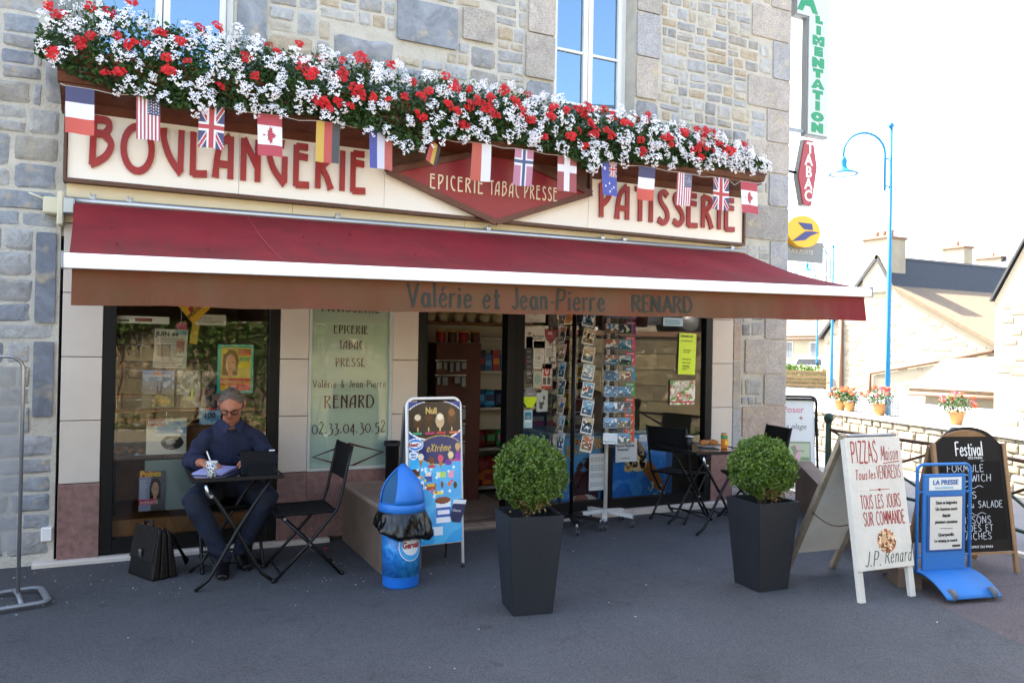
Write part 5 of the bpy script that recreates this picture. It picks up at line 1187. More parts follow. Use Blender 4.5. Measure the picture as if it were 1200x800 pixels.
for k in range(14): x = 5+k*.75; mb.tube([(x, .06, 0), (x+.2, .07, 1.0), (x+.1, .1, 1.95)], .02, 5)
stuff(mb.build('stems', 'pipe_brown', ivy))
def tree(x, y, z0, H, cr, seed, label, n=5000):
    g = thing('tree', label, 'tree', (x, y, z0), 0, 'trees on the upper street'); mb = MB(); r = random.Random(seed)
    mb.tube([(0, 0, -.2), (.05, 0, H*.3), (0, .05, H*.55)], [.18, .13, .08], 8); mb.build('trunk', mat('bark', '#5a4a3a', .9, bump=.5), g)
    lim = MB()
    for k in range(7): a = k*.9; lim.tube([(0, .03, H*(.3+.03*k)), (math.cos(a)*cr*.5, math.sin(a)*cr*.5, H*.6), (math.cos(a)*cr*.8, math.sin(a)*cr*.8, H*.75)], [.06, .04, .015], 6)
    lim.build('limbs', 'bark', g)
    cs = [(r.uniform(-cr, cr)*.6, r.uniform(-cr, cr)*.6, H*.7+r.uniform(-cr, cr)*.5, cr*r.uniform(.4, .6)) for _ in range(9)]
    def fn(rr, n):
        k = rr.randint(0, 9, n); c = np.array(cs)[k]; d_ = rr.normal(size=(n, 3)); d_ /= np.linalg.norm(d_, axis=1)[:, None]; return c[:, :3]+d_*c[:, 3:]*(rr.rand(n, 1)**.35)
    V, F = leaf_cloud(n, fn, .09, seed); o = np_mesh('crown', V, F, 'hedge_green', g)
for k, (t, o_, H_, c_, lb) in enumerate(((.30, 4, 5.2, 1.7, 'bushy tree on the upper street reflected left of the poster'), (.44, 5.5, 6, 2.0, 'broad tree on the upper street behind the reflected wall'), (.60, 4.5, 4.2, 1.5, 'small tree on the upper street near the middle of the wall'))):
    p = A+d*(L*t)+n_*o_; tree(p.x, p.y, 1.93, H_, c_, 20+k, lb)
hF = thing('opposite_house', 'pale house across the upper street, seen only as a reflection', 'house', tuple(A+d*(L*.62)+n_*11), math.atan2(d.y, d.x))
mb = MB(); mb.box(-8, 8, -4, 4, 0, 7); mb.build('wall', 'pale_render', hF)
mb = MB(); mb.prism([(-4.3, 7), (4.3, 7), (0, 10)], -8.2, 8.2, M=Matrix(((0, 1, 0, 0), (1, 0, 0, 0), (0, 0, 1, 0), (0, 0, 0, 1)))); mb.build('roof', 'slate_roof', hF)
for x in (-6, -3, 0, 3, 6):
    for z in (1.2, 4.2):
        mb = MB(); mb.box(x-.5, x+.5, 4.01, 4.05, z, z+1.5); wq = mb.build('window', 'white_frame', hF); mb = MB(); mb.box(x-.42, x+.42, 4.052, 4.07, z+.08, z+1.42); mb.build('pane', 'car_glass', wq)
# ================================================================== WINDOW 1 DISPLAY
for nm, c in (('b_red', '#a02328'), ('b_blue', '#1e5fa8'), ('b_yellow', '#e6b420'), ('b_green', '#2f8a4a'), ('b_white', '#dfe0e0'), ('b_black', '#141416'), ('b_pink', '#d86a93'), ('b_orange', '#d9762a'), ('b_sky', '#3aa0d8'), ('b_fluo', '#d2ee1a'), ('b_navy', '#1a2450'), ('b_brown', '#5a3420'), ('b_gold', '#c8a860'), ('b_grey', '#7d8084'), ('b_cream', '#e8dcc0')): mat(nm, c, .5)
mat('chocolate', '#2a150e', .4); mat('oak', '#8a5a2c', .55, var=.2, vscale=6); mat('bread', '#d08434', .6, var=.35, vscale=20, c2='#6e3a14', bump=.4); mat('chrome', '#b8bcc0', .2, metal=1.)  # bread colour brightened to stand in for warm display lighting
mat('shelf_white', '#bdb8ac', .5); mat('gondola', '#5b2a20', .5, var=.15, vscale=4); mat('black_plastic', '#08080a', .5, spec=.3)
def put(o, x, z, Y=.06, rot=0.): o.location = (x, Y, z); o.rotation_euler = (0, rot, 0); return o
def face_paint(P, cx, cy, s, hair='#3a2418', skin='#c98f6c'):
    P.ell(cx, cy+.04*s, .30*s, .34*s, hair); P.rect(cx-.29*s, cy-.35*s, cx+.29*s, cy+.05*s, hair); P.ell(cx, cy-.02*s, .19*s, .26*s, skin); P.rect(cx-.08*s, cy-.42*s, cx+.08*s, cy-.2*s, skin)
    P.ell(cx-.08*s, cy+.02*s, .035*s, .018*s, '#2a1a14'); P.ell(cx+.08*s, cy+.02*s, .035*s, .018*s, '#2a1a14'); P.ell(cx, cy-.14*s, .07*s, .025*s, '#a2433c'); P.ell(cx, cy-.135*s, .05*s, .010*s, '#efe6dd'); P.ell(cx, cy-.06*s, .02*s, .03*s, '#a8704f')
# fluorescent poster with a smiling woman
P = Paint(44, 62, '#36b7b4'); P.rect(.08, .05, .93, .93, '#d8c05a'); P.rect(.08, .05, .93, .30, '#c8342c'); P.rect(.08, .18, .93, .24, '#e2762a'); face_paint(P, .36, .62, .75, '#8a5a34', '#dca07c'); P.rect(.56, .78, .92, .90, '#e2622a'); P.rect(.62, .66, .9, .74, '#6fae3a'); P.rect(.58, .52, .92, .64, '#ecd02a'); P.ell(.2, .86, .07, .05, '#f0d030'); P.rect(.1, .06, .3, .16, '#e6c22a'); P.rect(.32, .05, .93, .17, '#d94a5a')
g = put(P.sheet('p', .272, .385, None, 'print_gloss'), .668, 1.212); g.name = 'poster'; tag(g, 'bright poster of a smiling woman with a turquoise border in the left shop window', 'poster')
text('TOUT LE PROGRAMME', .014, 'b_yellow', (.03, -.002, .365), g); text('FETES', .05, 'b_red', (.155, -.002, .315), g, xs=.8, bold=.002); text('VOTRE ETE', .022, 'b_white', (.165, -.002, .255), g, xs=.8); text('CONCERT 15 AOUT', .020, 'b_white', (.03, -.002, .083), g); text('BALS ET FEUX', .020, 'b_yellow', (.03, -.002, .050), g)
# newspaper front page
P = Paint(36, 46, '#b9b5aa'); P.rect(.62, .86, .98, .98, '#4a7f9c'); P.lines(.06, .05, .94, .78, 16, '#6b6862', 3); P.rect(.1, .30, .5, .6, '#56524c'); P.rect(.66, .4, .92, .72, '#9a5a50')
g = put(P.sheet('p', .235, .30, None, 'print'), .205, 1.41, .07, .03); g.name = 'newspaper'; tag(g, 'newspaper front page headed JUIN 44 hanging in the left window', 'newspaper'); text('JUIN 44', .048, 'b_black', (.01, -.002, .245), g, bold=.0015); text('NO', .05, 'b_white', (.16, -.002, .10), g)
# covers on a shelf
def cover(name, label, x, z, W, H, P, words, Y=.09, grp=None, rot=0.):
    g = put(P.sheet('p', W, H, None, 'print_gloss'), x, z, Y, rot); g.name = name; tag(g, label, 'magazine', grp)
    for (s, sz, m, lx, lz, kw) in words: text(s, sz, m, (lx, -.002, lz), g, **kw)
    return g
P = Paint(36, 46, '#2f62a0'); P.grad('#10202c', '#3f7fc4', (0, .3, 1, 1)); P.rect(0, 0, 1, .36, '#2b3a2a'); P.cloud('#a8963a', .6, 4, 3, .8, (0.3, 0, 1, .35)); P.rect(.35, .88, .6, .96, '#b03028'); P.cloud('#9fc0dc', .62, 7, 5, .7, (0, .5, 1, .9))
cover('magazine', 'magazine with a blue sky and field cover, left one on the window shelf', .135, 1.10, .225, .29, P, [('NORMANDIE', .030, 'b_white', .02, .235, {}), ('1944', .05, 'b_yellow', .10, .03, {'bold': .002})])
P = Paint(30, 46, '#8b8f90'); P.cloud('#3a3d3e', .5, 2, 4); P.cloud('#c4c8c8', .68, 8, 3); P.rect(0, 0, .3, .35, '#222222')
cover('magazine', 'black and white photo cover, middle one on the window shelf', .378, 1.10, .17, .29, P, [('LE JOUR', .028, 'b_white', .015, .25, {}), ('J', .08, 'b_fluo', .10, .09, {'bold': .002}), ('LA BATAILLE', .018, 'b_fluo', .04, .06, {})])
P = Paint(34, 46, '#77747a'); P.cloud('#2c2a2e', .52, 7, 3); P.cloud('#a86a5c', .68, 9, 3, 1, (0, .2, 1, .7)); P.rect(0, .82, 1, 1, '#6b5560')
cover('magazine', 'dark grey photo cover, right one on the window shelf', .558, 1.095, .19, .29, P, [('LE TEMPS', .030, 'b_white', .02, .255, {})])
P = Paint(34, 24, '#6fa2cc'); P.cloud('#a9c8df', .5, 3, 4); P.rect(.3, .8, .8, .95, '#b03038')
cover('magazine', 'pale blue magazine standing low beside the seated man', .545, .965, .16, .14, P, [('100', .06, 'b_navy', .03, .05, {'bold': .002})])
P = Paint(44, 44, '#cfc8b8'); P.rect(0, .0, 1, .45, '#d6d1c4'); P.grad('#9fb6cc', '#4d7cac', (.25, .55, 1, .92)); P.rect(0, .80, .45, 1, '#8e2430'); P.ell(.65, .32, .28, .2, '#2c2a2a'); P.ell(.6, .35, .12, .08, '#b4aca0'); P.rect(.25, .5, 1, .56, '#e4e0d8')
cover('magazine', 'large pale magazine with a red corner flag behind the writing man', .17, .745, .285, .275, P, [('HISTOIRE', .034, 'b_white', .01, .235, {'bold': .001})])
P = Paint(40, 56, '#8a8fae'); P.rect(.45, 0, 1, 1, '#55565c'); face_paint(P, .62, .55, .72, '#1c1614', '#b98a70'); P.rect(0, .85, .55, 1, '#b83a3a'); P.rect(0, .16, .65, .28, '#c8385a'); P.lines(.03, .32, .3, .8, 9, '#c8cce0', 3)
cover('magazine', 'celebrity magazine with a dark haired woman, low on a grey sheet', .128, .325, .182, .30, P, [('Points', .058, 'b_yellow', .006, .262, {'bold': .0025}), ('INFINITE', .032, 'b_white', .008, .052, {})], .055)
P = Paint(10, 12, '#7c8c8c'); g = put(P.sheet('p', .36, .385, None, 'print'), .165, .32, .075); g.name = 'backing_sheet'; tag(g, 'plain grey green card sheet behind the celebrity magazine', 'card sheet')
P = Paint(20, 10, '#c9c6bd'); g = put(P.sheet('p', .225, .085, None, 'print'), .50, 1.742, .06, -.01); g.name = 'notice'; tag(g, 'white notice about fifty years under the awning in the left window', 'notice'); text('Les 50 ans\ndu Debarquement', .026, 'b_grey', (.015, -.002, .048), g)
# yellow press lozenge
g = thing('press_lozenge', 'yellow lozenge shop emblem with black capitals hanging at the top of the left window', 'sign', (.49, .055, 1.80)); mb = MB(); mb.prism([(-.13, .10), (0, -.055), (.13, .10), (0, .24)], -.004, .004); lz_ = mb.build('board', 'b_yellow', g); mb = MB(); mb.prism([(-.045, .06), (-.02, .03), (.02, .16), (-.02, .16)], -.007, -.0045); mb.build('quill_mark', 'b_red', lz_); text('PRESSE', .042, 'b_black', (-.03, -.006, -.012), lz_, rot=-.86, bold=.001)
P = Paint(12, 26, '#c8a41e'); g = put(P.sheet('p', .055, .2, None, 'print'), .46, 1.60, .08, .12); g.name = 'pennant'; tag(g, 'narrow yellow pennant hanging under the yellow lozenge', 'pennant')
# long white header card
P = Paint(60, 8, '#d9d6cc'); P.rect(.4, .2, .7, .8, '#8a3030'); P.rect(.1, .2, .3, .5, '#4a4a4a'); g = put(P.sheet('p', .40, .055, None, 'print'), -.085, 1.745, .12); g.name = 'header_card'; tag(g, 'long white header card along the top left of the left window', 'card')
# display shelf and wooden plinth in window 1
ds = thing('display_shelf', 'window display shelf with wooden back in the left shop window', 'shelf', (0, 0, 0)); 
for z, x0_, x1_ in ((1.085, -.05, 1.02),):
    mb = MB(); mb.bbox(x0_, x1_, .12, .30, z-.02, z, .003); mb.build('board', 'oak', ds)
mb = MB(); mb.bbox(-.06, 1.20, .10, .90, .02, .26, .005); mb.build('plinth', 'oak', ds)
mb = MB(); mb.box(-.06, 1.20, .92, .94, .02, .95); mb.build('back_panel', 'oak', ds)
# wire bread rack on the left, goods on its shelves
br = thing('bread_rack', 'wire bread rack with glowing loaves at the left of the left window', 'rack', (0, .30, 0))
for x in (-.04, .32):
    for y in (0, .4):
        mb = MB(); mb.tube([(x, y, .26), (x, y, 1.75)], .008, 6); mb.build('upright', 'chrome', br)
for z in (.72, .95, 1.15, 1.38, 1.58):
    mb = MB()
    for k in range(7): mb.tube([(-.04, .066*k, z), (.32, .066*k, z)], .004, 5)
    mb.tube([(-.04, 0, z), (-.04, .4, z)], .005, 5); mb.tube([(.32, 0, z), (.32, .4, z)], .005, 5); mb.build('wire_shelf', 'chrome', br)
r = random.Random(5)
bm_ = []
for k in range(3):
    mb = MB(); L = .14+.04*k; n = 9; P_ = [(-L/2+L*i/(n-1), 0, 0) for i in range(n)]; mb.tube(P_, [.035*math.sin(math.pi*(i+.35)/(n-.3))**.6*(1+.12*math.sin(i*2.4)) for i in range(n)], 10, flat=.75); o = mb.build('loaf', 'bread'); bm_.append(o.data); bpy.data.objects.remove(o)
for z in (.72, .95, 1.15, 1.38):
    for k in range(4):
        o = link(bpy.data.objects.new('loaf', r.choice(bm_))); o.location = (-.0+.085*k, .36+r.uniform(0, .05), z+.035); o.rotation_euler = (0, 0, R_(70)+r.uniform(-.2, .2)); tag(o, 'brown loaf on the wire rack behind the left window', 'loaf', 'loaves on the wire rack')
for k in range(9):
    o = link(bpy.data.objects.new('loaf', r.choice(bm_))); o.location = (.34+.075*k, .42+r.uniform(-.03, .08), 1.0+.0*k); o.rotation_euler = (0, 0, R_(75)); o.location.z = .99; tag(o, 'golden roll in the low bakery tray behind the magazines', 'roll', 'rolls in the bakery tray')
tr_ = thing('bakery_tray', 'oak bakery counter with a tray behind the magazines of the left window', 'counter', (0, 0, 0)); mb = MB(); mb.bbox(.30, 1.2, .34, .58, .93, .955, .004); mb.build('tray', 'oak', tr_); mb = MB(); mb.box(.32, 1.2, .36, .56, .26, .93); mb.build('cabinet', 'oak', tr_)
# hanging cord and pink flower
g = thing('pink_flower', 'small pink paper flower hung near the top of the left window', 'ornament', (.40, .09, 1.735)); mb = MB(); V, F = floret_cluster(3, 16, .03, .03, .02, .018); mb.add(V, F); mb.build('petals', 'b_pink', g, False); mb = MB(); mb.tube([(0, 0, 0), (0, .01, .2)], .002, 4); mb.build('thread', 'lamp_white', g)
# ================================================================== DOORWAY INTERIOR
def YX(px, py, Y): v = atY(px, py, Y); return v.x, v.z
ws = thing('wall_shelving', 'white shop shelving with packets seen through the doorway', 'shelving', (0, 0, 0)); Yb = 1.75
xs0, xs1 = YX(566, 430, 1.3)[0], YX(604, 430, 1.3)[0]+.3
for z in (.10, .52, .96, 1.36, 1.72):
    mb = MB(); mb.bbox(xs0-.05, 4.3, 1.30, 1.75, z-.025, z, .003); mb.build('board', 'shelf_white', ws)
mb = MB(); mb.box(3.0, 4.35, 1.76, 1.78, 0, 2.3); mb.build('back_panel', 'shelf_white', ws)
mb = MB(); mb.bbox(2.55, 4.3, 1.42, 1.75, 1.86, 1.885, .003); mb.build('top_board', 'oak', ws)
pk = []
for k in range(4):   # pillow packets
    mb = MB(); n = 6; vs = []; fs = []
    for i in range(n+1):
        for j in range(n+1):
            u, v = i/n, j/n; t = (math.sin(u*math.pi)*math.sin(v*math.pi))**.5*.035; vs.append(((u-.5)*.13*(1-.1*math.sin(v*math.pi)*(k % 2)), -t, v*.19))
    m_ = len(vs); vs += [(a, -b, c) for a, b, c in vs]
    for i in range(n):
        for j in range(n): q = i*(n+1)+j; fs += [(q, q+1, q+n+2, q+n+1), (m_+q, m_+q+n+1, m_+q+n+2, m_+q+1)]
    mb.add(vs, fs, 0, True); pk.append(mb)
def goods(z, x0_, x1_, kind, cols, label, grp, Y=1.40, step=.12):
    x = x0_; r = random.Random(int(z*100)); i = 0
    while x < x1_:
        c = cols[i % len(cols)]; ks = ['first', 'second', 'third', 'fourth', 'fifth', 'sixth', 'seventh', 'eighth', 'ninth', 'tenth', 'eleventh', 'twelfth']; g = thing(kind, ks[i]+' '+label+', from the left', kind.replace('_', ' '), (x, Y+r.uniform(0, .05), z), r.uniform(-.15, .15), grp)
        if kind == 'snack_packet':
            o = pk[i % 4].build('bag', c, g); o.rotation_euler = (-.2, 0, r.uniform(-.1, .1)); mb = MB(); mb.box(-.045, .045, -.042, -.038, .06, .13); q = mb.build('label_patch', cols[(i+1) % len(cols)], g); q.rotation_euler = (-.2, 0, 0)
        elif kind == 'biscuit_box':
            h = r.uniform(.18, .25); mb = MB(); mb.bbox(-.045, .045, -.03, .03, 0, h, .003); mb.build('carton', c, g); mb = MB(); mb.box(-.036, .036, -.032, -.0305, h*.3, h*.6); mb.build('label_patch', cols[(i+2) % len(cols)], g)
        elif kind == 'storage_tin':
            mb = MB(); mb.lathe([(.045, 0), (.048, .004), (.048, .11), (.045, .114)], 18); mb.build('body', c, g); mb = MB(); mb.lathe([(.05, .108), (.05, .13), (.02, .135), (0, .135)], 18); mb.build('lid', 'b_gold', g)
        elif kind == 'ceramic_pot':
            mb = MB(); mb.lathe([(.045, 0), (.068, .09), (.072, .09), (.072, .10), (.062, .10), (.045, .02), (0, .02)], 20); mb.build('body', c, g); mb = MB(); mb.lathe([(.0725, .078), (.074, .088), (.0725, .094)], 20); mb.build('rim_band', 'b_gold', g)
        x += step*r.uniform(.9, 1.1); i += 1
goods(1.885, 2.98, 3.95, 'ceramic_pot', ['b_cream'], 'cream pot on the top board inside the doorway', 'cream pots on the top board', 1.50, .16)
goods(1.36, 3.42, 4.2, 'biscuit_box', ['b_orange', 'b_navy', 'b_blue', 'b_red', 'b_sky'], 'upright biscuit box on the upper white shelf inside the doorway', 'biscuit boxes', 1.38, .10)
goods(.96, 3.42, 4.2, 'snack_packet', ['b_navy', 'b_blue', 'b_sky', 'b_navy'], 'dark blue packet on the second white shelf inside the doorway', 'dark blue packets', 1.38, .12)
goods(.52, 3.42, 4.2, 'snack_packet', ['b_green', 'b_red', 'b_brown', 'b_green', 'b_pink'], 'green or red packet on the third white shelf inside the doorway', 'green and red packets', 1.38, .13)
goods(.10, 3.42, 4.2, 'snack_packet', ['b_red', 'b_red', 'b_orange'], 'red crisp packet on the lowest white shelf inside the doorway', 'red crisp packets', 1.36, .11)
goods(.22, 3.45, 4.2, 'snack_packet', ['b_red', 'b_red'], 'red crisp packet heaped on the lowest shelf inside the doorway', 'heaped red packets', 1.42, .12)
goods(1.66, 2.95, 3.4, 'storage_tin', ['b_red', 'b_brown'], 'red tin standing on the brown gondola top inside the doorway', 'red tins', 1.12, .13)
gd = thing('gondola', 'reddish brown shop gondola with hanging packets inside the doorway', 'shop stand', (0, 0, 0))
mb = MB(); mb.bbox(2.86, 3.36, 1.02, 1.26, .026, 1.655, .006); mb.build('body', 'gondola', gd)
mat('clear_pack', '#9a9da0', .2, metal=.3); r = random.Random(8); hook = MB(); hook.box(-.028, .028, -.010, .010, -.10, 0); hook.tube([(0, .01, .01), (0, .01, .02)], .006, 6); ho = hook.build('h', 'clear_pack'); hm = ho.data; bpy.data.objects.remove(ho)
for z in (1.45, 1.30, .98, .80, .62, .46):
    mb = MB(); mb.box(2.84, 3.18, .985, .995, z+.015, z+.03); mb.build('hook_bar', 'chrome', gd)
    for k in range(5):
        if r.random() < .12: continue
        o = link(bpy.data.objects.new('blister_pack', hm)); o.location = (2.87+k*.068, .965, z+.005); o.scale = (r.uniform(.6, 1), 1, r.uniform(.6, 1.2)); tag(o, '%s clear pack from the left in the %s row of the brown gondola' % (['first', 'second', 'third', 'fourth', 'fifth'][k], {1.45: 'top', 1.30: 'second', .98: 'third', .80: 'fourth', .62: 'fifth', .46: 'lowest'}[z]), 'blister pack', 'packs on the gondola')
# back counter + dim shelves further in, behind window 2
cs = thing('magazine_wall', 'tall magazine shelving deep inside behind the right shop window', 'shelving', (0, 0, 0))
mb = MB(); mb.box(3.4, 5.7, 2.62, 2.66, .02, 2.3); mb.build('back_panel', 'gondola', cs)
for z in (.5, .85, 1.2, 1.55, 1.9):
    mb = MB(); mb.bbox(4.3, 5.65, 2.42, 2.62, z-.02, z, .003); mb.build('board', 'oak', cs)
    for k in range(6):
        P = Paint(6, 8, random.Random(k*7+int(z*10)).choice(['#8a2a30', '#2a5a9a', '#c8a83a', '#d8d4cc', '#3a7a4a', '#c86a90', '#2a2a34'])); P.noise(.25, k, 2); P.rect(0, .75, 1, 1, '#d0ccc0'); g = P.sheet('p', .17, .24, None, 'print'); put(g, 4.32+k*.215, z, 2.5); g.name = 'magazine'; tag(g, 'magazine on the deep shelving behind the right window', 'magazine', 'magazines on the deep shelving')
# ================================================================== WINDOW 2: stickers, notices, freezer
def sticker(x0, z0, x1, z1, P, label, words=(), name='window_notice', Y=-.004, cat='notice', mt='print'):
    g = put(P.sheet('p', x1-x0, z1-z0, None, mt, .001), x0, z0, Y); g.name = name; tag(g, label, cat)
    for (s, sz, m, lx, lz, kw) in words: text(s, sz, m, (lx, -.0012, lz), g, **kw)
    return g
GX = .036  # stickers start right of the frame
W_ = '#c9c5bb'
P = Paint(24, 10, W_); P.poly([(.2, 1), (.5, .55), (.8, 1)], '#8a8a8a'); sticker(3.34, 1.855, 3.56, 1.96, P, 'white notice with a grey pennant at the top left of the right window', [('PRESSE LOCALE', .016, 'b_grey', .05, .015, {})])
P = Paint(30, 22, W_); P.ell(.22, .62, .055, .12, '#2f7a3c'); P.ell(.22, .62, .03, .08, W_); P.ell(.30, .62, .05, .13, '#b02a2a'); P.ell(.3, .58, .025, .08, W_); P.ell(.27, .45, .04, .05, '#e0b020'); P.rect(.33, .43, .86, .45, '#333333')
sticker(3.34, 1.615, 3.555, 1.815, P, 'cream square notice with a small red, green and yellow artisan letter mark', [('Artisan', .042, 'b_black', .085, .10, {}), ('www.artisans.fr', .012, 'b_grey', .11, .02, {})])
P = Paint(20, 40, W_); P.poly([(0, 1), (1, 1), (1, .8), (.5, .62), (0, .8)], '#8f2038'); P.lines(.1, .3, .9, .55, 5, '#7a7a7a', 1); P.cloud('#5a4a3a', .6, 4, 3, 1, (.1, .06, .9, .3)); P.rect(0, 0, 1, .03, '#a02a30')
sticker(3.56, 1.42, 3.68, 1.79, P, 'tall notice with a dark red crest on top', [('ICI', .034, 'b_white', .032, .325, {'bold': .001}), ('VOTRE PRESSE', .012, 'b_black', .012, .27, {})])
P = Paint(12, 44, '#17171a'); P.lines(.15, .05, .9, .95, 9, '#55565a', 6); sticker(3.36, 1.28, 3.43, 1.72, P, 'narrow black strip notice down the left glass', [('100%', .026, 'b_white', .006, .09, {}), ('LOCAL', .018, 'b_white', .008, .05, {})])
P = Paint(22, 34, W_); P.rect(0, .93, 1, 1, '#a02a30'); P.lines(.15, .1, .9, .8, 10, '#9a9890', 5); P.ell(.5, .4, .1, .08, '#8a8a88'); sticker(3.44, 1.42, 3.555, 1.68, P, 'white leaflet with a thin red top edge')
P = Paint(22, 36, '#b3aa9c'); P.ell(.5, .62, .36, .24, '#7f9a90'); P.rect(.1, .0, .9, .2, '#7a6044'); sticker(3.44, 1.20, 3.53, 1.40, P, 'beige leaflet with a grey green round seal')
P = Paint(22, 36, W_); P.rect(.12, .5, .88, .92, '#b8282c'); P.ell(.5, .74, .2, .14, W_); P.ell(.5, .75, .1, .06, '#b8282c'); P.poly([(.36, .68), (.64, .68), (.5, .54)], W_); P.rect(.1, .18, .45, .44, '#4a4a4a'); P.rect(.55, .18, .9, .44, '#4a4a4a'); P.rect(0, 0, 1, .10, '#b8282c'); P.noise(.06, 3)
sticker(3.535, 1.235, 3.635, 1.47, P, 'red and white leaflet with a map pin symbol')
P = Paint(26, 26, '#d8d3c4'); a = np.ones(1)
o8 = [(.3, 0), (.7, 0), (1, .3), (1, .7), (.7, 1), (.3, 1), (0, .7), (0, .3)]
g = thing('round_sticker', 'eight-sided sticker, grey above and yellow below, on the left glass', 'sticker', (3.34, -.004, 1.06)); mb = MB(); mb.prism([(x*.14, z*.19) for x, z in o8], -.001, .001); oo = mb.build('backing', 'b_grey', g); mb = MB(); mb.prism([(.0, .057), (.042, 0), (.098, 0), (.14, .057), (.14, .10), (0, .10)], -.0025, -.0012); mb.build('yellow_half', 'b_fluo', oo); text('TABAC', .022, 'b_white', (.032, -.003, .12), oo)
P = Paint(16, 22, '#a9cfd8'); P.rect(.15, .3, .85, .85, '#2f7f9c'); P.rect(.15, .3, .85, .45, '#e0e6e6'); sticker(3.35, .87, 3.44, 1.04, P, 'small pale blue card sticker at the bottom of the left glass', [('CB', .03, 'b_white', .025, .09, {})])
P = Paint(20, 34, '#a9b0ae'); P.cloud('#3a3f40', .62, 5, 4, 1, (.25, .1, .75, .8)); sticker(3.48, 1.02, 3.60, 1.22, P, 'grey leaflet with a dark figure low on the glass')
P = Paint(10, 10, '#caa84a'); P.noise(.4, 2); 
g = thing('bread_sticker', 'bread shaped sticker cut off by the awning valance', 'sticker', (3.68, -.004, 1.845)); mb = MB(); mb.prism([(0.02, .12), (0, .07), (.04, .0), (.16, 0), (.2, .07), (.18, .12)], -.001, .001); q = mb.build('backing', 'b_cream', g); mb = MB(); mb.prism([(0.03, .12), (.016, .07), (.05, .012), (.15, .012), (.184, .07), (.17, .12)], -.0025, -.0012); mb.build('loaf_picture', 'bread', q)
P = Paint(30, 50, '#cdee22'); P.rect(.1, .66, .9, .665, '#4a5a10'); P.rect(.1, .44, .9, .445, '#4a5a10'); P.rect(.1, .44, .105, .66, '#4a5a10'); P.rect(.895, .44, .9, .66, '#4a5a10'); P.rect(.12, .08, .88, .4, '#cdee22')
g = sticker(5.115, 1.375, 5.335, 1.80, P, 'fluorescent yellow notice on the right shop window', [('HORAIRES ETE', .024, 'b_black', .018, .385, {'bold': .0008}), ('Du Lundi au Samedi', .017, 'b_black', .03, .34, {}), ('Ouvert de\n7h a 13h', .022, 'b_black', .06, .245, {}), ('Le Dimanche', .022, 'b_black', .045, .15, {}), ('7h30 - 12h30', .019, 'b_black', .05, .115, {}), ('Boulangerie\nPresse Tabac\nEpicerie', .018, 'b_black', .055, .085, {})], 'yellow_notice'); g.rotation_euler.y = .03
P = Paint(40, 34, '#b9b7a6'); P.cloud('#c84a5a', .62, 5, 3); P.cloud('#5f9a4a', .62, 8, 4); P.cloud('#e6e2d6', .6, 2, 4); P.rect(0, .1, 1, .16, '#b03040'); sticker(5.02, 1.06, 5.34, 1.31, P, 'colourful floral fair poster under the yellow notice', [('Marche', .07, 'b_white', .02, .18, {'shear': .3}), ('VENDREDI', .02, 'b_red', .12, .12, {})])
P = Paint(30, 10, '#9fc4d4'); P.lines(.1, .2, .9, .8, 3, '#5a8aa4', 4); sticker(4.92, 1.865, 5.17, 1.95, P, 'small light blue slip at the top of the right window')
P = Paint(26, 46, '#c6cccd'); 
for i in range(18): P.rect(.08, .06+i*.048, .92, .075+i*.048, '#8c9294')
P.rect(.3, .0, .33, .93, '#c6cccd'); P.rect(.5, 0, .53, .93, '#c6cccd'); P.rect(.7, 0, .73, .93, '#c6cccd')
sticker(4.07, .245, 4.245, .60, P, 'white printed price list taped low on the glass')
P = Paint(20, 20, '#bfc4c6'); sticker(4.37, .505, 4.625, .735, P, 'white press notice about the holiday supplement', [('Supplément :\nnotre "Spécial\nVacances"', .036, 'b_navy', .018, .185, {'bold': .0008, 'lead': 1.0}), ('LA MANCHE', .020, 'b_black', .06, .03, {})])
# freezer with advertising panels, behind the glass
fz = thing('ice_cream_freezer', 'blue ice cream freezer cabinet behind the right shop window with a big cone picture', 'freezer', (0, 0, 0))
mb = MB(); mb.bbox(3.72, 5.15, .10, .78, .05, .76, .01); fzb = mb.build('cabinet', 'b_blue', fz)
mb = MB(); mb.bbox(3.70, 5.17, .095, .80, .762, .80, .01); mb.build('lid', mat('lid_glass', '#7f9fb8', .15), fz)
P = Paint(46, 76, '#1668b8'); P.grad('#1a74cc', '#4aa8ea'); P.ell(.62, .26, .34, .44, '#3a1416'); P.ell(.55, .05, .4, .14, '#b9b9bf'); P.ell(.5, .10, .2, .09, '#8a5a50'); P.ell(.35, .93, .16, .035, '#b02434'); P.cloud('#3f9ada', .66, 4, 5, .6, (0, .5, 1, .85))
p1 = P.sheet('poster_panel', .44, .69, fz, 'print_gloss', loc=(3.79, .045, .075))
strokes('eXtrême', .16, .030, 'b_gold', (.05, -.004, .50), p1, {}, .002, .1, .3, .25, 0, width=.42, rot=-.2); text('Glace', .03, 'b_white', (.10, -.003, .635), p1)
P = Paint(80, 84, '#0f62b4'); P.grad('#1468c8', '#2a94ea'); P.cloud('#4fb0f4', .6, 3, 8, .5)
a_ = -.75
P.poly([(.52, .52), (.80, .20), (.98, .12), (.92, .34), (.72, .62)], '#a8682c')
for k in range(8): P.poly([(.55+k*.055, .50-k*.04), (.565+k*.055, .50-k*.04), (.72+k*.04, .62-k*.06), (.70+k*.04, .62-k*.06)], '#6e3c14')
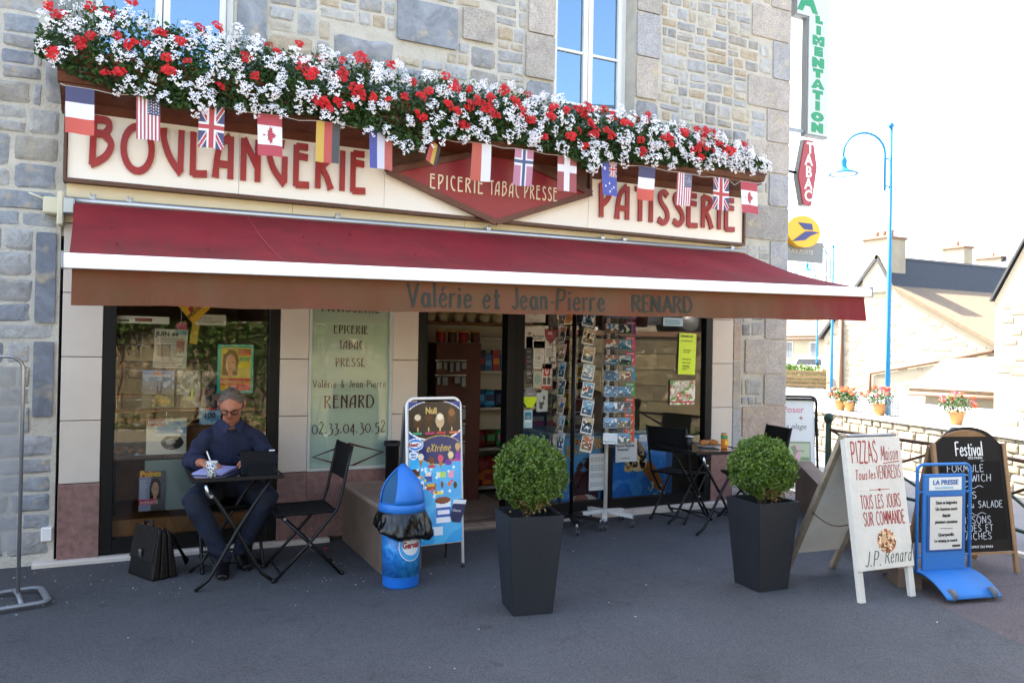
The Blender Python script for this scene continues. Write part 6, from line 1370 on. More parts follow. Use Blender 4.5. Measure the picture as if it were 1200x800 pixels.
P.ell(.42, .66, .24, .17, '#e8d2a0', 1, -.7); P.ell(.36, .62, .14, .09, '#3a1a10', 1, -.5); P.ell(.52, .76, .16, .07, '#3a1a10', 1, -1.0); P.ell(.46, .60, .10, .04, '#f0dfb4', 1, -.6); P.ell(.30, .52, .08, .06, '#e0b870'); P.ell(.56, .60, .06, .10, '#2e140c'); P.ell(.38, .82, .16, .06, '#5a2a18', 1, .5); P.ell(.36, .84, .1, .025, '#e8d2a0', 1, .5); P.cloud('#2a120a', .72, 5, 3, 1, (.25, .5, .66, .9)); P.cloud('#e9dcc4', .80, 6, 3, 1, (.25, .5, .66, .9)); P.cloud('#cfe2f0', .70, 9, 3, .9, (.66, .04, 1, .3))
P.sheet('poster_panel', .66, .69, fz, 'print_gloss', loc=(4.36, .045, .075))
# ================================================================== POSTCARD RACKS outside
mat('wire_grey', '#8c8e90', .35, metal=.8); mat('rack_white', '#c9c8c2', .5, var=.1, vscale=10); mat('rubber', '#2a2b2d', .6)
def caster(parent, x, y, h=.07):
    mb = MB(); mb.tube([(x, y, h), (x, y, h+.05)], .012, 8); mb.box(x-.018, x-.014, y-.02, y+.02, .01, h+.01); mb.box(x+.014, x+.018, y-.02, y+.02, .01, h+.01); c = mb.build('caster', 'wire_grey', parent)
    mb = MB(); mb.lathe([(0, -.012), (.026, -.012), (.03, -.006), (.03, .006), (.026, .012), (0, .012)], 16, c=(x, y, .03), M=Matrix.Rotation(R_(90), 4, 'Y')); mb.build('wheel', 'rubber', c)
def rack(name, label, x, y, base_m, z0, z1, cols, arms, rows, pitch, ang0=0):
    g = thing(name, label, 'postcard rack', (x, y, 0)); mb = MB(); mb.tube([(0, 0, .12), (0, 0, z1+.05)], .018, 12); mb.build('pole', base_m, g)
    for k in range(arms):
        a = ang0+2*math.pi*k/arms; mb = MB(); e = Vector((.26*math.cos(a), .26*math.sin(a), .10)); mb.bar((0, 0, .125), e, .045, .03); mb.build('foot', base_m, g); caster(g, e.x, e.y, .055)
    for (ax, ay, fc, wd) in cols:     # wire columns: offset, facing angle, width
        mb = MB(); c, s_ = math.cos(fc), math.sin(fc); u = Vector((-s_, c, 0)); n_ = Vector((c, s_, 0)); o_ = Vector((ax, ay, 0))
        for t in (-.5, .5): p = o_+u*wd*t; mb.tube([(p.x, p.y, z0), (p.x, p.y, z1)], .003, 5)
        for k in range(rows):
            z = z0+k*pitch; a = o_+u*wd*.5; b = o_-u*wd*.5; f1, f2 = a+n_*.035, b+n_*.035
            mb.tube([(a.x, a.y, z), (f1.x, f1.y, z), (f2.x, f2.y, z), (b.x, b.y, z)], .0025, 4); mb.tube([(f1.x, f1.y, z), (f1.x, f1.y, z+.045), (f2.x, f2.y, z+.045), (f2.x, f2.y, z)], .0022, 4)
        mb.build('wire_column', 'wire_grey', g)
    return g
scen = ['#2a5a8c', '#4f7a9c', '#8f989c', '#28506e', '#6a5a42', '#3f5a3a', '#a08a60', '#16384e', '#8c4a3a', '#22262a']
def card_paint(kind, seed):
    r = random.Random(seed)
    P = Paint(14, 18 if kind != 'wide' else 11, '#c4c4c0' if kind == 'view' else '#6f7476')
    if kind in ('view', 'wide'):
        P.rect(.06, .12 if kind == 'view' else .05, .94, .95, r.choice(['#6f9cbc', '#8ca4b0', '#4f88b0', '#b09a80', '#3a4a58', '#a86a50'])); P.rect(.06, .12, .94, r.uniform(.4, .6), r.choice(['#2a6a8c', '#3a5a3a', '#7a6a4a', '#204a6a'])); P.cloud(r.choice(scen), .55, seed, 3, 1, (.06, .2, .94, .7)); P.cloud('#dadada', .7, seed+4, 2, 1, (.06, .2, .94, .9))
    else:
        P = Paint(14, 18, kind); P.cloud('#e2dcd0', .72, seed, 3, .8, (.15, .2, .85, .8)); P.rect(.12, .85, .88, .90, '#e6e2da')
    return P
def card(x, y, z, W, H, face, kind, seed, tilt=.18, roll=0., lb='', grp=''):
    P = card_paint(kind, seed); g = P.sheet('postcard', W, H, None, 'print_gloss', .0015); tag(g, lb, 'postcard', grp)
    n_ = Vector((math.cos(face), math.sin(face), 0)); u = Vector((-n_.y, n_.x, 0)); u = -u if u.x < 0 and abs(u.x) > abs(u.y) else u
    g.rotation_euler = (-tilt, roll, face+math.pi/2); off = Matrix.Rotation(face+math.pi/2, 3, 'Z') @ Vector((-W/2, 0, 0)); g.location = (x+off.x, y+off.y, z); return g
FA = math.atan2(-.80, -.55)      # facing back toward the street corner of view
RX, RY = 4.03, -.36
rack('postcard_rack', 'white-footed postcard spinner in front of the right shop window', RX, RY, 'rack_white', .74, 1.98, [(-.19, .02, FA-.75, .10), (-.07, -.14, FA+.0, .13), (.10, -.12, FA+.35, .13), (.20, .0, FA+.9, .10)], 5, 9, .142, .35)
cols3 = ['#9a6a9c', '#8a4a8c', '#d46a94', '#d0548c', '#2f8fc4', '#2f9a5c', '#b83a40', '#c83a2c', '#c8402c']
ORD = ['first', 'second', 'third', 'fourth', 'fifth', 'sixth', 'seventh', 'eighth', 'ninth']
for k in range(9):
    z = .76+(8-k)*.142
    card(RX-.21, RY-.02, z, .10, .125, FA-.75, 'view', 300+k, lb='%s small dark postcard from the top, leftmost column of the white-footed rack' % ORD[k], grp='dark postcards on the white-footed rack')
    card(RX-.07, RY-.17, z, .13, .10, FA, 'wide' if k < 8 else '#c8ccd0', 320+k, lb='%s wide postcard from the top, second column of the white-footed rack' % ORD[k], grp='wide postcards on the white-footed rack')
    card(RX+.07, RY-.18, z, .13, .10, FA+.2, 'wide', 340+k, lb='%s landscape postcard from the top, third column of the white-footed rack' % ORD[k], grp='landscape postcards on the white-footed rack')
    nmz = ['mauve', 'purple', 'pink', 'bright pink', 'light blue', 'green', 'brick red', 'red', 'orange red'][k]
    card(RX+.20, RY-.08, z, .095, .125, FA+.3, cols3[k], 360+k, lb='%s greeting card in the right column of the postcard rack' % nmz, grp='greeting cards on the white-footed rack')
RX2, RY2 = 3.63, -.42
rack('postcard_rack', 'black-footed postcard spinner with white-bordered views beside the doorway', RX2, RY2, 'black_plastic', .70, 1.95, [(-.16, .05, FA-1.0, .12), (.02, -.12, FA+.15, .12), (.17, .06, FA+1.0, .10)], 5, 8, .157, .6)
for k in range(8):
    z = .72+(7-k)*.157
    if k >= 0: card(RX2+.035, RY2-.17, z, .105, .145, FA+.25, 'view', 400+k, .12, .20, lb='%s white-bordered view postcard from the top on the black-footed rack' % ORD[k], grp='white-bordered postcards')
    card(RX2-.155, RY2-.03, z, .12, .15, FA-1.0, 'view', 420+k, .2, 0, lb='%s edge-on postcard from the top at the left of the black-footed rack' % ORD[k], grp='edge-on postcards')
# ashtray bin against the wall
g = thing('wall_ashtray', 'slim black ashtray bin fixed behind the ice cream board', 'ashtray', (2.06, -.10, .48)); mb = MB(); mb.lathe([(.05, .0), (.055, .01), (.058, .28), (.07, .30), (.07, .325), (.055, .325), (.05, .30), (0, .30)], 20); mb.build('body', 'black_plastic', g); mb = MB(); mb.lathe([(.071, .29), (.074, .30), (.071, .31)], 20); mb.build('collar', 'rubber', g)
# ================================================================== FURNITURE
mat('black_steel', '#0a0b0d', .45, spec=.35); mat('textilene', '#08090b', .75, spec=.25, bump=.4, bscale=400); mat('black_glass', '#04060a', .04, spec=.8, coat=.6)
def folding_chair(label, loc, rz, group='black folding bistro chairs'):
    """sitter faces +x"""
    g = thing('folding_chair', label, 'chair', loc, rz, group); w_ = .205
    for s in (-1, 1):
        y = s*w_
        mb = MB(); mb.tube([(.25, y, .0), (.02, y, .24), (-.17, y, .46), (-.20, y, .56), (-.235, y, .74), (-.27, y, .90)], .0115, 8, flat=1.); mb.lathe([(.0, 0), (.015, 0), (.015, .025), (0, .025)], 8, c=(.25, y, 0)); mb.build('leg', 'black_steel', g)
        y2 = s*(w_-.028); mb = MB(); mb.tube([(-.22, y2, .0), (.0, y2, .23), (.20, y2, .43)], .011, 8); mb.lathe([(.0, 0), (.015, 0), (.015, .025), (0, .025)], 8, c=(-.22, y2, 0)); mb.build('leg', 'black_steel', g)
        mb = MB(); mb.tube([(0.012, y-.012*s, .235), (0.012, y+.014*s, .235)], .008, 8); mb.tube([(.185, y+.0, .425), (.185, y+.012*s, .425)], .011, 8); mb.build('bolt', 'chrome', g)
    for (x, z, yy) in ((.20, .045, w_), (-.17, .05, w_-.028)):
        mb = MB(); mb.tube([(x, -yy, z), (x, yy, z)], .009, 8); mb.build('stretcher', 'black_steel', g)
    mb = MB(); n = 10; vs = []; fs = []
    for i in range(n+1):
        for j in range(5): x = -.17+.40*i/n; y = -w_+2*w_*j/4; vs.append((x, y, .455-.010*math.sin(math.pi*i/n)-.008*math.sin(math.pi*j/4)-(.02 if i == n else 0)))
    for i in range(n):
        for j in range(4): q = i*5+j; fs.append((q, q+1, q+6, q+5))
    m_ = len(vs); vs += [(a, b, c-.006) for a, b, c in vs]; fs += [tuple(m_+i for i in f[::-1]) for f in fs]
    mb.add(vs, fs, 0, True); mb.tube([(-.17, -w_, .452), (.23, -w_, .448), (.235, w_, .448), (-.17, w_, .452)], .009, 8, closed=True); mb.build('seat', 'textilene', g)
    mb = MB(); vs = []; fs = []
    for i in range(7):
        for j in range(7): t = i/6; y = -w_+2*w_*j/6; vs.append((-.225-.045*t-.012*math.cos((j-3)/3*1.4)+.006, y, .66+.235*t))
    for i in range(6):
        for j in range(6): q = i*7+j; fs.append((q, q+1, q+8, q+7))
    m_ = len(vs); vs += [(a-.007, b, c) for a, b, c in vs]; fs += [tuple(m_+i for i in f[::-1]) for f in fs]; mb.add(vs, fs, 0, True); mb.build('backrest', 'textilene', g)
    return g
folding_chair('empty black folding chair between the seated man and the low wall', (1.19, -.86, 0), R_(180))
folding_chair('black folding chair under the seated man at the left window', (.73, -.42, 0), R_(-90))
folding_chair('left black folding chair at the croissant table, seen from behind', (4.84, -.40, 0), R_(24))
folding_chair('right black folding chair behind the second boxwood planter', (5.48, -.72, 0), R_(168))
def bistro_table(label, loc, rz):
    g = thing('bistro_table', label, 'table', loc, rz, 'black folding bistro tables'); hx_, hy = .29, .33
    mb = MB(); f = .022; mb.bbox(-hx_, hx_, -hy, -hy+f, .708, .735, .004); mb.bbox(-hx_, hx_, hy-f, hy, .708, .735, .004); mb.box(-hx_+.001, -hx_+f, -hy+f, hy-f, .708, .734); mb.box(hx_-f, hx_-.001, -hy+f, hy-f, .708, .734); mb.build('frame', 'black_steel', g)
    mb = MB(); mb.box(-hx_+f, hx_-f, -hy+f, hy-f, .722, .7305); mb.build('glass_top', 'black_glass', g)
    for y, o in ((-.27, .0), (.20, .0)):
        for s in (-1, 1):
            yy = y+.014*s
            mb = MB(); P = [(-s*.205, yy, .70), (-s*.12, yy, .56), (.0, yy, .37), (s*.11, yy, .17), (s*.17, yy, .07), (s*.25, yy, .008)]; mb.tube(P, [.0125, .013, .013, .013, .0125, .011], 8); mb.build('leg', 'black_steel', g)
    for s in (-1, 1):
        mb = MB(); mb.tube([(s*.13, -.27, .14), (s*.13, .20, .14)], .008, 8); mb.build('stretcher', 'black_steel', g); mb = MB(); mb.tube([(s*.2, -.29, .702), (s*.2, .24, .702)], .009, 8); mb.build('top_bar', 'black_steel', g)
    mb = MB(); mb.tube([(-.20, -.30, .70), (-.19, -.30, .64), (-.17, -.295, .60)], .012, 8); mb.tube([(-.165, -.30, .615), (-.165, -.32, .615)], .012, 8); mb.build('hinge', 'chrome', g)
    return g
bistro_table('black folding table with a glass top where the man writes', (.695, -.80, 0), 0); bistro_table('black folding table carrying croissants, a cup and a can', (4.80, -.80, 0), R_(-6))
def paper_cup(label, loc, mt):
    g = thing('paper_cup', label, 'cup', loc); mb = MB(); mb.lathe([(.024, 0), (.026, .002), (.036, .095), (.034, .095), (.024, .006), (0, .006)], 22); mb.build('body', mt, g); mb = MB(); mb.lathe([(.0355, .093), (.038, .097), (.0365, .101), (.034, .097)], 22); mb.build('rim', 'b_white', g); mb = MB(); mb.lathe([(0, .08), (.0325, .08)], 20); mb.build('coffee', 'chocolate', g)
def cup_mat():
    m = mat('cup_print', '#d8d8d8', .5); n = m.node_tree.nodes; l = m.node_tree.links; v = n.new('ShaderNodeTexVoronoi'); v.inputs['Scale'].default_value = 62; v.feature = 'DISTANCE_TO_EDGE'; tc = n.new('ShaderNodeTexCoord'); l.new(tc.outputs['Object'], v.inputs['Vector'])
    r = n.new('ShaderNodeValToRGB'); l.new(v.outputs['Distance'], r.inputs[0]); r.color_ramp.elements[0].position = .10; r.color_ramp.elements[1].position = .16; r.color_ramp.elements[0].color = (.65, .65, .65, 1); r.color_ramp.elements[1].color = (.012, .012, .014, 1); l.new(r.outputs[0], n['Principled BSDF'].inputs['Base Color'])
cup_mat(); paper_cup('black and white patterned paper cup in front of the writing man', (.535, -1.04, .731), 'cup_print'); paper_cup('dark paper cup on the croissant table left of the plate', (4.70, -.72, .731), 'b_black')
# plate with pastries, can
g = thing('plate', 'white oval plate on the right bistro table', 'plate', (4.86, -.80, .731)); mb = MB(); mb.lathe([(.05, 0), (.06, .004), (.105, .016), (.108, .019), (.10, .018), (.055, .008), (0, .008)], 30); o = mb.build('dish', 'b_white', g); mb = MB(); mb.lathe([(.100, .0178), (.104, .0193), (.108, .0195)], 30); mb.build('rim', 'b_grey', g)
def pastry(label, loc, rz, s=1.):
    g = thing('pastry', label, 'pastry', loc, rz, 'pastries on the plate'); 
    for k in range(5):
        a = (k-2)*.42; mb = MB(); c = Vector((math.sin(a)*.045*s, math.cos(a)*.03*s-.03*s, .028*s)); rr_ = (.033, .030, .024)[abs(k-2)]*s
        P = [c+Vector((math.cos(a), -math.sin(a), 0))*t*.016*s for t in (-1, -.5, 0, .5, 1)]; mb.tube(P, [rr_*.8, rr_*.97, rr_, rr_*.97, rr_*.8], 12, flat=.85); mb.build('fold', 'bread', g)
pastry('left croissant on the white plate', (4.81, -.79, .745), .3); pastry('right croissant on the white plate', (4.91, -.79, .745), -.5)
g = thing('drink_can', 'orange and green soft drink can on the right bistro table', 'can', (4.93, -.93, .731)); mb = MB(); mb.lathe([(.024, 0), (.030, .008), (.030, .125), (.025, .138), (.024, .14), (0, .137)], 24); mb.build('body', 'b_orange', g)
mb = MB(); mb.lathe([(.0305, .09), (.0308, .092), (.0308, .122), (.0302, .124)], 24); mb.build('green_band', 'b_green', g); mb = MB(); mb.lathe([(.026, .136), (.027, .140), (.025, .142), (.023, .139)], 24); mb.build('rim', 'chrome', g); mb = MB(); mb.prism([(-.018, .04), (.018, .04), (.02, .075), (-.016, .08)], -.0325, -.0305); mb.build('label_patch', 'b_yellow', g)
# ================================================================== PLANTERS
mat('planter', '#25282d', .6, spec=.3, var=.12, vscale=3, bump=.08, bscale=60); mat('soil', '#241c14', .95, bump=.8); mat('box_leaf', '#6f8a33', .45, var=.5, vscale=16, c2='#33501a', trans=.28, rnd_obj=.08); mat('dry_leaf', '#7c6a3a', .7, trans=.2)
def planter(label, loc, rz, seed, rb, cz=.83, rnd_s=(1, 1, 1)):
    g = thing('boxwood_planter', label, 'planter', loc, rz, 'tall grey planters with clipped boxwood balls'); b, t, H, th = .126, .174, .60, .016
    vs = []; 
    def sq(r, z): return [(-r, -r, z), (r, -r, z), (r, r, z), (-r, r, z)]
    vs = sq(b, 0)+sq(t, H)+sq(t-th, H)+sq(t-th-.012, H-.09); mb = MB(); fs = [(3, 2, 1, 0)]
    for k in range(3):
        for i in range(4): fs.append((k*4+i, k*4+(i+1) % 4, k*4+4+(i+1) % 4, k*4+4+i))
    bm = bmesh.new(); bv = [bm.verts.new(v) for v in vs]; [bm.faces.new([bv[i] for i in f]) for f in fs]; bmesh.ops.bevel(bm, geom=[e for e in bm.edges], offset=.004, segments=2, affect='EDGES'); mb.bm(bm); mb.build('pot', 'planter', g)
    mb = MB(); r = random.Random(seed); n = 8; q = t-th-.010; vs = [(-q+2*q*i/n, -q+2*q*j/n, H-.075+r.uniform(-.008, .008)) for i in range(n+1) for j in range(n+1)]; mb.add(vs, [(i*(n+1)+j, (i+1)*(n+1)+j, (i+1)*(n+1)+j+1, i*(n+1)+j+1) for i in range(n) for j in range(n)]); mb.build('soil', 'soil', g)
    mb = MB()
    for k in range(9):
        a = k*.7+seed; e = r.uniform(.3, 1.2); mb.tube([(r.uniform(-.03, .03), r.uniform(-.03, .03), H-.09), (math.cos(a)*.05, math.sin(a)*.05, cz-rb*.6), (math.cos(a)*math.cos(e)*rb*.7, math.sin(a)*math.cos(e)*rb*.7, cz+math.sin(e)*rb*.5)], [.010, .007, .003], 5)
    mb.build('stems', 'bark', g)
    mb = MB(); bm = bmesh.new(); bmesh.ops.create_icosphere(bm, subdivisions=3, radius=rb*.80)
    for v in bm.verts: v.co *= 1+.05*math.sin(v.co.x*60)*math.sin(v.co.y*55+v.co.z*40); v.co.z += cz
    mb.bm(bm, sm=True); mb.build('shade_core', mat('box_shade', '#26391a', .9, var=.4, vscale=30), g)  # dark ball behind the leaves, the bush's inner shade put into its colour
    def fn(rr, n):
        d_ = rr.normal(size=(n, 3)); d_ /= np.linalg.norm(d_, axis=1)[:, None]
        lump = 1+.06*np.sin(d_[:, :1]*9+seed)*np.sin(d_[:, 1:2]*8+1)+.045*np.sin(d_[:, 2:]*13+seed*2)*np.cos(d_[:, :1]*11); low = np.where(d_[:, 2:] < -.55, .86, 1.)
        tuft = np.where(rr.rand(n, 1) < .10, rr.uniform(1.0, 1.11, (n, 1)), 1.)
        return d_*rb*lump*low*tuft*(1-.24*rr.rand(n, 1)**1.5)*np.array(rnd_s)*(1+.05*np.sin(np.arctan2(d_[:, 1:2], d_[:, :1])*5+seed))+np.array((0, 0, cz))
    V, F = leaf_cloud(12500, fn, .0128, seed, .25, .35); o = np_mesh('leaves', V, F, 'box_leaf', g); stuff(o)
    V, F = leaf_cloud(180, lambda rr, n: np.stack([rr.normal(size=n)*.05, -np.abs(rr.normal(size=n))*.04-rb*.45, cz-rb*.62+rr.normal(size=n)*.03], 1), .012, seed+5); o = np_mesh('dry_leaves', V, F, 'dry_leaf', g); stuff(o)
planter('tall dark grey planter with a round boxwood ball in front of the doorway', (2.275, -2.20, 0), R_(-10), 3, .218, .820, (1, 1, 1.07)); planter('tall dark grey planter with a boxwood ball beside the pizza board', (3.99, -2.40, 0), R_(-3), 8, .222, .805, (1, 1, .98))
# ================================================================== BLUE BIN
mat('bin_blue', '#0e6fd0', .35, coat=.2); mat('bin_lid', '#1c72c4', .5, coat=.0, var=.06, vscale=3); mat('bag_black', '#050506', .3, bump=.3, bscale=14)
def bin_wave():
    m = mat('bin_wave', '#2aa0de', .35, c2='#0c4aa8', vscale=7, detail=2); m.node_tree.nodes['Noise Texture'].inputs['Distortion'].default_value = 2.5
bin_wave(); bn = thing('ice_cream_bin', 'blue round litter bin with a pointed lid, black bag and brand oval', 'litter bin', (1.715, -1.42, 0), R_(12)); k = .145
mb = MB(); mb.lathe([(.0, 0), (.118, 0), (.122, .01), (.125, .07), (.127, .075)], 40); mb.lathe([(.133, .40), (.135, .50), (.130, .50)], 40); mb.build('base_ring', 'bin_blue', bn)
mb = MB(); mb.lathe([(.126, .07), (.1335, .41)], 48); mb.build('body', 'bin_wave', bn)
lid = MB(); lid.lathe([(.150, .50), (.158, .505), (.158, .545), (.152, .555), (.15, .56)], 40); 
# wedge lid: two curved flanks rising to a ridge, open on the other two sides
n = 24; R0 = .152; apex = .815; A1 = R_(62)
def lid_pt(sgn, a, u):
    bx, by = sgn*math.cos(a)*R0, math.sin(a)*R0; ry = by*.34; zr = apex-.03*(by/R0)**2; bul = .040*math.sin(math.pi*min(1, u*1.0))*math.cos(a)**.5
    return (bx*(1-u)+sgn*bul, by*(1-u)+ry*u+math.copysign(.018*math.sin(math.pi*u), by)*abs(math.sin(a)), .558+(zr-.558)*u**.92)
vs = []; fs = []
for sgn in (-1, 1):
    k0 = len(vs)
    for i in range(n+1):
        a = -A1+2*A1*i/n
        for j in range(9): vs.append(lid_pt(sgn, a, j/8))
    for i in range(n):
        for j in range(8): q = k0+i*9+j; fs.append((q, q+9, q+10, q+1) if sgn > 0 else (q, q+1, q+10, q+9))
lid.add(vs, fs, 0, True); lo = lid.build('lid', 'bin_lid', bn, False); LR = R_(-78); lo.rotation_euler = (0, 0, LR); so_ = lo.modifiers.new('s', 'SOLIDIFY'); so_.thickness = .007
mb = MB(); mb.lathe([(.148, .555), (.10, .56), (.0, .565)], 30); o = mb.build('mouth', mat('mouth_dark', '#04122c', .6), bn)
for e in (-1, 1):      # hinged flaps set back inside the two open ends
    mb = MB(); P_ = [Vector(lid_pt(-1, e*A1, j/8)) for j in range(9)]; Q_ = [Vector(lid_pt(1, e*A1, j/8)) for j in range(9)]; off = Vector((0, -e*.012, 0)); mb.add([p*1.0+off for p in P_]+[q+off for q in Q_], [(j, j+1, j+10, j+9) for j in range(8)]); o = mb.build('flap', mat('flap_blue', '#1a5680', .4), bn, False); o.rotation_euler = (0, 0, LR)
# black bag: gathered skirt with folds
n, m_ = 120, 16; r = random.Random(2); vs = []; fs = []
for j in range(m_+1):
    v = j/m_
    for i in range(n):
        a = 2*math.pi*i/n; lobe = .5+.5*math.cos(a-R_(-35)); pts_ = .5+.5*math.cos(a*3+.9); fold = .008*math.sin(a*9+v*2)*v+.004*math.sin(a*17+v*7)+.0025*math.sin(a*31-v*6)+.004*math.sin(v*9+a*4)
        prof = .151+.046*v**.65+.022*v*pts_+.012*lobe*v; z = .512-(.125+.075*lobe+.030*pts_)*v
        if v > .8: prof -= (v-.8)*.22; z += (v-.8)*.05
        rr_ = prof+fold*min(1, v*3); vs.append((math.cos(a)*rr_, math.sin(a)*rr_, z))
for j in range(m_):
    for i in range(n): fs.append((j*n+i, (j+1)*n+i, (j+1)*n+(i+1) % n, j*n+(i+1) % n))
mb = MB(); mb.add(vs, fs, 0, True); o = mb.build('bag', 'bag_black', bn, False); o.modifiers.new('s', 'SOLIDIFY').thickness = .002
# brand oval wrapped on the body
def wrap_oval(mb, a0, zc, ra, rz, R, n=40, hole=0.):
    ring = []
    for i in range(n):
        t = 2*math.pi*i/n; a = a0+ra*math.cos(t); ring.append((R*math.cos(a), R*math.sin(a), zc+rz*math.sin(t)))
    mid = []
    for i in range(n):
        t = 2*math.pi*i/n; a = a0+ra*hole*math.cos(t); mid.append((R*math.cos(a), R*math.sin(a), zc+rz*hole*math.sin(t)))
    if hole: mb.add(ring+mid, [(i, (i+1) % n, n+(i+1) % n, n+i) for i in range(n)])
    else:
        mb2 = [(R*math.cos(a0+ra*.5*math.cos(2*math.pi*i/n)), R*math.sin(a0+ra*.5*math.cos(2*math.pi*i/n)), zc+rz*.5*math.sin(2*math.pi*i/n)) for i in range(n)]
        c = (R*math.cos(a0), R*math.sin(a0), zc); mb.add(ring+mb2+[c], [(i, (i+1) % n, n+(i+1) % n, n+i) for i in range(n)]+[(n+i, n+(i+1) % n, 2*n) for i in range(n)])
A0 = R_(-90)
mb = MB(); wrap_oval(mb, A0, .285, .62, .095, .1345); o1 = mb.build('brand_oval', 'b_sky', bn, False); mb = MB(); wrap_oval(mb, A0, .285, .66, .10, .1342, hole=.94); mb.build('oval_rim', 'b_white', o1, False); mb = MB(); wrap_oval(mb, A0, .29, .48, .066, .1352); mb.build('oval_centre', 'b_white', o1, False)
me = txt_mesh('Gervais', .058, bold=.002, align='CENTER', xs=.72); me.materials.append(MATS['b_red'])
for v in me.vertices: a = A0+v.co.x/.135; R = .1362-v.co.y; v.co = (R*math.cos(a), R*math.sin(a), .273+v.co.z)
link(bpy.data.objects.new('lettering', me), o1)
# ================================================================== ICE CREAM A-BOARD
ic = thing('ice_cream_board', 'tall folding ice cream price board with round frame between blue bin and doorway', 'sign board', (2.045, -1.06, 0), R_(4))
def u_frame(mb, w_, H, r, rad=.05, n=6):
    P = [(-w_/2, 0, 0), (-w_/2, 0, H-rad)]+[(-w_/2+rad-rad*math.cos(a), 0, H-rad+rad*math.sin(a)) for a in np.linspace(.15, math.pi/2, n)]+[(w_/2-rad+rad*math.sin(a), 0, H-rad+rad*math.cos(a)) for a in np.linspace(0, math.pi/2-.15, n)]+[(w_/2, 0, H-rad), (w_/2, 0, 0)]; mb.tube(P, r, 8)
TILT = math.asin(.10/1.22)
mb = MB(); u_frame(mb, .43, 1.235, .011, .06); mb.tube([(-.215, 0, .19), (.215, 0, .19)], .009, 8); fr = mb.build('front_frame', 'white_metal', ic); fr.rotation_euler = (-TILT, 0, 0); fr.location = (0, -.14, 0)
mb = MB(); u_frame(mb, .43, 1.235, .011, .06); mb.tube([(-.215, 0, .19), (.215, 0, .19)], .009, 8); fr2 = mb.build('rear_frame', 'wire_grey', ic); fr2.rotation_euler = (TILT+.06, 0, 0); fr2.location = (-.0, .16, 0)
mb = MB(); mb.box(-.2, .2, .002, .010, .2, 1.2); bb_ = mb.build('rear_panel', 'b_grey', ic); bb_.rotation_euler = (TILT+.06, 0, 0); bb_.location = (0, .165, 0)
for s in (-1, 1):
    mb = MB(); mb.tube([(s*.215, -.14, .0), (s*.215, -.14, .03)], .014, 8); mb.build('foot', 'rubber', ic)
Wp, Hp = .41, 1.02; P = Paint(82, 204, '#1b8fd0')
P.grad('#1f9ad8', '#39aee2', (0, 0, 1, .6)); P.rect(0, .60, 1, 1, '#1c3f8c'); P.cloud('#4fc0ea', .55, 3, 14, .5, (0, 0, 1, .6))
P.ell(.5, .865, .60, .145, '#f0f0f0'); P.ell(.5, .868, .58, .137, '#15131f')
for x, c, c2, h in ((.17, '#3c1d12', '#d8c8a8', .055), (.38, '#32140e', '#4a2214', .05), (.60, '#c8a884', '#efe0c4', .055), (.83, '#46261a', '#8a5a38', .07)):
    P.ell(x, .865+(.03 if x > .8 else 0), .085, h, c); P.ell(x, .89+(.03 if x > .8 else 0), .06, h*.4, c2); P.rect(x-.012, .79, x+.012, .82, '#d8b880'); P.noise(.0, 1)
for x, c in ((.15, '#2f9a7a'), (.4, '#b8286a'), (.62, '#c8324a'), (.87, '#d86a4a')): P.rect(x-.09, .772, x+.09, .786, c)
P.ell(.60, .655, .44, .105, '#c8a860'); P.ell(.60, .655, .425, .099, '#1a2c66')
for x, y in ((.22, .60), (.42, .575), (.60, .585), (.80, .605), (.94, .665)):
    P.poly([(x-.045, y), (x+.045, y), (x, y-.065)], '#a8763c'); P.ell(x, y+.012, .055, .025, {.22: '#e6dcc8', .42: '#6a3a24', .60: '#d8486a', .80: '#e8d0a0', .94: '#c8a070'}[x])
P.ell(.12, .70, .15, .045, '#e6e9ee'); P.ell(.12, .70, .135, .038, '#2a7fc8'); P.ell(.12, .70, .12, .022, '#f0f0f0'); P.ell(.08, .625, .09, .03, '#dfeaf0'); P.rect(.35, .535, .5, .55, '#c82848'); P.rect(.85, .57, 1, .59, '#c83c90'); P.ell(.95, .61, .06, .03, '#8c2f9a'); P.ell(.75, .565, .07, .022, '#6a2f9a')
rr_ = random.Random(4)
for (x, y, w_, h, c) in ((.12, .50, .16, .06, '#5a3420'), (.15, .47, .2, .02, '#e0a030'), (.36, .46, .14, .05, '#1b4f9c'), (.36, .49, .10, .025, '#e8e0d8'), (.62, .48, .16, .04, '#b8d860'), (.80, .48, .10, .045, '#e89ab0'), (.55, .48, .08, .04, '#d8e8d0'), (.40, .40, .2, .045, '#a84a24'), (.40, .41, .14, .02, '#e8b040'), (.2, .41, .14, .06, '#f0ece4'), (.22, .40, .08, .04, '#3a2a2a'), (.62, .41, .05, .05, '#6a2a1a'), (.76, .41, .06, .03, '#e06a2a'), (.88, .40, .07, .05, '#3a2214'), (.55, .355, .2, .022, '#e6dc4a'), (.06, .30, .07, .09, '#e2c21a'), (.14, .28, .06, .08, '#c82a2a'), (.24, .25, .08, .06, '#c8344a'), (.06, .20, .1, .03, '#3a9a4a')):
    P.rect(x-w_/2, y-h/2, x+w_/2, y+h/2, c) if w_ > h*1.6 else P.ell(x, y, w_/2, h/2*1.0, c)
for k in range(26): x, y = rr_.uniform(.05, .95), rr_.uniform(.32, .54); P.ell(x, y, .025, .010, rr_.choice(['#e8e8e8', '#f0e060', '#e8f4fa', '#d84a6a']))
P.rect(.50, .14, .78, .30, '#e9eef4'); P.ell(.63, .30, .15, .025, '#7a3a2a'); P.rect(.50, .18, .78, .25, '#2060b0'); P.rect(.52, .20, .76, .23, '#e8e8f0'); P.rect(.33, .06, .62, .12, '#d8e4ee'); P.rect(.35, .07, .45, .11, '#5aa0d0'); P.rect(.05, .03, .25, .1, '#48b0e0')
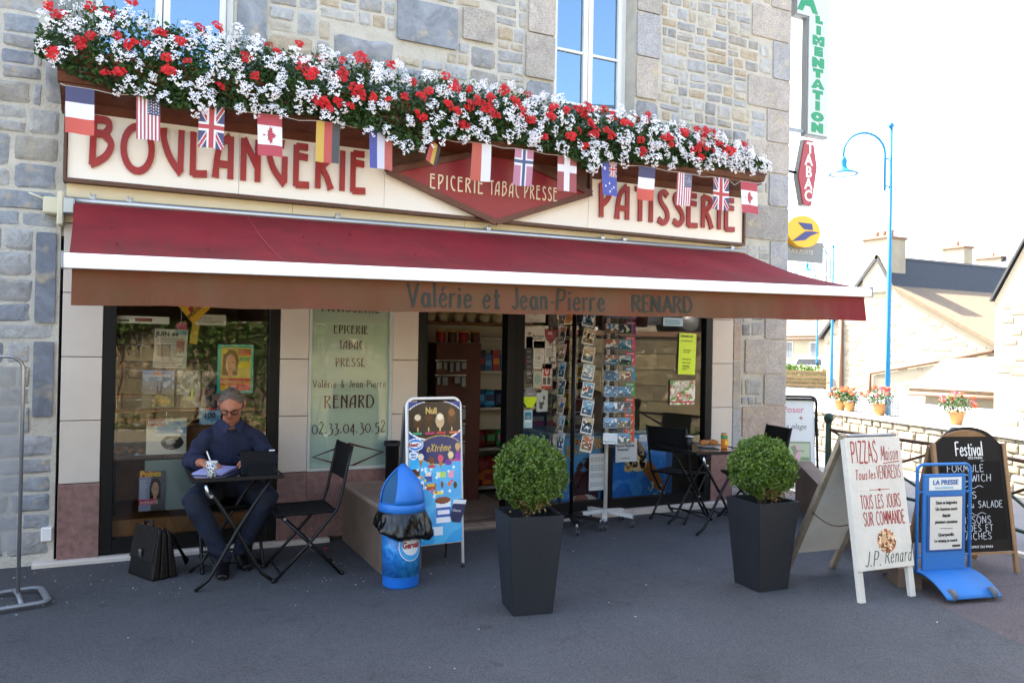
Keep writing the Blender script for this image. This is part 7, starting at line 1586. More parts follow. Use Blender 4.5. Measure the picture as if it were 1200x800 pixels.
pn = P.sheet('price_panel', Wp, Hp, fr, 'print_gloss', .006, loc=(-Wp/2, -.016, .19))
text('Nuii', .062, 'b_gold', (.13, -.002, .935), pn, 'lettering', bold=.003, xs=.85); strokes('eXtrême', .055, .009, 'b_gold', (.135, -.002, .66), pn, {}, .001, .1, .3, .3, 0, width=.19); text('Nestlé', .034, 'b_red', (-.002, -.002, .703), pn, bold=.0015, xs=.9)
text('Maxi\ncône', .020, 'b_blue', (.012, -.002, .640), pn, bold=.0005)
g = MB(); g.prism([(x*.052+.0, z*.085) for x, z in ((-1, -.6), (-.6, -1), (.6, -1), (1, -.2), (1.15, .8), (.6, 1), (-.5, .85), (-.9, .3))], -.022, -.0175); q = g.build('tube_cutout', 'b_navy', fr); q.location = (.17, 0, .415); q.rotation_euler = (0, .15, 0); mb = MB(); mb.prism([(-.05, .045), (.055, .05), (.06, .08), (-.045, .075)], -.025, -.0225); mb.build('tube_lid', 'b_white', q); text('Glaces', .026, 'b_white', (-.045, -.0245, -.01), q)
# ================================================================== PIZZA A-BOARD
mat('old_white_paint', '#cfcbc1', .65, var=.08, vscale=5, bump=.25, bscale=40); mat('bare_wood', '#8f8372', .85, var=.25, vscale=10, bump=.4, bscale=50); mat('pizza_red', '#9c2c2a', .6); mat('pizza_green', '#223a30', .6)
ts = Vector((5.015, -2.60, 0)); 
pz = thing('pizza_board', 'white painted wooden folding board advertising pizzas in red letters', 'sign board', (4.55, -2.98, 0), R_(-4))
Hh_, Wb = 1.055, .485; tf = math.asin(.33/Hh_)*1.0
def board_side(name, tilt, y0, lean):
    Mx = Matrix.Translation((0, y0, 0)) @ Matrix.Rotation(tilt, 4, 'X')
    out = []
    for s in (-1, 1):
        mb = MB(); x = s*(Wb/2-.022); mb.bbox(x-.024, x+.024, .004, .036, 0, Hh_, .003); o = mb.build('leg', 'bare_wood' if name == 'rear' else 'old_white_paint', pz); o.matrix_local = Mx; out.append(o)
    return Mx
Mf = board_side('front', -.16, 0, 0); _h = Hh_; Hh_ = 1.19; Mr_ = board_side('rear', .47, .712, 0); Hr_ = Hh_; Hh_ = _h
mb = MB(); mb.bbox(-Wb/2-.002, Wb/2+.002, -.010, .003, .20, Hh_+.008, .002); fp = mb.build('front_panel', 'old_white_paint', pz); fp.matrix_local = Mf
mb = MB(); mb.bbox(-Wb/2+.03, Wb/2-.03, .010, .020, .18, Hr_, .002); rp_ = mb.build('rear_panel', 'old_white_paint', pz); rp_.matrix_local = Mr_
def L(s, x, z, h, wdt, stw, m='pizza_red', **k): return strokes(s, h, stw, m, (x, -.0105, z), fp, k.pop('G', {}), .0008, k.pop('sp', .16), k.pop('con', .25), k.pop('slant', 0), k.pop('serif', 0), width=wdt)
L('PIZZAS', -.20, .895, .140, .225, .017); L('Maison', .055, .905, .095, .155, .009, slant=.25); mb = MB(); mb.prism([(.07, .882), (.215, .892), (.215, .898), (.07, .888)], -.0115, -.0102); mb.build('underline', 'pizza_red', fp)
L('Tous', -.19, .785, .062, .105, .008, slant=.2); L('les', -.072, .787, .058, .06, .008, slant=.2); L('VENDREDIS', .0, .785, .085, .215, .0085, slant=.08)
mb = MB(); mb.prism([(-.08, .712), (.10, .712), (.10, .716), (-.08, .716)], -.0115, -.0102); mb.lathe([(0, -.02), (.008, 0), (0, .02)], 10, c=(.01, -.011, .714), M=Matrix.Rotation(R_(90), 4, 'Y')); mb.build('rule', 'pizza_red', fp)
L('TOUS LES JOURS', -.165, .595, .085, .35, .012); L('SUR COMMANDE', -.155, .485, .085, .36, .012)
pzp = Paint(30, 30, '#cfcbc1'); 
P = Paint(36, 30, '#b8704c'); P.ell(.5, .5, .46, .46, '#a8573a'); P.ell(.5, .5, .40, .40, '#c99a74'); P.cloud('#7a3a28', .55, 3, 3); P.cloud('#e0d0b0', .68, 5, 2); P.cloud('#3a4a2a', .8, 7, 2); P.noise(.15, 2)
V = None
def round_sheet(P, R, parent, loc, name):
    n = 16; w_ = P.w; vs = [(0, 0, 0)]; fs = []; cl = []
    for i in range(1, 9):
        for k in range(32): a = 2*math.pi*k/32; vs.append((R*i/8*math.cos(a)*1.05, 0, R*i/8*math.sin(a)))
    for i in range(8):
        for k in range(32):
            if i == 0: f = (0, 1+k, 1+(k+1) % 32)
            else: f = (1+(i-1)*32+k, 1+i*32+k, 1+i*32+(k+1) % 32, 1+(i-1)*32+(k+1) % 32)
            fs.append(f); c = np.mean([vs[q] for q in f], 0); u, v = c[0]/R/2.1+.5, c[2]/R/2+.5; cl += [P.a[min(P.h-1, int((1-v)*P.h)), min(P.w-1, int(u*P.w))]]*len(f)
    me = bpy.data.meshes.new(name); me.from_pydata(vs, [], fs); me.materials.append(MATS['print']); ca = me.color_attributes.new('Col', 'FLOAT_COLOR', 'CORNER'); a = np.ones((len(cl), 4), np.float32); a[:, :3] = cl; ca.data.foreach_set('color', a.ravel()); o = link(bpy.data.objects.new(name, me), parent); o.location = loc; return o
round_sheet(P, .078, fp, (.022, -.0112, .378), 'pizza_picture')
L('J.P.', -.185, .225, .095, .14, .010, 'pizza_green', slant=.35, con=.5); L('Renard', -.01, .235, .095, .235, .009, 'pizza_green', slant=.35, con=.5)
mb = MB(); mb.tube([(-.225, .09, .5)]+[(-.225, .09+(.47-.09)*t, .5-.055*math.sin(math.pi*t)) for t in np.linspace(.1, .9, 9)]+[(-.225, .47, .5)], .0035, 5); mb.build('chain', 'rust_rail', pz)
mb = MB(); mb.tube([(-.2, .18, 1.06), (.2, .18, 1.06)], .008, 8); mb.build('hinge', 'wire_grey', pz)
# ================================================================== PRESS STAND
mat('press_blue', '#156ab0', .6); 
pr = thing('press_stand', 'blue tubular newspaper placard stand on a curved wheeled base', 'sign stand', (5.12, -2.95, 0), R_(-12)); pr.scale = (.92, .92, .88)
mb = MB(); u_frame(mb, .475, .82, .0125, .05); mb.tube([(-.2375, 0, 0.0), (-.22, 0, -.02), (-.18, 0, -.03), (.18, 0, -.03), (.22, 0, -.02), (.2375, 0, 0)], .0125, 8); uf = mb.build('tube_frame', 'press_blue', pr); uf.location = (0, 0, .155); 
for z in (.2, .70): mb = MB(); mb.tube([(-.237, 0, z), (-.19, 0, z)], .008, 6); mb.tube([(.19, 0, z), (.237, 0, z)], .008, 6); mb.build('fixing', 'press_blue', pr).location = (0, 0, .06)
mb = MB(); mb.bbox(-.19, .19, -.012, .012, .15, .90, .006); pb = mb.build('board', 'press_blue', pr)
P = Paint(10, 4, '#d4dad8'); ps = P.sheet('header_plate', .29, .10, pb, 'print', .003, loc=(-.145, -.016, .775)); text('LA PRESSE', .052, 'b_blue', (.145, -.002, .045), ps, bold=.0015, xs=.98, align='CENTER'); text('DE LA MANCHE', .022, 'b_sky', (.05, -.002, .012), ps, xs=1.05)
mb = MB(); mb.bbox(-.16, .16, -.022, -.013, .30, .74, .004); mb.build('pocket_frame', mat('press_blue2', '#0d4c8c', .4), pb)
P = Paint(12, 18, '#cccbc4'); P.noise(.03, 2, 3); ps = P.sheet('placard_sheet', .285, .41, pb, 'print', .002, loc=(-.1425, -.026, .315)); mat('ink', '#2c2c2e', .7)
for s, z, sz in (('Dans sa baignoire', .355, .034), ('Un homme mort', .305, .036), ('depuis', .255, .036), ('plusieurs semaines', .205, .034), ('Querqueville', .105, .034), ('Le camping va rouvrir', .060, .030)): text(s, sz, 'ink', (.1425, -.002, z), ps, align='CENTER', bold=.001, xs=.78)
mb = MB(); mb.box(.09, .20, -.003, -.001, .163, .166); mb.box(.20, .27, -.003, -.001, .018, .034); mb.build('printed_rule', 'ink', ps)
n = 12; vs = []; fs = []      # curved base sheet swelling toward the viewer
for i in range(n+1):
    t = i/n; y = .06-.36*t; z = .135+.045*math.sin(t*2.2)-.155*t**1.6
    vs += [(-.235, y, z), (.235, y, z)]
fs = [(2*i, 2*i+1, 2*i+3, 2*i+2) for i in range(n)]; mb = MB(); mb.add(vs, fs, 0, True); o = mb.build('base_ramp', 'press_blue', pr, False); o.modifiers.new('s', 'SOLIDIFY').thickness = .012
n = 8; vs = []
for i in range(n+1): t = i/n; vs += [(-.235, .06+.30*t, .135-.12*t**1.4), (.235, .06+.30*t, .135-.12*t**1.4)]
mb = MB(); mb.add(vs, [(2*i, 2*i+2, 2*i+3, 2*i+1) for i in range(n)], 0, True); o = mb.build('rear_ramp', mat('press_dark', '#0f3f6c', .4), pr, False); o.modifiers.new('s', 'SOLIDIFY').thickness = .012
for s in (-1, 1):
    mb = MB(); mb.lathe([(0, -.014), (.04, -.014), (.046, -.006), (.046, .006), (.04, .014), (0, .014)], 20, c=(s*.175, -.275, .046), M=Matrix.Rotation(R_(90), 4, 'Y')); mb.build('wheel', mat('wheel_grey', '#5c6064', .6), pr)
# ================================================================== CHALKBOARD
mat('chalkboard', '#090a0c', .75, var=.25, vscale=3, spec=.2); mat('chalk', '#b7bcc2', .9); mat('oak_frame', '#8a6a4c', .6, var=.2, vscale=8); mat('board_navy', '#0a0b10', .65, spec=.25)
cbd = thing('chalkboard', 'arched black chalk menu board in a wooden frame at the right', 'sign board', (5.72, -2.83, 0), R_(-14)); cbd.scale = (.96, .96, .96)
Wc, Hc = .62, 1.13; arch = [(-Wc/2, .17), (Wc/2, .17), (Wc/2, Hc-.15)]+[(Wc/2*math.cos(a)*.86, Hc-.15+.15*math.sin(a)) for a in np.linspace(.35, math.pi-.35, 12)]+[(-Wc/2, Hc-.15)]
Mc = Matrix.Rotation(-.15, 4, 'X'); mb = MB(); mb.prism(arch, -.008, .008); cb_ = mb.build('front_panel', 'board_navy', cbd); cb_.matrix_local = Mc
for s in (-1, 1):
    mb = MB(); x = s*(Wc/2+.012); mb.bbox(x-.016, x+.016, -.02, .012, .0, Hc-.13, .003); o = mb.build('leg', 'oak_frame', cbd); o.matrix_local = Mc
    mb = MB(); mb.bbox(x-.016, x+.016, -.012, .02, .0, Hc-.13, .003); o = mb.build('leg', 'oak_frame', cbd); o.matrix_local = Matrix.Translation((0, .42, 0)) @ Matrix.Rotation(.25, 4, 'X')
mb = MB(); mb.prism(arch, -.004, .006); o = mb.build('rear_panel', 'oak_frame', cbd); o.matrix_local = Matrix.Translation((-.03, .42, 0)) @ Matrix.Rotation(.25, 4, 'X')
mb = MB(); mb.box(-Wc/2, Wc/2, -.016, -.0085, .15, .168); o = mb.build('bottom_rail', 'oak_frame', cbd); o.matrix_local = Mc
mb = MB(); mb.box(-.27, .27, -.0105, -.0085, .26, .86); mb.build('chalk_area', 'chalkboard', cb_)
strokes('Festival', .105, .014, 'b_white', (-.125, -.0095, .905), cb_, {'F': GL['F']}, .001, .05, .3, 0, .03, width=.25); text('DES PAINS', .026, 'b_white', (-.02, -.0095, .878), cb_, xs=1.1)
mb = MB(); mb.add([(-.06, -.0095, .862), (.0, -.0095, .852), (.08, -.0095, .858), (.13, -.0095, .870), (.08, -.0095, .850), (.0, -.0095, .842)], [(0, 1, 2, 3, 4, 5)]); mb.build('swash', 'b_white', cb_, False)
def C(s, x, z, w_, h=.052): strokes(s, h, .0048, 'chalk', (x, -.0112, z), cb_, {}, .0006, .2, 0, .04, 0, width=w_, jit=.03)
C('FORMULE', -.22, .78, .33, .055); C('SANDWICH', -.22, .705, .39, .055); C('PLATS', -.22, .575, .24); C('ROTI ou SALADE', -.24, .505, .49, .05); C('BOISSONS', -.20, .385, .33, .055); C('CHAUDES ET', -.24, .325, .38, .05); C('FRAICHES', -.20, .265, .32, .05)
for x, z in ((-.08, .66), (-.08, .455)):
    mb = MB(); ribbon(mb, spline([(x, z), (x+.04, z+.012), (x+.08, z-.008), (x+.13, z+.012), (x+.17, z)]), 1, .004, -.0118, -.0108); mb.build('chalk_squiggle', 'chalk', cb_)
text("L'ESPRIT DU PAIN", .026, 'b_white', (-.10, -.0095, .20), cb_, xs=1.1)
# ================================================================== BLUE-WHITE BOARD BY THE CORNER
pb_ = thing('travel_board', 'pale poster board in a dark round frame just right of the house corner', 'sign board', (6.86, .13, 0), R_(-28))
mb = MB(); u_frame(mb, .58, 1.12, .014, .06); f_ = mb.build('frame', 'black_steel', pb_); f_.rotation_euler = (-.10, 0, 0)
P = Paint(44, 80, '#cfdde2'); P.rect(.04, .02, .96, .97, '#dfe6e8'); P.rect(.10, .10, .90, .46, '#8aa08c'); P.rect(.12, .26, .88, .44, '#b9c6ae'); P.ell(.6, .3, .08, .12, '#d8b0bc'); P.rect(.66, .12, .88, .2, '#e08ab0'); P.ell(.35, .24, .14, .06, '#c8c0b8'); P.cloud('#6f8f6a', .7, 4, 4, .8, (.12, .12, .88, .44))
pp2 = P.sheet('poster_panel', .52, .88, f_, 'print_gloss', .008, loc=(-.26, -.012, .20)); text('Poser', .105, 'b_pink', (.16, -.002, .735), pp2); text('+', .10, 'b_red', (.34, -.002, .64), pp2); text('La plage', .085, 'b_grey', (.15, -.002, .55), pp2, shear=.3)
mb = MB(); u_frame(mb, .58, 1.10, .014, .06); o = mb.build('rear_frame', 'black_steel', pb_); o.rotation_euler = (.16, 0, 0); o.location = (0, .26, 0)
for z in (.25, .40, .55, .70, .85):
    mb = MB(); mb.tube([(.29, .25-.13*z*0, z), (.29, -.0, z)], .006, 6); mb.build('side_rung', 'black_steel', pb_)
# ================================================================== CHROME STAND AT THE LEFT EDGE
st = thing('snap_frame_stand', 'grey tubular poster stand on a flat loop base cut by the left edge', 'sign stand', (-.84, -.95, 0), R_(12))
mb = MB(); P = [(-.30, 0, .02), (-.30, 0, 1.42)]+[(-.30+.08-.08*math.cos(a), 0, 1.42+.08*math.sin(a)) for a in np.linspace(.2, math.pi/2, 5)]+[(.22+.08*math.sin(a), 0, 1.42+.08*math.cos(a)) for a in np.linspace(0, math.pi/2-.2, 5)]+[(.30, 0, 1.42), (.30, 0, .02)]; mb.tube(P, .018, 10, flat=.6); mb.build('tube_frame', 'alu', st)
mb = MB(); mb.add([(-.285, 0, .32), (.285, 0, .32), (.285, 0, 1.44), (-.285, 0, 1.44)], [(0, 1, 2, 3)]); smk = mat('smoky_plastic', '#85888c', .25); smk.node_tree.nodes['Principled BSDF'].inputs['Alpha'].default_value = .6; mb.build('plastic_panel', smk, st)
mb = MB(); Rl = .06; P = [(-.34, -.18, .03), (.38, -.18, .03)]+[(.38+Rl*math.sin(a), -.12-Rl*math.cos(a), .03) for a in np.linspace(.3, 1.5, 4)]+[(.44, .12, .03)]+[(.38+Rl*math.cos(a), .12+Rl*math.sin(a), .03) for a in np.linspace(.1, 1.5, 4)]+[(-.34, .18, .03)]; mb.tube(P, .022, 8, flat=.5, closed=True); mb.build('loop_base', mat('grey_metal', '#7e8286', .5, metal=.4), st)
mb = MB(); mb.tube([(.30, -.18, .03), (.30, .0, .05), (.30, .18, .03)], .014, 8); mb.build('base_bar', 'grey_metal', st)
# ================================================================== BRIEFCASE
mat('leather', '#080607', .42, spec=.35, bump=.4, bscale=70, var=.2); bc = thing('briefcase', 'worn black leather briefcase standing open on the ground left of the man', 'bag', (.215, -.56, 0), R_(-66)); bc.scale = (.95, 1.0, 1.18)
def puff(x0, x1, y0, y1, z0, z1, b=.012): m = MB(); bm = bmesh.new(); bmesh.ops.create_cube(bm, size=1); 
for (y0, y1, h, sl) in ((-.075, -.03, .285, -.02), (-.028, .022, .27, .0), (.024, .07, .275, .02)):
    mb = MB(); mb.prism([(-.17, .0), (.17, .0), (.165, h-.02), (.15, h), (-.15, h), (-.165, h-.02)], y0, y1); o = mb.build('compartment', 'leather', bc); bvm = o.modifiers.new('b', 'BEVEL'); bvm.width = .012; bvm.segments = 3
mb = MB(); mb.box(-.155, .155, -.088, -.076, .10, .285); o = mb.build('flap', 'leather', bc); o.modifiers.new('b', 'BEVEL').width = .005
for o in bc.children:      # worn leather slumps and narrows toward the top
    for v in o.data.vertices: t = v.co.z/.29; v.co.y = v.co.y*(1.25-.65*t)+.012*math.sin(v.co.x*14); v.co.x *= 1-.07*t; v.co.z += .012*math.sin(v.co.x*17+v.co.y*30)*t
mb = MB(); mb.tube([(-.06, -.03, .285), (-.055, -.035, .315), (.055, -.035, .315), (.06, -.03, .285)], .009, 8); mb.build('handle', 'leather', bc)
mb = MB(); mb.bbox(-.02, .02, -.096, -.088, .12, .165, .003); mb.build('clasp', 'chrome', bc); mb = MB(); mb.tube([(-.172-.004*0, .0+.016*math.cos(a), .20+.016*math.sin(a)) for a in np.linspace(0, 6.28, 14)], .003, 6); mb.build('ring', 'chrome', bc)
mb = MB(); mb.tube([(.02, .06, .26), (.0, .14, .20), (-.01, .22, .08), (-.03, .26, .03)], [.006, .006, .006, .012], 6, flat=2.0); mb.build('strap', 'leather', bc); P = Paint(4, 4, '#8c3a20'); mb = MB(); mb.box(-.13, .13, -.026, -.0, .262, .289); mb.build('papers', mat('papers_brown', '#8c5a40', .7), bc)
# ================================================================== THE MAN AT THE TABLE
mat('skin', '#b3745a', .5, var=.08, vscale=30, bump=.1, bscale=300); MATS['skin'].node_tree.nodes['Principled BSDF'].inputs['Subsurface Weight'].default_value = .0
mat('shirt_navy', '#1a2342', .85, var=.12, vscale=10, bump=.25, bscale=300, c2='#141b33'); mat('jeans', '#131f3a', .8, var=.35, vscale=6, c2='#080d19', bump=.3, bscale=300); mat('hair_grey', '#8a7f76', .7, var=.4, vscale=60, c2='#544a43', bump=.8, bscale=220); mat('shoe', '#060506', .4); mat('glasses_black', '#08080a', .25); mat('lips', '#7c433a', .5); mat('eye_white', '#b8b4ae', .2)
def remesh(mb, name, m, parent, vox, smooth=4, fn=None):
    o = mb.build(name, m, None); md = o.modifiers.new('r', 'REMESH'); md.mode = 'VOXEL'; md.voxel_size = vox; md.use_smooth_shade = True
    if smooth: s = o.modifiers.new('s', 'SMOOTH'); s.iterations = smooth; s.factor = .5
    dg = bpy.context.evaluated_depsgraph_get(); me = bpy.data.meshes.new_from_object(o.evaluated_get(dg)); bpy.data.objects.remove(o); me.name = name
    if fn:
        n = len(me.vertices); V = np.empty(n*3, np.float32); N = np.empty(n*3, np.float32); me.vertices.foreach_get('co', V); me.vertices.foreach_get('normal', N); V = V.reshape(-1, 3); N = N.reshape(-1, 3); V = V+N*fn(V)[:, None]; me.vertices.foreach_set('co', V.ravel().astype(np.float32)); me.update()
    for p in me.polygons: p.use_smooth = True
    return link(bpy.data.objects.new(name, me), parent)
def loft(mb, rows, n=20, ax=(1, 0, 0)):
    """rows: (centre, rx, ry[, axis]) elliptical rings"""
    vs = []; fs = []; C_ = [Vector(r[0]) for r in rows]; N = len(rows)
    for i, r in enumerate(rows):
        t = (C_[min(i+1, N-1)]-C_[max(i-1, 0)]).normalized(); a = Vector(r[3] if len(r) > 3 else ax); a = (a-t*a.dot(t)).normalized(); b = t.cross(a)
        for k in range(n): q = 2*math.pi*k/n; vs.append(C_[i]+a*math.cos(q)*r[1]+b*math.sin(q)*r[2])
    for i in range(N-1):
        for k in range(n): fs.append((i*n+k, i*n+(k+1) % n, (i+1)*n+(k+1) % n, (i+1)*n+k))
    fs += [tuple(range(n))[::-1], tuple((N-1)*n+k for k in range(n))]; mb.add(vs, fs, 0, True)
man = thing('person', 'seated man with grey hair, glasses, navy shirt and jeans, writing at the table', 'person', (.72, -.36, 0))
O = Vector(man.location)
def W(*p): return Vector(p)-O        # world point to the person's frame
HC = W(.712, -.515, 1.155); HR = Matrix.Rotation(R_(-14), 4, 'Z') @ Matrix.Rotation(R_(27), 4, 'X'); HM = Matrix.Translation(HC) @ HR
# --- head: a shaped sphere, face toward -y
def head_r(d):
    """radius along unit direction d: local shape of a head about 0.25 m high"""
    x, y, z = d; rx, ry, rz = .080, .100, .132
    if z < 0: rx *= 1-.22*min(1, -z*1.1); ry *= 1-.10*(-z)
    r = 1/math.sqrt((x/rx)**2+(y/ry)**2+(z/rz)**2); g = lambda cx, cz, sx, sz: math.exp(-((x-cx)/sx)**2-((z-cz)/sz)**2) if y < 0 else 0
    r += .024*g(0, -.17, .13, .16)+.010*g(0, .02, .08, .17)      # nose tip and bridge
    r -= .012*(g(.33, .05, .18, .12)+g(-.33, .05, .18, .12)); r += .006*g(0, .26, .5, .10)
    r += .007*g(0, -.46, .20, .06)+.006*g(0, -.56, .18, .06); r -= .006*g(0, -.51, .20, .022); r += .012*g(0, -.82, .30, .16); r += .006*(g(.5, -.2, .2, .2)+g(-.5, -.2, .2, .2))
    return r
body = MB(); n, m_ = 40, 30; vs = []; fs = []
for j in range(m_+1):
    ph = math.pi*j/m_
    for i in range(n):
        th = 2*math.pi*i/n; d = (math.sin(ph)*math.cos(th), math.sin(ph)*math.sin(th), math.cos(ph)); vs.append(HM @ (Vector(d)*head_r(d)))
for j in range(m_):
    for i in range(n): fs.append((j*n+i, (j+1)*n+i, (j+1)*n+(i+1) % n, j*n+(i+1) % n))
body.add(vs, fs, 0, True)
for s in (-1, 1):    # ears
    loft(body, [(HM @ Vector((s*.070, .012, -.045)), .012, .008), (HM @ Vector((s*.084, .016, -.02)), .020, .010), (HM @ Vector((s*.090, .020, .01)), .024, .010), (HM @ Vector((s*.086, .018, .035)), .014, .008)], 10, HR @ Vector((0, 1, 0)))
loft(body, [(W(.722, -.37, .90), .09, .07), (W(.722, -.40, .99), .070, .066), (W(.72, -.43, 1.045), .060, .062), (HM @ Vector((0, .030, -.06)), .056, .060), (HM @ Vector((0, .01, .0)), .05, .06)], 18)
loft(body, [(W(.73, -.30, .50), .15, .11), (W(.73, -.30, .62), .145, .105), (W(.727, -.335, .80), .155, .105), (W(.724, -.37, .92), .16, .09), (W(.722, -.39, .98), .10, .07)], 18)
SH = [W(.560, -.385, .925), W(.890, -.385, .925)]; EL = [W(.440, -.47, .755), W(1.005, -.47, .755)]; WR = [W(.505, -.765, .785), W(.865, -.80, .785)]
def limb(mb, pts, rs, n=14): mb.tube(pts, rs, n)
for a, b, c in zip(SH, EL, WR): limb(body, [a, a.lerp(b, .5), b, b.lerp(c, .3), b.lerp(c, .75), c], [.050, .046, .040, .041, .030, .026])
HP = [W(.64, -.32, .53), W(.82, -.32, .53)]; KN = [W(.455, -.74, .525), W(.945, -.72, .515)]; AN = [W(.655, -.70, .10), W(.800, -.52, .10)]
for a, b, c in zip(HP, KN, AN): limb(body, [a, a.lerp(b, .5), b, b.lerp(c, .3), b.lerp(c, .7), c], [.080, .070, .055, .052, .042, .036]); limb(body, [c, c+Vector((0, -.01, -.05)), c+Vector((0, -.06, -.065))], [.036, .036, .03])
# --- hands: palm and five separate bent fingers
def hand(mb, wr, pd, up, side, curls, spread=.3, grip=False):
    """pd: direction of the palm, up: back of the hand, side: thumb side"""
    pd = pd.normalized(); up = (up-pd*up.dot(pd)).normalized(); sd = pd.cross(up).normalized()*side
    loft(mb, [(wr-pd*.012, .025, .018, sd), (wr+pd*.015, .031, .016, sd), (wr+pd*.055, .040, .0155, sd), (wr+pd*.088, .041, .0135, sd), (wr+pd*.100, .034, .010, sd)], 14)
    ln = [.078, .086, .080, .062]
    for k in range(4):
        o_ = (1.5-k)*.0205; b = wr+pd*.094+sd*o_; d = (pd+sd*spread*(1.5-k)*.12).normalized(); P = [b-d*.02, b]; a = 0
        for q, f in enumerate((.45, .32, .23)):
            a += curls[k]*(.8 if q == 0 else 1.1); dd = d*math.cos(a)-up*math.sin(a); P.append(P[-1]+dd*ln[k]*f)
        mb.tube(P, [.0098, .0098, .0090, .0082, .0062], 10)
    b = wr+pd*.03+sd*.030; d1 = (pd*.6+sd*.75-up*.25).normalized(); d2 = (pd*.95+sd*(.1 if grip else .3)-up*.45).normalized(); mb.tube([b-d1*.02, b+d1*.022, b+d1*.040+d2*.012, b+d1*.040+d2*.045, b+d1*.038+d2*.060], [.013, .0125, .0105, .0095, .007], 10)
hand(body, WR[0], Vector((.55, -.80, -.15)), Vector((-.35, .0, .95)), -1, [.55, .62, .70, .78], .2, True)
hand(body, WR[1], Vector((-.75, -.60, .05)), Vector((.15, -.25, .95)), 1, [.35, .38, .42, .46], .4)
bo = remesh(body, 'body', 'skin', man, .0042, 3)
# features on the face
def onface(x, z, out=.001): 
    d = Vector((x, -math.sqrt(max(.05, 1-x*x-z*z)), z)); return HM @ (d*(head_r(d)+out))
for s in (-1, 1):
    mb = MB(); mb.tube([onface(s*.16, .20, .002), onface(s*.32, .25, .002), onface(s*.50, .20, .001)], [.003, .0045, .002], 6); mb.build('eyebrow', 'hair_grey', man)
    mb = MB(); bm = bmesh.new(); bmesh.ops.create_uvsphere(bm, u_segments=14, v_segments=10, radius=.0125); mb.bm(bm, sm=True); e = mb.build('eye', 'eye_white', man); e.location = onface(s*.32, .06, -.009)
    mb = MB(); mb.tube([onface(s*.20, .055, .001), onface(s*.32, .085, .003), onface(s*.46, .05, .001)], [.002, .004, .002], 6); mb.tube([onface(s*.22, .02, .001), onface(s*.32, .0, .0025), onface(s*.44, .02, .001)], [.0015, .003, .0015], 6); mb.build('eyelid', 'skin', man)
mb = MB(); mb.tube([onface(-.20, -.50, .0), onface(-.09, -.475, .002), onface(0, -.485, .002), onface(.09, -.475, .002), onface(.20, -.50, 0)], [.002, .004, .004, .004, .002], 6); mb.tube([onface(-.17, -.53, .0), onface(0, -.55, .002), onface(.17, -.53, 0)], [.002, .0045, .002], 6); mb.build('lips', 'lips', man)
# glasses
def rim(s):
    P = []
    for k in range(20):
        a = 2*math.pi*k/20; c, q = math.cos(a), math.sin(a); e = 1/(abs(c)**3.2+abs(q)**3.2)**(1/3.2); P.append(HM @ Vector((s*.033+c*e*.025, -.108+abs(s*.033+c*e*.025)**2*4, .004+q*e*.0165)))
    return P
mb = MB(); mb.tube(rim(-1), .0022, 6, closed=True); mb.tube(rim(1), .0022, 6, closed=True); mb.tube([HM @ Vector((-.009, -.109, .010)), HM @ Vector((0, -.112, .012)), HM @ Vector((.009, -.109, .010))], .002, 6)
for s in (-1, 1): mb.tube([HM @ Vector((s*.058, -.094, .012)), HM @ Vector((s*.078, -.05, .012)), HM @ Vector((s*.084, .015, .012)), HM @ Vector((s*.084, .035, -.005))], .002, 6)
gl = mb.build('glasses', 'glasses_black', man)
for s in (-1, 1):
    mb = MB(); mb.add(rim(s), [tuple(range(20))]); mb.build('lens', glass_mat('lens%d' % (s+1), (.96, .96, .96), 1.2, .0), gl, False)
# hair: short cap, receding at the front
hv = []; hf = []; keep = {}
n, m_ = 72, 54; r = random.Random(1)
def hairline(th, ph):
    d = (math.sin(ph)*math.cos(th), math.sin(ph)*math.sin(th), math.cos(ph)); x, y, z = d
    if y < -.25: return z > .76+.06*math.cos(x*6)-.7*max(0, abs(x)-.42)
    if y < .15: return z > (.12+(-y)*1.2 if y < 0 else .10-.9*y) - (.25 if abs(x) > .75 and y > -.12 else 0)
    return z > -.42
hb = MB()
for j in range(m_+1):
    ph = math.pi*j/m_
    for i in range(n):
        th = 2*math.pi*i/n; d = (math.sin(ph)*math.cos(th), math.sin(ph)*math.sin(th), math.cos(ph)); on = hairline(th, ph); side = .0075 if abs(d[0]) > .5 or d[1] > .2 else .005
        rr_ = head_r(d)+(side+.0018*math.sin(th*31+ph*17)*math.sin(ph*43)+r.uniform(-.0008, .0008) if on else -.006); hv.append(HM @ (Vector(d)*rr_)); keep[(j, i)] = on
fs = []
for j in range(m_):
    for i in range(n):
        q = [(j, i), (j+1, i), (j+1, (i+1) % n), (j, (i+1) % n)]
        if any(keep[k] for k in q): fs.append(tuple(a*n+b for a, b in q))
hb.add(hv, fs, 0, True); ho_ = hb.build('hair', 'hair_grey', man, False)
rr3 = random.Random(5); SV = []; SF = []      # short strands standing off the scalp
while len(SF) < 5200:
    d = Vector((rr3.gauss(0, 1), rr3.gauss(0, 1), rr3.gauss(0, 1))).normalized(); th = math.atan2(d.y, d.x); ph = math.acos(d.z)
    if not hairline(th, ph) and rr3.random() > .0: continue
    p = d*(head_r(d)+.003); fl = Vector((d.x*.6+rr3.gauss(0, .25), -.35+d.y+rr3.gauss(0, .25), d.z*.4+rr3.gauss(0, .2)-(.8 if d.z < .4 else 0))).normalized(); q = p+d*.004+fl*rr3.uniform(.008, .016); sd = fl.cross(d).normalized()*.0009; k = len(SV); SV += [HM @ (p-sd), HM @ (p+sd), HM @ q]; SF.append((k, k+1, k+2))
so3 = np_mesh('strands', np.array([tuple(v) for v in SV]), SF, [mat('strand_grey', '#a39a92', .6, rnd_obj=.2)], ho_); stuff(so3)
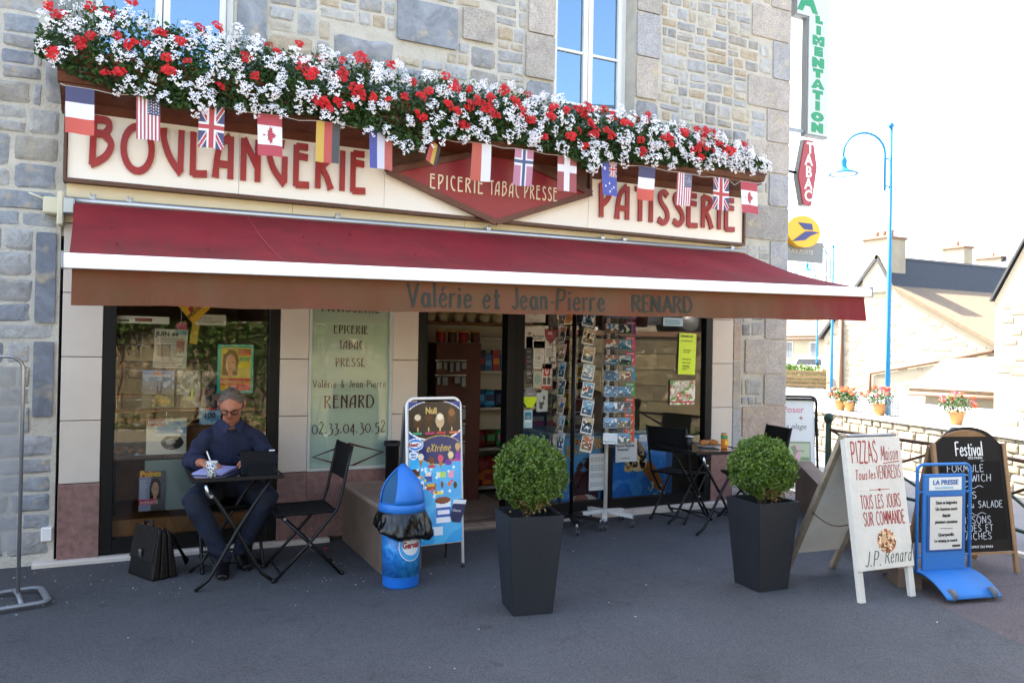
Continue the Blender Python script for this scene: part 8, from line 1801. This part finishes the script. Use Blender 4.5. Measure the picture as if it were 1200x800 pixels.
# --- shirt
sh = MB()
loft(sh, [(W(.73, -.285, .50), .185, .145), (W(.73, -.29, .60), .18, .135), (W(.728, -.315, .74), .195, .135), (W(.725, -.35, .86), .200, .120), (W(.724, -.375, .925), .200, .102), (W(.722, -.388, .965), .175, .088), (W(.721, -.40, 1.0), .125, .078), (W(.72, -.415, 1.018), .086, .076)], 26)
for k, (a, b, c) in enumerate(zip(SH, EL, WR)):
    e = c.lerp(b, .30 if k == 0 else .22); limb(sh, [a+Vector((.09*(1 if k == 0 else -1), .0, .015)), a+Vector((.03*(1 if k == 0 else -1), 0, .010)), a.lerp(b, .12), a.lerp(b, .35), a.lerp(b, .7), b, b.lerp(e, .4), b.lerp(e, .8), e], [.040, .060, .064, .061, .056, .053, .050, .047, .046], 18)
def folds(V):
    x, y, z = V.T; return .0045*np.sin(z*60+x*22+np.sin(y*30)*2)*(.35+.65*(np.abs(x) > .13))+.003*np.sin(y*75+z*30+x*12)+.0025*np.sin(x*55+z*18)
so2 = remesh(sh, 'shirt', 'shirt_navy', man, .0065, 5, folds)
for k in (0, 1):    # rolled cuffs
    b, c = EL[k], WR[k]; e = c.lerp(b, .30 if k == 0 else .22); d = (c-b).normalized(); mb = MB(); mb.tube([e-d*.03, e-d*.022, e+d*.012, e+d*.016], [.047, .054, .052, .042], 18); mb.build('cuff', 'shirt_navy', so2)
# collar and placket
mb = MB()
for s in (-1, 1):
    c0 = W(.72, -.428, 1.05); P0_ = c0+Vector((s*.008, -.080, -.045)); P1_ = c0+Vector((s*.050, -.062, -.012)); P2_ = c0+Vector((s*.070, -.0, .008)); P3_ = c0+Vector((s*.04, .064, .018)); lo_ = [c0+Vector((s*.052, -.108, -.088)), c0+Vector((s*.082, -.072, -.048)), c0+Vector((s*.092, .0, -.020)), c0+Vector((s*.06, .080, -.008))]
    up4 = [P0_, P1_, P2_, P3_]; mb.add(up4+lo_+[v+Vector((0, .004, -.006)) for v in lo_], [(0, 1, 5, 4), (1, 2, 6, 5), (2, 3, 7, 6), (4, 5, 9, 8), (5, 6, 10, 9), (6, 7, 11, 10)], 0, True)
mb.build('collar', mat('collar_navy', '#1a2443', .85), so2, False)
mb = MB()
for i in range(6):
    t = i/5; z = .97-.30*t; y = -.428-.05-.012*t if i else -.49; 
    bm = bmesh.new(); bmesh.ops.create_uvsphere(bm, u_segments=8, v_segments=6, radius=.0048)
for z, y in ((.955, -.492), (.895, -.490), (.835, -.482), (.775, -.466)):
    mb = MB(); mb.lathe([(0, -.001), (.0052, -.001), (.0052, .002), (0, .003)], 10, c=W(.722, y, z), M=Matrix.Rotation(R_(90), 4, 'X')); mb.build('button', 'b_navy', so2)
mb = MB(); mb.tube([W(.722, y_, z_) for y_, z_ in ((-.497, .965), (-.497, .93), (-.490, .87), (-.478, .80), (-.462, .74))], .0045, 6, flat=.5); mb.build('placket', 'collar_navy', so2)
# --- jeans and shoes
jn = MB(); loft(jn, [(W(.73, -.29, .47), .17, .14), (W(.73, -.29, .56), .18, .145), (W(.73, -.295, .62), .178, .14)], 22)
for a, b, c in zip(HP, KN, AN): limb(jn, [a+Vector((0, .06, 0)), a, a.lerp(b, .45), a.lerp(b, .85), b, b.lerp(c, .12), b.lerp(c, .4), b.lerp(c, .75), c+Vector((0, 0, .02)), c+Vector((0, 0, -.02))], [.09, .108, .098, .088, .082, .078, .070, .060, .056, .055], 18)
jo = remesh(jn, 'jeans', 'jeans', man, .007, 5, lambda V: .004*np.sin(V[:, 2]*70+V[:, 0]*25)*np.exp(-((V[:, 2]-.14)/.12)**2)+.003*np.sin(V[:, 1]*60+V[:, 2]*30))
for c, a in zip(AN, (-.12, .1)):
    mb = MB(); R4 = Matrix.Translation(c+Vector((0, 0, -.10))) @ Matrix.Rotation(a, 4, 'Z')
    loft(mb, [(R4 @ Vector((0, .07, .045)), .028, .03), (R4 @ Vector((0, .04, .05)), .042, .048), (R4 @ Vector((0, -.02, .055)), .044, .052), (R4 @ Vector((0, -.09, .038)), .048, .036), (R4 @ Vector((0, -.16, .028)), .047, .026), (R4 @ Vector((0, -.20, .024)), .032, .019)], 16); loft(mb, [(R4 @ Vector((0, .015, .05)), .044, .048), (R4 @ Vector((0, .02, .13)), .046, .05)], 14)
    s_ = remesh(mb, 'shoe', 'shoe', man, .006, 3); mb = MB(); q = [(.040*math.sin(t)*(1.1 if math.cos(t) > 0 else .9), -.065-.135*math.cos(t)) for t in np.linspace(0, 2*math.pi, 22)[:-1]]
    mb.prism(q, 0, .014, M=R4 @ Matrix(((1, 0, 0, 0), (0, 0, 1, 0), (0, 1, 0, 0), (0, 0, 0, 1)))); mb.build('sole', 'rubber', s_)
# --- pen, notebook, phone, tablet
mb = MB(); pa = WR[0]+O+Vector((.060, -.105, -.035)); pb2 = pa+Vector((-.045, .02, .125)); mb.tube([pa, pa+(pb2-pa)*.1, pb2], [.0012, .0045, .0045], 8); pen = mb.build('pen', 'lamp_white'); tag(pen, 'white pen in the writing hand of the seated man', 'pen')
nb = thing('notebook', 'open spiral notebook with bluish pages under the writing hand', 'notebook', (.575, -.86, .7315), R_(-28)); mb = MB()
mb.bbox(-.105, .105, -.145, .145, 0, .003, .001); mb.build('cover', 'b_black', nb); mat('page', '#a9aee0', .7)
for i in range(3): mb = MB(); mb.box(-.10+.003*i, .10, -.14, .14-.002*i, .0035+.0035*i, .0065+.0035*i); mb.build('page', 'page', nb)
mb = MB(); mb.add([(-.10, -.14, .014), (.10, -.14, .014), (.10, .14, .020), (-.02, .14, .028), (-.1, .06, .022)], [(0, 1, 2, 3, 4)]); mb.build('loose_sheet', 'page', nb, False)
mb = MB(); mb.box(-.034, .034, -.07, .07, -.004, .004); ph_ = mb.build('phone', 'black_glass'); tag(ph_, 'black telephone held in the left hand of the seated man', 'phone'); ph_.location = (.755, -.93, .80); ph_.rotation_euler = (.9, .2, .9); ph_.modifiers.new('b', 'BEVEL').width = .004
tb_ = thing('tablet', 'black tablet standing in its folded case on the writing table', 'tablet', (.83, -1.02, .7315), R_(4)); mat('tablet_case', '#020203', .6, spec=.2); mat('case_grey', '#10141a', .6, spec=.25)
mb = MB(); mb.bbox(-.115, .115, -.006, .004, 0, .165, .004); o = mb.build('body', 'tablet_case', tb_); o.rotation_euler = (-.38, 0, 0); o.location = (0, -.04, 0); mb = MB(); mb.bbox(.075, .113, -.0075, -.006, .157, .165, .001); mb.build('camera_edge', 'b_white', o)
mb = MB(); mb.prism([(-.085, .0), (.085, .0), (.075, .095), (-.075, .095)], -.003, .003); o = mb.build('case_stand', 'case_grey', tb_); o.rotation_euler = (.25, 0, 0); o.location = (0, -.085, 0)
mb = MB(); mb.bbox(-.115, .115, -.08, .06, .0, .004, .001); mb.build('case_flap', 'tablet_case', tb_)
